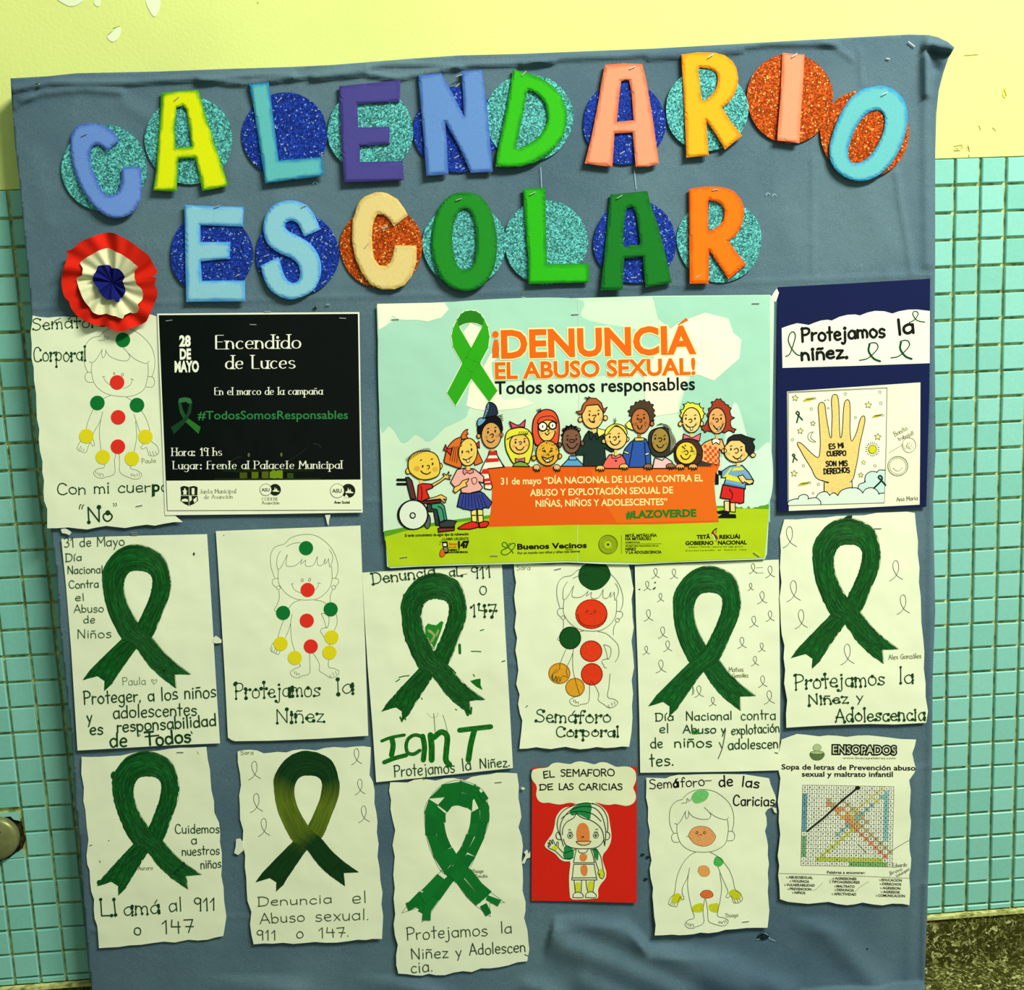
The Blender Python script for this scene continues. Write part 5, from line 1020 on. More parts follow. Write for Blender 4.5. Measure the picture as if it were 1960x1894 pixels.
for p in ((600,345), (612,358), (622,345), (705,350), (718,340), (712,365)): a.ell(*p, 4, 4, (110,56,20), None, lay=9)
a.done()
# 9 blond girl, pigtails
a = kid('cartoon girl with blond pigtails and coral shirt', BR)
for q in ([(262,388),(330,405),(345,430),(275,470),(262,430)], [(560,318),(525,352),(545,385),(600,408),(590,350)]): a.shape(q, (240,232,110), K, 5, 5, False)
a.shape([(375,635),(430,650),(485,632),(520,680),(545,765),(300,765),(330,700)], (234,104,88), K, 7, 3, False); a.shape([(395,630),(432,655),(470,628),(482,655),(440,668),(400,668)], (240,124,104), K, 5, 5, False); a.ell(436,692,12,7,K,None,lay=6); a.poly([(420,590),(448,590),(446,645),(424,645)], SK, 5)
head(a, 435, 478, 104, 108, (242,204,112), (378,470), (462,468), nose_(425,488,1.1), smile(428,508,46,38), lay=6, er=[(325,510),(540,490)])
a.shape([(330,440),(350,390),(400,355),(450,348),(510,370),(540,420),(535,450),(500,400),(440,362),(390,400),(350,450)], (232,226,70), K, 6, 9); ln(a, (425,340), (415,300), lay=9, w=4); ln(a, (430,335), (432,290), lay=9, w=4); ln(a, (420,345), (440,315), lay=9, w=4)
hands(a, 290, 755); hands(a, 512, 740); a.done()
# 11 girl with grey hair strands
a = kid('cartoon girl with olive skin and long dark straight hair', BR); OL = (160,134,58)
a.shape([(742,500),(760,420),(830,385),(910,385),(965,440),(1000,560),(960,620),(890,655),(800,650),(755,590)], (52,52,44), K, 7, 1)
a.shape([(800,665),(870,690),(900,660),(960,700),(985,765),(780,765)], (240,196,184), K, 7, 3, False)
head(a, 852, 500, 84, 115, OL, (805,485), (892,490), nose_(850,500,1.2), smile(852,545,32,26), ears=False, lay=5)
for i in range(5): ln(a, (820+i*8,360-i*4), (870+i*12,345+i*4), (900+i*14,385+i*5), w=4, c=(120,126,96) if i % 2 else K, lay=7)
for i in range(4): ln(a, (935+i*14,400+i*16), (955+i*14,500), (950+i*12,600-i*14), w=4, c=(180,186,150), lay=4)
hands(a, 740, 740, (150,110,70)); hands(a, 950, 735, (150,110,70)); a.done()
# 13 blond boy, bow tie
a = kid('cartoon boy with curly blond hair and pink bow tie', BR)
a.shape([(1070,440),(1140,475),(1160,475),(1232,435),(1220,510),(1160,490),(1130,490),(1065,490)], (232,104,120), K, 6, 3, False)
a.poly([(1130,420),(1158,420),(1158,480),(1130,480)], SK, 2)
a.shape(scallop([(1045,330),(1035,270),(1040,215),(1075,195),(1065,160),(1110,140),(1160,145),(1190,160),(1225,150),(1230,190),(1262,195),(1260,240),(1280,250),(1255,290),(1240,330)], -.25), (230,226,60), K, 6, 2)
head(a, 1145, 312, 86, 118, (242,208,118), (1092,298), (1178,298), nose_(1135,322,1.1), smile(1140,352,48,28), lay=5, er=[(1040,348),(1240,345)], teeth=[(1132,380),(1155,378),(1156,405),(1135,406)]); a.done()
# 14 auburn girl
a = kid('cartoon girl with auburn curls and checked shirt', BR); AU = (158,58,34)
a.shape([(1270,520),(1340,490),(1430,490),(1465,590),(1460,640),(1405,580),(1405,735),(1235,705),(1250,600),(1230,560)], (240,176,96), K, 7, 0, False)
for i in range(6):
    for j in range(6):
        if (i+j) % 2 == 0:
            x = 1262+i*24+j*1; y = 540+j*29+i*5; a.poly([(x,y),(x+23,y+5),(x+23,y+32),(x,y+27)], (214,72,34), 2)
a.shape([(1335,500),(1370,480),(1415,500),(1405,540),(1375,520),(1345,540)], (240,240,214), K, 5, 3, False); a.poly([(1370,445),(1392,445),(1392,495),(1370,495)], (232,176,100), 4)
a.shape(scallop([(1240,400),(1235,370),(1285,330),(1290,260),(1305,200),(1335,180),(1330,140),(1380,112),(1420,110),(1450,140),(1490,170),(1520,200),(1510,250),(1550,290),(1510,340),(1565,400),(1545,430),(1450,430),(1330,420),(1270,430)], -.22), AU, K, 6, 2)
head(a, 1385, 318, 82, 122, (228,168,94), (1350,295), (1422,298), nose_(1382,318,1.1), [(1350,360),(1380,395),(1420,390),(1440,350)], ears=False, lay=5, teeth=[(1380,392),(1410,374),(1422,398),(1395,415)])
for p in ((1330,330), (1322,345), (1340,350), (1440,330), (1452,342)): a.ell(*p, 3, 3, (120,50,20), None, lay=9)
a.done()
# 12 girl with a bob
a = kid('cartoon girl with round yellow face winking over the banner', BR); YG = (232,206,60)
a.shape([(985,640),(990,560),(1030,510),(1100,485),(1180,500),(1235,560),(1248,640),(1230,700),(1180,735),(1060,740),(1000,700)], (70,44,30), K, 6, 4)
a.shape([(1240,690),(1330,725),(1330,745),(1180,745)], (60,54,48), None, lay=3, curve=False)
head(a, 1097, 620, 100, 105, YG, (1075,570), (1150,585), nose_(1095,622,1.3), smile(1090,642,46,38), ears=False, lay=7, brow=False)
for p in ((1075,570), (1150,585)): a.ell(*p, 12, 16, YG, None, lay=10)
ln(a, (1058,558), (1085,582), lay=11); ln(a, (1135,605), (1170,602), lay=11); ln(a, (1085,545), (1090,555), lay=11); ln(a, (1140,562), (1150,572), lay=11)
a.shape([(1130,510),(1180,520),(1230,580),(1235,640),(1200,620),(1180,570)], (70,44,30), None, lay=10); hands(a, 1040, 740, (222,170,90)); hands(a, 1160, 740, (222,170,90)); a.done()
# 15 black haired boy
a = kid('cartoon boy in striped top and red shorts right of the banner', BR)
for dx in (0, 55): a.shape([(1452+dx,1070),(1500+dx,1075),(1500+dx,1175),(1455+dx,1170)], (240,210,130), K, 6, 0, False)
a.shape([(1380,1168),(1440,1155),(1500,1168),(1500,1190),(1400,1192)], K, None, lay=3, curve=False); a.shape([(1395,1215),(1440,1190),(1560,1195),(1565,1230),(1400,1230)], K, None, lay=3, curve=False)
a.shape([(1440,915),(1640,950),(1635,1085),(1595,1095),(1580,1085),(1510,1085),(1500,1055),(1415,1040)], (214,36,32), K, 7, 2, False); ln(a, (1500,960), (1530,1010), (1515,1060), lay=4)
a.shape([(1550,735),(1620,735),(1680,800),(1728,880),(1720,910),(1650,915),(1650,958),(1448,920),(1470,850),(1425,850),(1430,790),(1500,745)], (116,166,190), K, 7, 3, False)
for q in ([(1540,760),(1620,755),(1640,780),(1520,790)], [(1480,820),(1580,850),(1620,860),(1620,900),(1465,868)], [(1505,765),(1530,750),(1470,845),(1440,850)]): a.poly(q, (222,222,66), 5)
a.poly([(1470,900),(1640,935),(1645,950),(1452,915)], (80,130,170), 5)
a.shape([(1580,840),(1625,825),(1660,870),(1720,870),(1725,895),(1690,915),(1640,890),(1630,905),(1605,880)], (242,208,120), K, 6, 7, False)
a.shape([(1395,780),(1430,790),(1428,830),(1400,825)], K, None, lay=2, curve=False); a.shape([(1370,800),(1400,830),(1400,915),(1365,918)], K, None, lay=1, curve=False)
a.poly([(1568,700),(1602,700),(1602,745),(1568,745)], (242,208,120), 5)
head(a, 1568, 600, 118, 108, (242,204,116), (1515,585), (1612,592), nose_(1565,605,1.5), [(1535,650),(1560,672),(1590,672),(1618,640)], lay=7, er=[(1450,600),(1722,640)], teeth=[(1575,672),(1602,662),(1608,685),(1582,692)])
a.shape([(1478,540),(1490,480),(1540,450),(1610,445),(1670,470),(1742,490),(1715,510),(1738,560),(1730,610),(1690,640),(1655,600),(1650,540),(1600,500),(1550,500),(1510,500)], (30,34,34), K, 6, 10, False); a.done()
# ------------------------------------------------------------------ navy card, upper right
F = Fr(1480,520,3.947); sf = wavy(.0474, .0004, tilt=.002, y0=750, y1=975)
T = Thing('card_poster', 'navy blue card at the upper right with a scalloped banner and a hand drawing', 'poster', F, (610,900), sf)
T.slab('backing_card', [(36,116),(600,86),(1185,52),(1180,900),(1156,1775),(600,1800),(38,1815),(30,900)], mat((16,26,66), 'card'), t=.0006)
def sub(T, name, out, m, dz, label=None, curve=False, grid=14): return T.slab(name, out, m, curve, t=.0003, grid=grid, dz=dz, label=label)
s0 = T.surf
b1 = sub(T, 'banner_paper', [(64,425),(120,405),(180,388),(230,395),(268,402),(310,385),(360,368),(410,362),(442,368),(500,340),(560,325),(620,322),(655,330),(710,308),(770,295),(840,298),(900,315),(950,298),(1020,286),(1090,285),(1183,296),(1182,690),(620,710),(70,726)], mat((240,246,208), 'paper'), .0006)
a = Art('lettering', F, s0, b1, T.root, 11, 'thick black marker lettering'); BKM = (14,18,16)
hand(a, 'Protejamos', (215,528), (850,490), 102, 16, BKM); hand(a, 'la', (945,475), (1072,462), 115, 18, BKM); hand(a, 'niñez.', (212,668), (572,648), 96, 17, BKM); a.done()
a = Art('drawn_ribbon', F, s0, b1, T.root, 11, 'green marker loop ribbons'); GR = (14,72,36)
a.stroke([(95,638),(125,620),(155,540),(168,480),(150,452),(125,470),(115,520),(140,580),(180,625),(210,630)], 8, GR); a.stroke([(1030,382),(1070,360),(1095,320),(1085,300),(1062,300),(1055,320),(1085,365),(1145,380)], 7, GR)
for (x, y) in ((0,0), (238,-18)): a.stroke([(652+x,668+y),(710+x,655+y),(765+x,610+y),(792+x,570+y),(780+x,540+y),(750+x,535+y),(722+x,545+y)], 8, GR); a.stroke([(728+x,550+y),(722+x,600+y),(760+x,655+y),(808+x,675+y)], 15, GR)
a.done()
b2 = sub(T, 'drawing_paper', [(104,904),(600,870),(1112,835),(1110,1300),(1106,1758),(600,1785),(118,1806),(118,1770),(110,1750),(108,1300)], mat((232,240,196), 'paper'), .0006)
a = Art('hand_drawing', F, s0, b2, T.root, 11, 'open hand coloured yellow among stars and clouds')
a.poly([(116,912),(856,876),(850,1300),(838,1745),(116,1765)], (238,244,204), 0)
HD = [(420,1590),(330,1560),(285,1480),(235,1400),(205,1345),(185,1310),(182,1292),(200,1288),(240,1320),(290,1370),(330,1400),(348,1390),(356,1300),(352,1200),(345,1100),(340,1020),(352,992),(372,985),(390,1005),(400,1080),(415,1170),(430,1245),(440,1250),(442,1180),(445,1080),(440,980),(448,935),(468,925),(488,945),(497,1020),(500,1130),(505,1240),(515,1248),(525,1160),(530,1060),(540,985),(562,965),(578,990),(582,1080),(580,1180),(588,1270),(602,1270),(630,1210),(655,1120),(672,1090),(690,1092),(692,1130),(678,1200),(655,1300),(640,1400),(620,1500),(605,1560),(580,1590)]
a.poly(HD+[(598,1635),(540,1640),(490,1690),(440,1665),(385,1662),(388,1590)], mat((236,206,116), 'crayon'), 1, False, 10)
a.stroke(HD, 5.5, K, 2); a.stroke([(385,1590),(385,1660)], 7, K, 2); a.stroke([(595,1580),(598,1635)], 6, K, 2); a.stroke([(370,1575),(415,1595)], 6, K, 2)
sk = (212,232,206)
a.poly([(108,1750),(120,1730),(165,1715),(190,1690),(230,1680),(265,1690),(270,1712),(320,1708),(345,1680),(400,1665),(430,1695),(490,1690),(510,1655),(560,1635),(610,1632),(650,1640),(675,1670),(700,1640),(745,1632),(785,1650),(800,1680),(838,1670),(836,1742),(116,1762)], sk, 1, False)
a.poly([(640,1640),(655,1600),(690,1580),(695,1540),(730,1510),(770,1510),(800,1495),(845,1498),(840,1670),(800,1670),(760,1635),(700,1635),(680,1665)], (196,226,206), 1)
for st_ in ([(108,1750),(120,1730),(165,1715),(190,1715)], [(190,1715),(195,1695),(230,1680),(260,1690),(268,1712)], [(262,1715),(320,1705),(355,1730),(360,1755)], [(325,1700),(350,1670),(400,1660),(430,1690)], [(425,1685),(460,1668),(490,1690)], [(488,1690),(510,1655),(570,1632),(640,1635),(678,1670)], [(675,1670),(700,1640),(745,1630),(785,1650),(800,1680)], [(795,1675),(838,1670)], [(640,1640),(650,1605),(690,1590),(697,1580)], [(690,1590),(700,1535),(740,1508),(785,1512)], [(785,1515),(800,1497),(845,1498)]): a.stroke(st_, 6, K, 2)
for q in ([(112,908),(860,874)], [(118,914),(858,880)], [(860,874),(854,1300),(840,1745)], [(112,908),(115,1300),(116,1765)], [(116,1765),(838,1745)]): a.stroke(q, 3, (50,56,36), 1, curve=False)
def star(x, y, r, c=(44,52,24), f=None):
    q = [(x+(r if i % 2 == 0 else r*.48)*math.sin(i*math.pi/5+.1), y-(r if i % 2 == 0 else r*.48)*math.cos(i*math.pi/5+.1)) for i in range(10)]
    if f: a.poly(q, f, 1)
    a.stroke(q, 3.5 if r > 18 else 2.2, c, 2, curve=False, closed=True)
for (x, y, r) in ((166,953,25), (718,1006,27), (300,1145,20), (205,1202,24), (790,1246,27), (158,1523,26), (662,1535,20), (682,1440,18)): star(x, y, r, f=(232,234,140))
for (x, y, r) in ((545,922,14), (806,908,14), (813,992,14), (288,1035,14), (228,1464,13), (145,1268,13), (768,1465,14), (342,1605,13), (622,1100,12), (302,1672,10), (416,1030,10)): star(x, y, r, (110,116,60))
for (x, y, s_) in ((270,965,1), (785,1090,.85), (232,1602,1)):
    a.poly([(x-50*s_,y+18*s_),(x-20*s_,y-12*s_),(x+50*s_,y-22*s_),(x+10*s_,y+14*s_)], (216,214,90), 1)
    for k_ in range(6): a.stroke([(x-45*s_+k_*14*s_,y+14*s_-k_*3),(x-20*s_+k_*14*s_,y-6*s_-k_*2),(x-5*s_+k_*11,y+2)], 3, (50,54,24), 2)
a.stroke([(303,1208),(270,1220),(262,1255),(285,1280),(322,1284),(290,1262),(285,1235),(303,1208)], 4, (70,76,44), 2)
a.ell(750,1340,30,32,(210,208,30),(90,96,20),4,2)
for i in range(20):
    t_ = i*math.pi/10; a.stroke([(750+40*math.cos(t_),1340+42*math.sin(t_)),(750+(50+6*(i % 2))*math.cos(t_),1340+54*math.sin(t_))], 4, (60,66,24), 2)
for (x, y, h, w_) in ((182,1060,78,10), (152,1380,58,9), (805,1545,88,13)): a.stroke([(x+h*.5,y+h*.75),(x+h*.1,y+h*.3),(x-h*.12,y+h*.08),(x+h*.02,y-h*.08),(x+h*.2,y+h*.1),(x+h*.1,y+h*.4),(x-h*.05 if h < 80 else x-h*.5,y+h)], w_, (10,58,38), 3)
for (x, y, h) in ((402,935,38), (645,925,52), (728,1155,52)): lazo(a, x, y, h, 6, (14,64,38), wd=.42)
for s_, p0, p1, h in (('ES MI',(424,1340),(536,1325),36), ('CUERPO',(406,1392),(552,1385),36), ('SON MIS',(398,1468),(562,1462),36), ('DERECHOS',(382,1525),(578,1516),38)): hand(a, s_, p0, p1, h, 7.5, K, 3, jit=.05)
a.done()
a = Art('teacher_note', F, s0, b2, T.root, 11, 'faint pencil note, smiley and round stamp'); pc = (120,126,84)
hand(a, 'Bonito', (922,1245), (1018,1190), 36, 3, pc); hand(a, 'trabajo!!', (948,1278), (1065,1228), 30, 3, pc); a.ell(1026,1308,52,56,None,pc,3); a.stroke([(1005,1310),(1025,1335),(1048,1305)], 3, pc); a.stroke([(1018,1290),(1018,1300)], 3, pc); a.stroke([(1032,1288),(1032,1298)], 3, pc); a.stroke([(875,1366),(920,1340),(985,1300)], 3, pc); a.stroke([(978,1310),(1000,1340),(1015,1300),(1035,1340),(1060,1320)], 2, pc)
a.ell(942,1467,76,74,None,pc,4); a.ell(942,1467,62,60,None,pc,2)
for i in range(26):
    t_ = i*math.pi/13; a.stroke([(942+66*math.cos(t_),1467+64*math.sin(t_)),(942+72*math.cos(t_),1467+70*math.sin(t_))], 3, (150,156,110))
a.stroke([(905,1480),(940,1505),(980,1478)], 3, pc); hand(a, 'Ana Maria', (932,1732), (1095,1722), 30, 3.5, (110,116,70)); a.done()
# ------------------------------------------------------------------ painted ribbon sheets
PG = (8,80,24)
def paint(T, keys, c=PG, jit=4, seed=1, top='down', lb='dark green painted ribbon', kind='paint', pencil=True):
    if pencil: b = T.art('pencil_outline', 1); pencil_ribbon(b, [(x+4, y-3) for x, y in keys], (96,120,60), 3); b.done()
    a = T.art('painted_ribbon', 2, lb); ribbon(a, keys, mat(c, kind), jit, top=top, seed=seed); return a
F = Fr(90,1000,4.118)
T = sheet('drawing_sheet', 'painted green ribbon drawing reading Proteger a los niños, second row at the left edge', 'drawing', F, [(112,128),(500,108),(900,98),(1262,90),(1300,700),(1335,1300),(1364,1738),(1000,1752),(600,1775),(240,1795),(190,1000),(150,500)])
a = paint(T, T_KEY, seed=3); a.done()
a = T.art('lettering', 5, 'green marker lettering')
for s_, p0, p1, h, w in (('31 de Mayo',(135,195),(615,178),75,5.5), ('Día',(145,305),(278,300),60,5.5), ('Nacional',(162,402),(442,396),62,5.5), ('Contra',(172,518),(410,508),62,5.5), ('el',(222,618),(298,612),60,5), ('Abuso',(212,710),(450,702),62,5), ('de',(288,795),(382,790),62,5), ('Niños',(238,910),(510,905),70,5)): hand(a, s_, p0, p1, h, w, (30,74,34))
for s_, p0, p1, h, w in (('Proteger, a los niños',(288,1432),(1338,1375),100,8), ('y',(315,1575),(362,1570),90,8), ('adolescentes',(520,1540),(1185,1515),100,8), ('es',(338,1670),(445,1668),95,9), ('responsabilidad',(552,1652),(1338,1600),95,9), ('de',(496,1768),(636,1762),110,11), ('Todos',(775,1760),(1140,1728),105,13)): hand(a, s_, p0, p1, h, w, INKG)
a.stroke([(718,1685),(722,1670)], 5, INKG); a.stroke([(730,1682),(734,1668)], 5, INKG); a.stroke([(1135,1645),(1145,1660)], 7, INKG); a.stroke([(775,1685),(880,1675)], 11, INKG)
a.done()
a = T.art('signature', 5); hand(a, 'Paula', (595,1282), (782,1275), 62, 3.5, (100,130,80)); a.stroke([(845,1272),(822,1240),(832,1234),(845,1245),(858,1234),(868,1245),(845,1272)], 3.5, (100,130,80)); a.ell(1158,246,7,12,(30,40,20)); a.done()
T.staple(690,96,0,12)
# girl outline with stickers
F = Fr(400,990,4.303)
T = sheet('drawing_sheet', 'girl outline drawing with round stickers, reading Protejamos la Niñez', 'drawing', F, [(56,112),(500,95),(900,80),(1248,66),(1262,450),(1285,1000),(1312,1797),(900,1822),(500,1838),(215,1842),(185,1832),(156,1812),(130,1300),(100,800),(75,400)])
a = T.art('line_drawing', 1, 'thin pen outline of a girl'); figure(a, GIRL, IDG, 3.2, (84,92,58))
a.ell(768,516,9,12,None,PEN,3); a.ell(829,513,9,12,None,PEN,3); ln_ = [(680,545),(700,590),(730,610),(760,622)]; a.stroke(ln_, 3, PEN); a.stroke([(905,540),(890,580),(862,605)], 3, PEN); a.stroke([(895,537),(922,543)], 3, PEN); a.stroke([(680,550),(695,543)], 3, PEN); a.done()
stick(T, [(800,252,GRN_S), (813,596,RED_S), (611,785,GRN_S), (1003,756,GRN_S), (806,849,RED_S), (591,1039,YEL_S), (839,1061,RED_S), (1010,986,YEL_S), (993,1111,YEL_S), (708,1155,YEL_S)], 58)
a = T.art('lettering', 2, 'green marker lettering with dots at the stroke ends')
hand(a, 'Protejamos', (215,1492), (920,1468), 125, 7, INKG, ball=11); hand(a, 'la', (1045,1452), (1200,1448), 125, 7, INKG, ball=13); hand(a, 'Niñez', (550,1688), (955,1680), 112, 7, INKG, ball=11); a.ell(122,148,4,4,(40,50,30)); a.done()
# ------------------------------------------------------------------ Ian sheet
F = Fr(690,1070,4.403)
T = sheet('drawing_sheet', 'painted ribbon drawing with a smeared loop, reading Denuncia al 911 o 147', 'drawing', F, [(15,112),(400,88),(800,66),(1192,44),(1225,700),(1255,1200),(1285,1758),(900,1800),(500,1842),(132,1878),(100,1400),(60,900),(35,500)], d0=.0472)
KI = [(640,150),(335,440),(885,430),(630,365),(630,770),(605,995),(175,1285),(350,1365),(1055,1195),(915,1320)]
a = paint(T, KI, seed=5, jit=9, top='down')
PM = mat((12,104,22), 'paint')
a.poly([(545,570),(570,540),(600,550),(640,555),(680,520),(700,530),(680,600),(650,680),(625,745),(590,700),(550,640)], mat((30,130,30), 'paint'), 0); a.poly([(925,1025),(975,1010),(1012,1005),(1012,1060),(1030,1100),(980,1075),(945,1045)], PM)
PL = mat((150,186,96), 'paint')
for q, w_ in (([(575,600),(620,640),(600,690)], 22), ([(640,640),(655,600)], 18), ([(560,660),(590,720)], 14), ([(600,730),(622,748)], 12)): a.stroke(q, w_, PL, 1)
for q, w_ in (([(740,900),(775,930),(800,960)], 14), ([(835,720),(838,790)], 22), ([(880,1250),(905,1310)], 24), ([(935,1250),(930,1300)], 16), ([(335,1330),(350,1365)], 14), ([(372,1330),(380,1350)], 12), ([(870,430),(872,520)], 8)): a.stroke(q, w_, PM)
for q in ([(935,775),(980,775),(1015,778)], [(1192,862),(1218,855)], [(325,995),(360,985),(410,980)], [(300,1030),(330,1010)], [(515,1168),(520,1180)], [(1010,600),(1038,592)], [(800,1262),(812,1270)], [(950,970),(962,985)]): a.stroke(q, 8, PM)
a.done()
a = T.art('painted_name', 2, 'thick painted green letters'); P_ = PM
for q, w in (([(180,1530),(260,1500),(370,1480)], 26), ([(265,1510),(275,1570),(262,1650)], 44), ([(200,1710),(290,1675),(385,1650)], 36), ([(545,1560),(520,1500),(460,1480),(405,1510),(385,1570),(400,1630),(450,1640),(500,1610)], 30), ([(525,1490),(540,1580),(530,1690)], 44), ([(590,1480),(600,1580),(600,1690)], 50), ([(620,1500),(680,1455),(730,1490),(725,1600),(720,1690),(750,1730)], 48), ([(835,1440),(960,1425),(1098,1410)], 42), ([(960,1440),(930,1560),(910,1690)], 48)): a.brk(); a.stroke(q, w, P_)
a.done()
a = T.art('lettering', 5, 'green marker lettering')
hand(a, 'Denuncia', (100,210), (640,138), 92, 7, INKG, ball=7); hand(a, 'aL', (748,145), (858,138), 80, 7, INKG, ball=7); hand(a, '911', (935,160), (1105,148), 92, 7, INKG, ball=6); hand(a, 'o', (1000,302), (1072,300), 125, 6, INKG); hand(a, '147', (925,480), (1150,480), 105, 7, INKG, ball=10)
hand(a, 'Protejamos', (285,1832), (800,1795), 98, 7, INKG); hand(a, 'la', (860,1780), (938,1772), 105, 7, INKG); hand(a, 'Niñez.', (1005,1758), (1265,1745), 80, 7, INKG)
a.stroke([(845,130),(900,122)], 4, (90,100,60)); a.stroke([(618,1298),(625,1380),(630,1450)], 4, (90,120,60)); a.stroke([(695,1310),(715,1370),(735,1455)], 3, (100,130,60)); a.stroke([(560,1290),(600,1330),(650,1320),(655,1290)], 2, (170,186,130)); a.done()
# ------------------------------------------------------------------ Semaforo corporal, coloured circles
F = Fr(970,1060,4.985)
T = sheet('drawing_sheet', 'girl outline drawing with large crayon circles, reading Semáforo Corporal, below the big poster', 'drawing', F, [(66,95),(200,92),(400,100),(520,92),(700,98),(900,92),(1162,98),(1180,160),(1195,260),(1210,330),(1190,430),(1198,520),(1200,600),(1212,700),(1190,830),(1205,950),(1215,1080),(1192,1200),(1205,1330),(1195,1450),(1200,1560),(1190,1700),(1168,1838),(1100,1835),(1030,1845),(940,1850),(860,1840),(780,1855),(700,1862),(620,1850),(560,1838),(480,1850),(420,1860),(350,1852),(280,1842),(200,1855),(120,1858),(128,1780),(140,1680),(148,1585),(125,1520),(108,1430),(122,1340),(90,1240),(110,1110),(98,1000),(82,920),(98,800),(75,700),(90,560),(78,480),(70,400),(88,270),(75,200)], d0=.0472)
g = affine([(522,535),(1067,530),(810,677),(670,1270),(1072,1270),(828,1120),(780,140)], [(490,562),(1110,590),(800,732),(598,1410),(1062,1430),(790,1180),(800,120)])
gz = (46,60,40)
a = T.art('crayon_circle', 1, 'dark green crayon circle'); cg = mat((18,76,26), 'crayon')
a.poly([(683,210),(700,140),(760,95),(930,95),(980,150),(990,215),(950,280),(890,330),(810,345),(740,310),(700,270)], cg, 0, True, 8); a.done()
for (x, y, rx, ry, c, lb) in ((808,572,152,140,(232,58,22),'red crayon circle'), (605,800,102,106,(18,80,28),'dark green crayon circle'), (805,926,104,100,(234,62,24),'red crayon circle'), (812,1146,102,104,(232,58,24),'red crayon circle'), (502,1138,102,98,(226,160,36),'orange yellow crayon circle'), (652,1272,90,88,(226,160,36),'orange yellow crayon circle')):
    a = T.art('crayon_circle', 1, lb); a.ell(x, y, rx, ry, mat(c, 'crayon'), None); a.ell(x, y, rx*.985, ry*.985, None, tuple(int(v_*.7) for v_ in c), 9, 0); a.done()
a = T.art('line_drawing', 4, 'thin pen outline of a girl'); figure(a, GIRL, g, 3.6, gz)
a.ell(766,546,11,11,None,gz,3); a.ell(840,548,11,11,None,gz,3); a.stroke([(785,575),(802,565),(820,578)], 3, gz); a.stroke([(680,575),(700,640),(760,680),(860,680),(930,640),(950,590)], 7, (150,40,14)); a.stroke([(505,1050),(500,1100),(440,1150),(440,1195)], 3.6, gz); a.stroke([(435,1180),(450,1208),(470,1160),(480,1215),(495,1165),(510,1215),(520,1175),(545,1160),(580,1175),(570,1120),(575,1080)], 3.6, gz); a.done()
a = T.art('lettering', 4, 'green marker lettering with dots at the stroke ends')
hand(a, 'Semáforo', (275,1602), (1000,1608), 118, 8, INKG, ball=11); hand(a, 'Corporal', (465,1740), (1075,1740), 95, 8, INKG, ball=11); a.stroke([(182,1460),(200,1445)], 6, (40,50,40)); a.done()
a = T.art('signature', 4); hand(a, 'Sara', (95,150), (230,148), 42, 3, (120,130,80)); a.done()
T.staple(488,142,12,13)
# ------------------------------------------------------------------ Dia Nacional sheet
F = Fr(1200,1060,4.403)
T = sheet('drawing_sheet', 'painted ribbon among many small loop ribbons, reading Día Nacional contra el Abuso', 'drawing', F, [(66,98),(500,78),(900,62),(1280,46),(1285,500),(1292,1100),(1290,1500),(1275,1822),(900,1832),(500,1838),(112,1842),(105,1400),(90,900),(75,500)], d0=.0472)
KD = [(700,135),(380,440),(965,400),(690,362),(670,770),(632,1000),(180,1280),(362,1355),(1078,1225),(952,1332)]
a = paint(T, KD, (8,84,28), seed=8, top='up'); a.done()
a = T.art('drawn_ribbon', 2, 'small pen loop ribbons'); lc = (40,60,40)
for (x, y, h) in ((240,120,85), (395,125,85), (170,228,80), (282,330,72), (180,468,98), (300,612,98), (342,730,92), (162,775,72), (285,892,110), (1062,80,85), (1205,100,100), (1042,245,62), (1138,315,105), (1205,478,90), (1068,522,95), (968,700,95), (1135,748,75), (1078,860,82), (1142,1025,98), (1198,1150,115), (605,1108,100), (722,1205,75)): lazo(a, x, y, h, 4, lc, wd=.36)
for (x, y) in ((106,298), (238,240), (236,284), (225,294)): a.ell(x, y, 8, 6, (16,60,26))
a.stroke([(1090,115),(1145,112)], 3, lc); a.stroke([(1090,160),(1150,158)], 3, lc)
for q in ([(552,1100),(556,1160)], [(560,1120),(550,1190)], [(565,1140),(562,1180)]): a.stroke(q, 4, (40,84,30))
a.done()
a = T.art('lettering', 5, 'green marker lettering')
for s_, p0, p1, h, w in (('Día',(238,1405),(398,1400),66,7), ('Nacional',(498,1400),(888,1395),72,7), ('contra',(960,1398),(1258,1392),84,6.5), ('el',(275,1510),(358,1505),78,7), ('Abuso',(472,1510),(755,1508),70,7.5), ('y',(795,1510),(835,1508),70,7), ('explotación',(882,1522),(1290,1498),80,7), ('de',(198,1635),(305,1632),90,7.5), ('niños',(398,1628),(722,1625),85,8), ('adolescen',(852,1645),(1280,1635),85,7.5), ('tes.',(192,1790),(402,1780),105,8.5)): hand(a, s_, p0, p1, h, w, INKG, fl=True)
a.stroke([(778,1585),(800,1632)], 6, INKG); a.stroke([(832,1480),(805,1630),(770,1722)], 6, INKG); a.stroke([(1248,1672),(1272,1678)], 6, INKG); a.poly([(545,1485),(600,1480),(612,1515),(550,1518)], (40,130,50)); a.done()
a = T.art('signature', 5); hand(a, 'Matias', (860,992), (985,988), 38, 3, (110,118,70)); hand(a, 'González', (890,1040), (1025,1035), 34, 3, (110,118,70)); a.done()
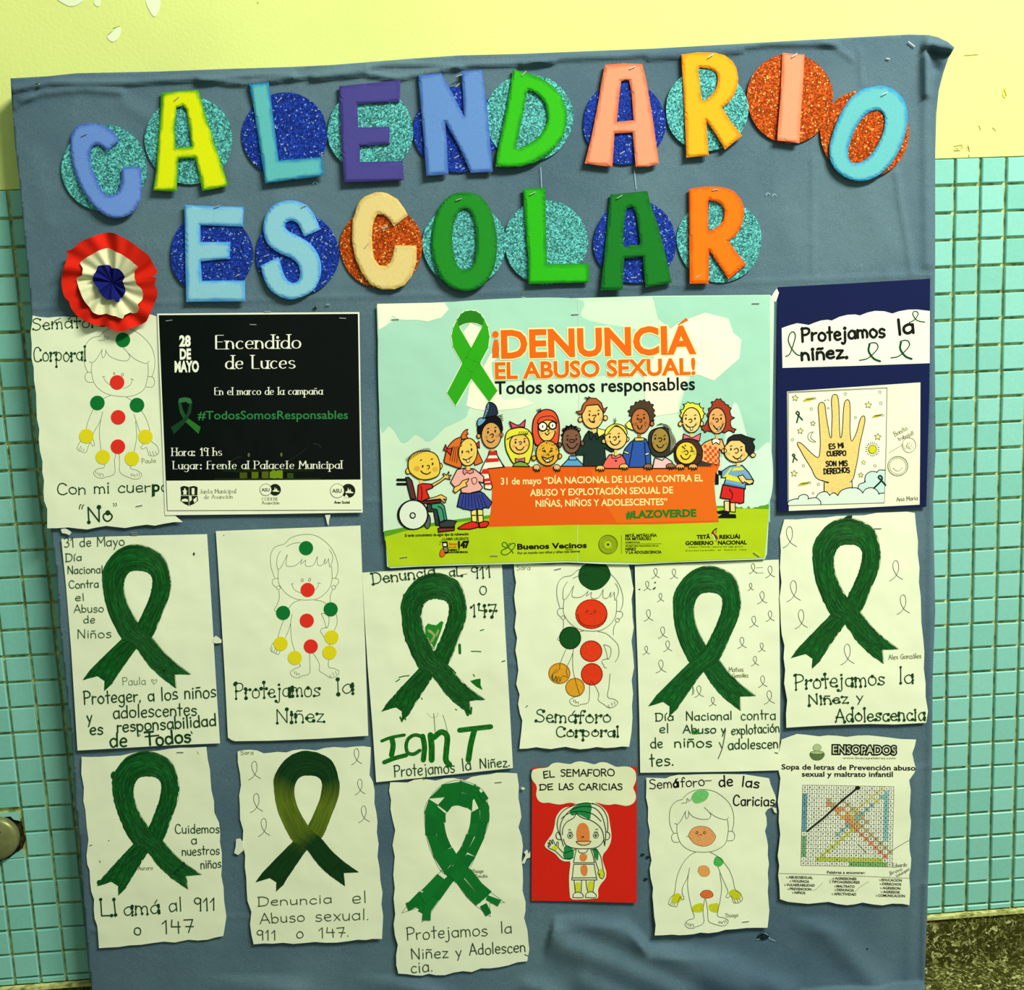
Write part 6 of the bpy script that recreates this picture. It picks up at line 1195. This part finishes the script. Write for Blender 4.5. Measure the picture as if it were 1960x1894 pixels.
# ------------------------------------------------------------------ Alex sheet
F = Fr(1480,970,4.303)
T = sheet('drawing_sheet', 'painted ribbon drawing at the right edge, reading Protejamos la Niñez y Adolescencia', 'drawing', F, [(92,102),(200,102),(300,92),(420,88),(520,75),(620,72),(750,68),(850,48),(960,44),(1100,38),(1166,48),(1175,150),(1192,280),(1190,380),(1205,500),(1200,620),(1215,740),(1218,860),(1220,950),(1235,1080),(1245,1200),(1240,1330),(1255,1450),(1255,1560),(1275,1680),(1260,1776),(1000,1790),(800,1786),(600,1792),(400,1800),(250,1808),(108,1817),(105,1700),(115,1590),(90,1450),(98,1340),(85,1240),(92,1140),(70,1050),(62,950),(58,830),(52,750),(68,620),(55,500),(62,360),(55,240),(75,160)], d0=.0478)
KA = [(620,105),(322,440),(872,430),(625,330),(622,728),(575,968),(145,1240),(318,1325),(1040,1178),(895,1315)]
a = paint(T, KA, seed=11, jit=7); a.poly([(585,90),(612,72),(650,70),(645,92),(610,102)], mat((10,50,22), 'paint'), 0, True); a.done()
a = T.art('drawn_ribbon', 2, 'small pen loop ribbons')
for (x, y, h) in ((132,160,178), (165,605,175), (228,845,158), (1008,440,168), (1068,722,162), (608,1128,172)): lazo(a, x, y, h, 4, lc, wd=.30)
a.done()
a = T.art('lettering', 5, 'green marker lettering with dots at the stroke ends')
hand(a, 'Protejamos', (180,1500), (925,1462), 120, 7, INKG, ball=9); hand(a, 'la', (1035,1450), (1165,1450), 125, 7, INKG, ball=8); hand(a, 'Niñez', (290,1632), (622,1608), 85, 7, INKG, ball=9, fl=True); hand(a, 'y', (685,1600), (748,1595), 72, 7, INKG); hand(a, 'Adolescencia', (512,1768), (1258,1752), 108, 7.5, INKG, ball=9); a.done()
a = T.art('signature', 5); hand(a, 'Alex Gonzáles', (950,1255), (1222,1242), 40, 3.2, (110,120,74)); a.done()
T.staple(862,176,0,14)
# ------------------------------------------------------------------ Llama sheet
F = Fr(140,1420,4.619)
T = sheet('drawing_sheet', 'painted ribbon drawing reading Llamá al 911 o 147 in the bottom left corner', 'drawing', F, [(75,128),(150,130),(250,128),(330,122),(420,118),(500,100),(560,85),(650,82),(750,75),(850,58),(950,48),(1050,48),(1178,40),(1190,150),(1210,240),(1215,330),(1222,420),(1245,520),(1248,620),(1290,710),(1300,800),(1298,880),(1315,980),(1315,1080),(1310,1180),(1330,1280),(1335,1400),(1355,1540),(1340,1640),(1328,1712),(1260,1725),(1190,1745),(1100,1752),(1020,1745),(900,1770),(800,1762),(700,1775),(600,1790),(500,1795),(400,1810),(300,1815),(228,1820),(220,1700),(212,1620),(190,1560),(182,1480),(185,1390),(160,1320),(150,1240),(145,1130),(125,1080),(118,1000),(135,860),(120,750),(108,600),(90,520),(95,400),(72,280)])
KL = [(640,100),(345,430),(935,400),(660,328),(668,750),(655,990),(210,1260),(400,1355),(1140,1195),(1005,1302)]
a = paint(T, KL, (8,82,28), seed=14, jit=8); a.ell(362,295,30,38,mat((8,82,28), 'paint')); a.ell(235,1240,26,24,mat((8,82,28), 'paint')); a.done()
a = T.art('lettering', 5, 'green marker lettering')
for s_, p0, p1, h, w, b in (('Cuidemos',(900,808),(1298,800),80,6.5,0), ('a',(1045,905),(1100,900),82,6.5,0), ('nuestros',(962,1002),(1298,990),80,6.5,0), ('niños',(1128,1115),(1312,1108),78,6.5,0), ('Ll',(240,1535),(395,1525),145,9,12), ('amá',(448,1528),(775,1508),125,7.5,10), ('al',(845,1498),(968,1492),130,7.5,4), ('911',(1065,1490),(1265,1485),110,8,6), ('o',(535,1702),(605,1700),110,8,0), ('147',(780,1688),(1068,1682),115,8,0)): hand(a, s_, p0, p1, h, w, INKG, ball=b, fl=True)
a.done()
a = T.art('signature', 5); hand(a, 'Aurora', (575,1130), (705,1125), 34, 3, (110,118,70)); a.stroke([(145,915),(168,908)], 5, (60,66,30)); a.stroke([(232,1048),(242,1060)], 5, (60,66,30)); a.ell(316,870,5,4,(40,44,24)); a.stroke([(1095,80),(1110,105)], 3, (120,124,70)); a.done()
T.staple(947,88,0,13)
# ------------------------------------------------------------------ Sara sheet
F = Fr(440,1420,4.619)
T = sheet('drawing_sheet', 'crayon ribbon drawing with an olive centre, reading Denuncia el Abuso sexual', 'drawing', F, [(68,82),(110,70),(180,66),(240,72),(300,98),(360,92),(420,85),(500,90),(560,70),(630,62),(700,65),(760,72),(840,50),(920,42),(1020,48),(1100,38),(1180,34),(1246,44),(1242,180),(1235,290),(1265,350),(1280,430),(1278,540),(1295,620),(1305,700),(1300,800),(1315,900),(1305,1010),(1325,1120),(1330,1220),(1350,1330),(1340,1430),(1355,1530),(1350,1640),(1345,1738),(1260,1738),(1200,1748),(1130,1745),(1050,1758),(950,1770),(850,1772),(750,1765),(650,1775),(560,1782),(470,1772),(380,1780),(300,1778),(210,1786),(190,1700),(178,1610),(190,1500),(155,1400),(148,1300),(145,1200),(132,1100),(135,1000),(112,900),(118,780),(90,680),(88,560),(82,470),(98,380),(90,280),(70,180)])
KS = [(680,85),(395,430),(973,400),(700,316),(695,735),(680,955),(222,1227),(408,1315),(1142,1165),(1015,1285)]
t = NT('crayon_ribbon'); v_ = t.coord((2.0, 30, 1), 'sv'); n_ = t.noise(v_, 1, 4, .65); at = t.n('ShaderNodeAttribute', attribute_name='sv'); sx = t.n('ShaderNodeSeparateXYZ'); t.l(at.outputs['Vector'], sx.inputs[0])
dk, og = alb((16,58,22)), alb((92,116,26))
zone = t.ramp(sx.outputs[2], [(.08, (0,0,0)), (.22, (.8,.8,.8)), (.30, (1,1,1)), (.40, (0,0,0)), (.60, (0,0,0)), (.70, (1,1,1)), (.78, (.7,.7,.7)), (.88, (0,0,0))])
t.base(t.mix(1.0, t.mix(zone, dk, og), t.ramp(n_, [(.3, (.45,.45,.45)), (.7, (1.5,1.5,1.5))]), 'MULTIPLY'), .75)
a = T.art('crayon_ribbon', 2, 'green and olive crayon ribbon'); ribbon(a, KS, t.m, 2.5, seed=17); a.done()
a = T.art('drawn_ribbon', 2, 'small pen loop ribbons')
for (x, y, h) in ((215,168,165), (232,452,170), (298,672,162), (1118,55,145), (1148,325,140), (1182,562,150)): lazo(a, x, y, h, 4, lc, wd=.30)
a.done()
a = T.art('lettering', 5, 'green marker lettering')
for s_, p0, p1, h, w in (('Denuncia',(245,1450),(910,1420),82,6), ('el',(1082,1425),(1215,1422),108,6), ('Abuso',(265,1605),(668,1580),90,6), ('sexual.',(752,1580),(1240,1570),100,6), ('911',(235,1750),(412,1748),88,6.5), ('o',(588,1735),(655,1732),100,6.5), ('147.',(785,1732),(1062,1718),90,6)): hand(a, s_, p0, p1, h, w, (40,66,34))
a.done()
a = T.art('signature', 5); hand(a, 'Sara', (95,110), (212,105), 36, 3, (110,118,70)); a.done()
# ------------------------------------------------------------------ torn paper mosaic ribbon
F = Fr(730,1470,4.62)
T = sheet('drawing_sheet', 'ribbon made of torn green paper pieces on a wavy edged sheet, bottom row', 'drawing', F, [(78,122),(150,122),(230,125),(290,100),(360,92),(420,98),(480,108),(560,88),(640,85),(740,105),(800,75),(880,60),(960,52),(1020,38),(1100,38),(1200,44),(1215,150),(1212,260),(1228,350),(1238,430),(1212,520),(1240,600),(1252,690),(1240,800),(1250,900),(1252,1000),(1248,1080),(1275,1180),(1275,1260),(1262,1320),(1292,1430),(1300,1530),(1308,1600),(1290,1704),(1200,1715),(1120,1742),(1040,1758),(960,1768),(880,1768),(800,1800),(720,1792),(640,1805),(560,1828),(480,1828),(420,1815),(360,1832),(300,1830),(220,1818),(150,1814),(132,1740),(130,1650),(145,1560),(120,1480),(108,1380),(122,1290),(108,1150),(118,1060),(105,940),(118,780),(98,680),(122,545),(100,460),(80,360),(85,280),(68,200)])
KM = [(680,125),(382,470),(950,430),(700,335),(668,755),(645,1010),(180,1255),(355,1360),(1090,1205),(962,1320)]
a = T.art('pencil_outline', 1); pencil_ribbon(a, KM, (60,80,50), 3.5); a.done()
g = affine(T_KEY, KM); rd = random.Random(4)
LL = np.array(fixcat([F(*g(p)) for p, _ in T_PAIR])); RR = np.array(fixcat([F(*g(q)) for _, q in T_PAIR]))
def at_(Q, t_): s_ = np.linspace(0, 1, len(Q)); return np.array([np.interp(t_, s_, Q[:,0]), np.interp(t_, s_, Q[:,1])])
NSEG = 20; GC = [(14,112,38), (13,106,38), (15,116,40), (14,109,36)]
for i in range(NSEG):
    for j in range(2):
        t0, t1 = i/NSEG-.004*rd.random(), (i+1)/NSEG+rd.uniform(-.005, .006)
        u0, u1 = (j*.5-.01, j*.5+.5+.01); q = []
        for (t_, u_) in ((t0,u0), (t1,u0), (t1,u1), (t0,u1)):
            p = at_(LL, min(1, max(0, t_)))*(1-u_)+at_(RR, min(1, max(0, t_)))*u_; q.append((p[0]+rd.uniform(-2.4, 2.4), p[1]+rd.uniform(-2.4, 2.4)))
        if rd.random() < .3: q[rd.randrange(4)] = tuple((np.array(q[0])+np.array(q[2]))/2*.35+np.array(q[1])*.65)if False else q[0]
        a = Art('paper_piece', ID, T.surf, T.o, T.root, 6+(i*2+j) % 4+(3 if i > 15 else 0)); a.poly(q, mat(rd.choice(GC), 'card'), 0, False, 0); a.done()
for q in ([(215,1190),(330,1150),(355,1200),(240,1260)], [(375,1210),(440,1215),(435,1345),(362,1342)], [(925,1160),(940,1120),(1060,1165),(1030,1220)], [(872,1220),(930,1190),(972,1275),(925,1308)], [(330,1110),(440,1060),(470,1120),(380,1190)], [(820,1110),(900,1060),(950,1110),(870,1190)], [(860,230),(905,200),(948,265),(900,300)], [(790,200),(830,132),(860,215)]):
    a = T.art('paper_piece', 8); a.poly(q, mat(rd.choice(GC), 'card'), 0, False, 0); a.done()
a = T.art('lettering', 5, 'green marker lettering')
for s_, p0, p1, h, w in (('Protejamos',(222,1518),(945,1478),108,6.5), ('la',(1055,1458),(1162,1452),100,6.5), ('Niñez',(262,1688),(598,1672),95,6.5), ('y',(658,1665),(718,1660),90,6.5), ('Adolescen',(778,1652),(1280,1622),100,7), ('cia.',(262,1810),(462,1795),105,6.5)): hand(a, s_, p0, p1, h, w, (36,62,32), fl=True)
a.stroke([(1268,1645),(1298,1658)], 6, (36,62,32)); a.done()
a = T.art('signature', 5); hand(a, 'Thiago', (805,925), (905,920), 30, 3, (110,118,70)); hand(a, 'Zavala', (830,968), (938,962), 30, 3, (110,118,70)); a.done()
T.staple(1035,122,5,13)
# ------------------------------------------------------------------ red card
F = Fr(1000,1440,6.108); sf = wavy(.0474, .0004, tilt=.0015, y0=1600, y1=1730)
T = Thing('card_poster', 'red card with a cloud shaped title and a cut out girl waving', 'poster', F, (720,1000), sf)
T.slab('backing_card', [(112,172),(700,160),(1335,165),(1338,1000),(1335,1755),(900,1745),(600,1735),(105,1730),(108,1000)], mat((206,34,18), 'card'), t=.0006)
b1 = sub(T, 'cloud_paper', [(120,205),(180,185),(290,172),(340,132),(400,115),(470,122),(560,132),(620,108),(690,102),(760,115),(840,135),(910,112),(980,115),(1040,140),(1100,165),(1180,160),(1260,170),(1315,215),(1330,290),(1320,350),(1295,410),(1320,470),(1325,540),(1290,595),(1220,622),(1150,612),(1080,600),(1020,610),(950,605),(870,585),(790,592),(700,588),(620,595),(550,585),(450,605),(380,600),(310,585),(230,585),(180,550),(160,490),(168,420),(155,370),(115,320),(103,260)], mat((226,236,184), 'paper'), .0006, curve=True)
a = Art('lettering', F, T.surf, b1, T.root, 11, 'black handwritten capitals')
for s_, p0, p1, h in (('EL',(248,295),(375,280),75), ('SEMAFORO',(445,275),(1078,272),78), ('DE',(200,438),(360,432),65), ('LAS',(425,432),(598,430),70), ('CARICIAS',(662,435),(1172,435),72)): hand(a, s_, p0, p1, h, 10.5, K, jit=.04)
a.done()
b2 = sub(T, 'girl_cutout', [(570,625),(640,590),(740,578),(850,588),(940,640),(1000,720),(1025,850),(1040,960),(1030,1050),(990,1130),(950,1180),(935,1240),(960,1330),(980,1400),(970,1470),(920,1530),(885,1600),(885,1690),(840,1705),(700,1715),(575,1710),(552,1640),(545,1450),(560,1290),(540,1270),(490,1270),(440,1245),(380,1180),(300,1130),(262,1095),(268,1060),(310,1000),(350,940),(375,850),(390,760),(440,680),(500,640)], mat((228,238,188), 'paper'), .0009, curve=True)
a = Art('colouring', F, T.surf, b2, T.root, 13, 'green, orange and yellow pencil patches'); gp, op, yp = mat((34,136,66), 'crayon'), mat((228,134,62), 'crayon'), mat((206,216,40), 'crayon')
for q, m_ in (([(555,680),(590,640),(640,610),(700,592),(790,595),(810,640),(800,700),(790,775),(740,760),(690,735),(640,715),(590,735),(560,715)], gp), ([(490,1100),(530,1085),(570,1110),(600,1150),(595,1220),(560,1250),(500,1240),(475,1200),(485,1150)], gp), ([(820,1130),(870,1120),(890,1180),(880,1260),(860,1240),(835,1180)], gp), ([(640,880),(670,830),(720,820),(765,860),(785,940),(780,1040),(720,1065),(650,1040),(630,960)], op), ([(670,1200),(700,1180),(750,1190),(755,1240),(720,1272),(675,1255)], op), ([(685,1325),(740,1312),(762,1360),(750,1430),(710,1438),(682,1390)], op), ([(345,1100),(400,1080),(415,1110),(395,1140),(350,1135)], yp), ([(895,1370),(930,1355),(955,1420),(935,1465),(905,1460),(885,1420)], yp), ([(622,1525),(670,1515),(682,1560),(675,1615),(625,1615)], yp), ([(765,1515),(825,1502),(832,1560),(820,1618),(770,1615)], yp)): a.poly(q, m_, 0, True, 8)
a.done()
a = Art('line_drawing', F, T.surf, b2, T.root, 15, 'printed black outline of a girl')
for q in ([(468,960),(475,880),(520,810),(600,760),(632,705)], [(632,708),(700,760),(800,790),(890,850),(940,930),(955,1040),(962,1088)], [(480,1085),(450,990),(440,900),(460,800),(540,690),(640,640),(740,628),(850,650),(930,740),(970,880),(975,960),(962,1085)], [(435,960),(408,860),(420,760),(490,670),(600,615),(740,585),(830,600)], [(820,590),(920,640),(985,740),(1000,860),(992,930)], [(455,770),(520,720),(600,690),(720,690),(830,720),(920,800)],
 [(480,1010),(510,1080),(600,1115),(720,1122),(850,1112),(920,1070),(955,1010)], [(440,925),(405,935),(392,970),(410,1010),(450,1015)], [(985,925),(1015,940),(1022,975),(1005,1010),(970,1018)], [(480,1090),(455,1000),(440,930)]): a.stroke(q, 8, K)
for q in ([(655,1135),(665,1165),(715,1172),(750,1160),(765,1130)], [(630,1130),(615,1200),(598,1285)], [(800,1130),(825,1200),(842,1285)], [(598,1285),(842,1285)], [(602,1303),(840,1303)], [(600,1305),(590,1400),(578,1485)], [(840,1305),(855,1400),(872,1485)], [(580,1462),(868,1460)], [(576,1487),(872,1487)], [(605,1490),(612,1560),(618,1630)], [(692,1490),(690,1560),(688,1630)], [(745,1490),(750,1560),(765,1625)], [(842,1490),(835,1560),(825,1625)], [(590,1690),(598,1650),(640,1628),(690,1640),(712,1690),(590,1693)], [(738,1690),(745,1650),(790,1625),(845,1640),(862,1690),(738,1692)],
 [(625,1130),(560,1150),(490,1170),(440,1130),(418,1105)], [(598,1225),(540,1240),(480,1235),(430,1190),(380,1145),(345,1130)], [(810,1130),(870,1140),(915,1210),(935,1310),(945,1380)], [(840,1180),(855,1270),(890,1370)], [(945,1380),(958,1420),(945,1465),(925,1470),(900,1450),(905,1410),(890,1430),(885,1400),(890,1370)],
 [(345,1130),(310,1110),(295,1085),(325,1095),(300,1060),(305,1050),(335,1080),(315,1035),(325,1020),(355,1070),(345,1020),(358,1020),(380,1065),(400,1090),(400,1060),(410,1040),(422,1055),(418,1105)], [(540,905),(550,895),(565,905)], [(855,900),(870,890),(880,900)]): a.stroke(q, 7, K)
for (x, y) in ((560,968), (860,965)): a.ell(x, y, 30, 32, None, K, 6); a.ell(x, y, 15, 16, K); a.ell(x+3, y-3, 5, 5, (230,240,200), None, lay=1); [a.stroke([(x-15+i*12, y-32), (x-20+i*12, y-46)], 4, K) for i in range(4)]
a.poly([(690,978),(720,978),(715,992),(697,992)], K); a.shape([(628,1036),(802,1034),(785,1065),(740,1080),(690,1080),(650,1065)], (232,196,120), K, 7, 0, False); a.done()
# ------------------------------------------------------------------ boy sheet
F = Fr(1220,1470,5.739)
T = sheet('drawing_sheet', 'boy outline drawing with crayon patches, headed Semáforo de las Caricias', 'drawing', F, [(98,102),(200,105),(310,110),(370,85),(450,70),(550,70),(650,65),(850,62),(1000,62),(1180,65),(1300,85),(1400,100),(1446,108),(1465,180),(1490,240),(1515,300),(1525,350),(1500,410),(1470,430),(1430,450),(1402,490),(1418,540),(1422,620),(1402,690),(1420,760),(1435,850),(1432,950),(1445,1050),(1432,1150),(1440,1250),(1432,1350),(1440,1450),(1450,1560),(1440,1660),(1430,1750),(1300,1750),(1200,1752),(1080,1765),(970,1772),(880,1798),(780,1810),(690,1803),(620,1820),(540,1828),(460,1832),(380,1825),(280,1832),(190,1835),(200,1720),(185,1630),(175,1500),(165,1400),(172,1310),(145,1200),(135,1100),(155,1010),(135,900),(125,800),(138,700),(115,580),(118,430),(95,320),(98,200)], tilt=.0045)
a = T.art('crayon_patch', 1, 'green, orange and yellow crayon patches')
for q, c in (([(595,340),(610,280),(660,245),(740,240),(785,275),(760,340),(700,375),(640,385)], (112,196,106)), ([(840,1010),(870,965),(930,990),(945,1040),(900,1080),(845,1060)], (76,180,80)), ([(560,740),(600,665),(680,635),(780,650),(840,710),(860,760),(810,830),(720,855),(620,820)], (228,160,92)), ([(665,1130),(680,1080),(740,1068),(780,1090),(795,1150),(760,1185),(700,1180)], (232,160,82)), ([(688,1385),(720,1345),(780,1338),(820,1360),(832,1400),(790,1422),(720,1420)], (222,110,52)), ([(380,1420),(400,1385),(440,1370),(480,1390),(490,1420),(460,1470),(400,1480),(375,1450)], (200,208,30)), ([(1000,1370),(1040,1330),(1090,1335),(1130,1370),(1130,1430),(1070,1440),(1020,1400)], (194,204,34)), ([(605,1520),(650,1490),(720,1485),(715,1570),(660,1582),(610,1570)], (200,206,30)), ([(785,1500),(830,1485),(890,1485),(885,1580),(820,1575),(785,1545)], (200,206,40))): a.poly(q, mat(c, 'crayon'), 0, True, 8)
a.stroke([(560,740),(600,665),(680,635),(780,650),(840,710),(860,760),(810,830),(720,855),(620,820),(560,740)], 5, (150,110,40), 1); a.stroke([(690,1385),(720,1345),(780,1338),(820,1360),(832,1400),(790,1422),(720,1420),(690,1385)], 5, (120,60,20), 1); a.stroke([(665,1130),(680,1080),(740,1068),(780,1090),(795,1150),(760,1185),(700,1180),(665,1130)], 4, (190,140,50), 1); a.done()
a = T.art('line_drawing', 3, 'thin pen outline of a child'); figure(a, BOY, IDG, 4.5, (58,76,40))
a.ell(655,705,10,14,None,(90,50,20),5); a.ell(738,705,10,14,None,(90,50,20),5); a.stroke([(670,745),(692,722),(712,735)], 5, (90,50,20)); a.stroke([(540,750),(565,745)], 4, (80,70,30)); a.done()
a = T.art('lettering', 3, 'black marker lettering')
for s_, p0, p1, h, w in (('Semáforo',(132,228),(745,190),105,9), ('de',(895,200),(1055,192),120,13), ('las',(1145,198),(1342,212),112,13), ('Caricias',(1048,402),(1510,415),112,12)): hand(a, s_, p0, p1, h, w, K)
hand(a, 'á', (395,212), (450,208), 95, 15, K); a.done()
a = T.art('signature', 3); hand(a, 'Thiago', (965,1640), (1112,1625), 42, 3.5, (90,100,60)); a.done()
T.staple(782,130,3,13); T.staple(1190,1682,6,13)
# ------------------------------------------------------------------ word search sheet
F = Fr(1480,1390,5.262)
T = sheet('puzzle_sheet', 'printed word search sheet with coloured squares in the lower right corner', 'puzzle sheet', F, [(85,130),(150,105),(240,74),(330,82),(460,98),(550,88),(640,92),(740,104),(850,90),(960,88),(1060,98),(1150,108),(1280,125),(1440,130),(1425,200),(1400,270),(1415,340),(1435,420),(1425,460),(1370,540),(1385,640),(1380,750),(1372,850),(1388,950),(1382,1050),(1370,1150),(1375,1250),(1390,1330),(1385,1420),(1370,1500),(1380,1650),(1372,1798),(1300,1785),(1200,1782),(1100,1800),(1000,1790),(900,1772),(820,1790),(740,1798),(640,1785),(560,1765),(450,1775),(350,1785),(250,1775),(150,1765),(68,1738),(62,1600),(50,1500),(60,1400),(45,1300),(60,1180),(70,1080),(55,950),(58,850),(45,760),(58,650),(72,520),(50,430),(52,300),(70,200)], d0=.0480)
a = T.art('heading', 2, 'printed heading')
printed(a, 'ENSOPADOS', (600,272), (1235,280), 82, K, 0, .12); printed(a, 'ENSOPADOS', (600,272), (1235,280), 82, (214,226,176), 1, .0)
printed(a, 'www.buscapalabras.com', (700,325), (1232,328), 20, (70,84,50), 0, 0); printed(a, 'Sopa de letras de Prevención abuso', (86,430), (1432,442), 50, K, 0, .02); printed(a, 'sexual y maltrato infantil', (290,503), (1203,506), 50, K, 0, .02)
a.pbrk(('heading',)); a.shape([(372,268),(442,250),(512,268),(508,305),(470,335),(412,335),(378,305)], (92,118,66), (70,90,50), 4); a.ell(442,262,66,16,(168,190,128),(80,100,60),4,2); a.ell(442,212,42,36,(176,196,138),(120,140,90),3,0); a.done()
G0, G1, G2, G3 = np.array([297,590]), np.array([1215,605]), np.array([1197,1413]), np.array([280,1397])
def gp_(i, j): u, v_ = i/19, j/19; return tuple((G0*(1-u)+G1*u)*(1-v_)+(G3*(1-u)+G2*u)*v_)
def cell(i, j): return [gp_(i, j), gp_(i+1, j), gp_(i+1, j+1), gp_(i, j+1)]
a = T.art('coloured_squares', 1, 'squares shaded in coloured pencil'); CC = {}
for r in range(19): CC[(r+1, r)] = None
def setc(l, c):
    for p in l: CC[p] = c
CC = {}
setc([(16-r, r) for r in range(0, 8)], (226,226,130)); setc([(20-r, r) for r in range(10, 18)], (196,208,50)); setc([(18-r, r) for r in range(1, 12)], (120,176,166)); setc([(r+2, r) for r in range(3, 6)]+[(r+5, r) for r in range(3, 9)]+[(r+3, r) for r in range(8, 16)], (178,160,96)); setc([(r+1, r) for r in range(4, 17)], (226,120,70)); setc([(7,5),(8,5),(7,6),(6,5),(8,7),(9,7),(9,6)], (226,128,70)); setc([(r+1, r) for r in (6,7)]+[(10,8),(11,9),(9,6),(10,7)], (222,170,70))
setc([(0, r) for r in range(2, 11)], (66,138,160)); setc([(0, r) for r in range(12, 17)], (90,160,100)); setc([(i, 17) for i in range(3, 17)], (184,206,40)); setc([(i, 18) for i in range(10, 18)], (88,172,70)); setc([(17, r) for r in range(1, 13)], (120,196,190)); setc([(15-r, r+3) for r in range(0, 1)], (226,214,90))
for r in range(19):
    for i in range(19):
        c = CC.get((i, r))
        a.poly(cell(i, r), (240,246,214) if c is None else mat(tuple(int(v_*.72+u_*.28) for v_, u_ in zip(c, (240,246,214))), 'crayon'), 0, False, 0)
a.done()
a = T.art('grid', 2, 'word search grid and letters')
for k_ in range(20): a.stroke([gp_(k_, 0), gp_(k_, 19)], 4.2, (40,56,24), 0, curve=False); a.stroke([gp_(0, k_), gp_(19, k_)], 4.2, (40,56,24), 0, curve=False)
ROWS = ['SMOERAIROFODDCEIAAC','NDAOCOOLEUIBOECSDLO','PEARAIRHSOINEOCAAGA','RREVOOGOOSLNENDUOGL','EEUVUTCEOEROECECAER','VOSETAIHAODENEDUGSA','EOENOECRCROLERARRDL','NLENOEANOIAOAOLUEEO','CPGERCNGVARSMOVISNA','IPOEOTANRENSMIROUNN','OROMALLABEDRSIOSNRT','NNOCPSGAFISGENOTACE','NNDPAISMCIEIASENCIP','IEOVCLTAAEATODONEAO','NOUPCNERIVTOONGRESO','OASEAMMRODOSORTESLN','SCRCDIANGORPEIOEDSO','IDAEOCOMUNICACIONEC','NRUEOLERGTMALTRATON']
for j, row in enumerate(ROWS):
    for i, ch in enumerate(row):
        x, y = gp_(i+.5, j+.5); w_ = 7 if ch != 'I' else 2; printed(a, ch, (x-w_, y+8), (x+w_, y+8), 17, (24,36,18), 1, .03)
a.stroke([(855,605),(800,660),(700,740),(620,815),(520,910),(420,990),(345,1052)], 19, (30,40,24), 3); a.ell(850,618,26,18,(22,32,18),None,lay=3)
for q in ([(850,1180),(900,1230),(935,1275)], [(1200,1245),(1290,1190),(1365,1145)]): a.stroke(q, 4, (70,80,44), 3)
o = a.done(); o['kind'] = 'stuff'
a = T.art('word_list', 2, 'printed list of words with pencil ticks')
printed(a, 'Palabras a encontrar:', (542,1480), (925,1484), 26, K, 0, .02); a.stroke([(60,1478),(600,1495),(1378,1528)], 3.5, (60,74,40))
for s_, x0_, y_, x1_ in (('ABUSOSEXUAL',155,1528,398), ('VIOLENCIA',190,1567,362), ('VULNERABILIDAD',135,1605,418), ('PREVENCION',168,1645,382), ('NIÑOS',215,1682,322), ('AGRESIONES',622,1540,838), ('TIPOAGRESORES',590,1575,870), ('MALTRATO',638,1618,820), ('DENUNCIA',640,1655,812), ('AFECTIVIDAD',612,1696,835), ('EDUCACION',1092,1555,1295), ('DERECHOS',1098,1595,1288), ('AGRESION',1102,1636,1280), ('AGRESOR',1108,1675,1275), ('COMUNICACION',1058,1712,1325)):
    printed(a, s_, (x0_,y_), (x1_,y_+6), 24, (30,40,24), 0, .03); a.stroke([(x0_-24,y_-16),(x0_-8,y_)], 3, (60,70,44)); a.stroke([(x0_-8,y_-18),(x0_-22,y_)], 3, (60,70,44))
for q in ([(395,1648),(430,1640),(500,1570)], [(820,1668),(880,1610),(965,1560)], [(560,1550),(600,1535),(615,1515)]): a.stroke(q, 3, (100,112,70))
a.done()
a = T.art('signature', 2); hand(a, 'Eduardo', (1205,1418), (1348,1408), 40, 3.5, (60,74,50)); hand(a, 'Bravo', (1180,1495), (1305,1445), 34, 3.5, (60,74,50)); hand(a, 'Velazquez', (1245,1520), (1378,1440), 28, 3, (60,74,50)); a.stroke([(1172,1508),(1190,1478)], 3, (60,74,50)); a.done()
# ------------------------------------------------------------------ torn scraps of paper left on the cloth
for lb, pts in (('torn paper scrap under the body drawing at the left edge', [(116,1013),(122,1010),(130,1013),(137,1018),(133,1024),(126,1021),(119,1020)]),
 ('torn paper scrap between the two sheets of the second row at left', [(407,1222),(413,1216),(418,1219),(424,1224),(424,1230),(413,1231),(407,1229)]),
 ('thin torn paper scrap hanging below the black poster', [(622,985),(633,984),(630,995),(629,1006),(626,1001),(624,992)]),
 ('torn paper scrap left of the crayon ribbon sheet', [(452,1605),(460,1604),(466,1612),(466,1627),(456,1636),(448,1632),(451,1620)]),
 ('ragged torn paper scrap beside the red card', [(1000,1648),(1006,1636),(1003,1630),(1009,1625),(1012,1634),(1015,1628),(1015,1640),(1008,1643),(1004,1652),(999,1652)]),
 ('white torn scrap at the top right corner of the big poster', [(1476,568),(1482,558),(1487,552),(1491,560),(1488,570),(1485,578),(1479,574)]),
 ('tiny white torn scrap right of the boy outline drawing', [(1478,1544),(1486,1546),(1487,1556),(1482,1554)]),
 ('tiny white torn scrap right of the paper mosaic sheet', [(997,1506),(1003,1506),(1005,1510),(999,1511)])):
    c_ = np.mean(pts, 0); T = Thing('paper_scrap', lb, 'paper scrap', ID, tuple(c_), wavy(.0478, .0005)); T.slab('scrap', pts, mat((222,234,198), 'paper'), grid=0, t=.0006)
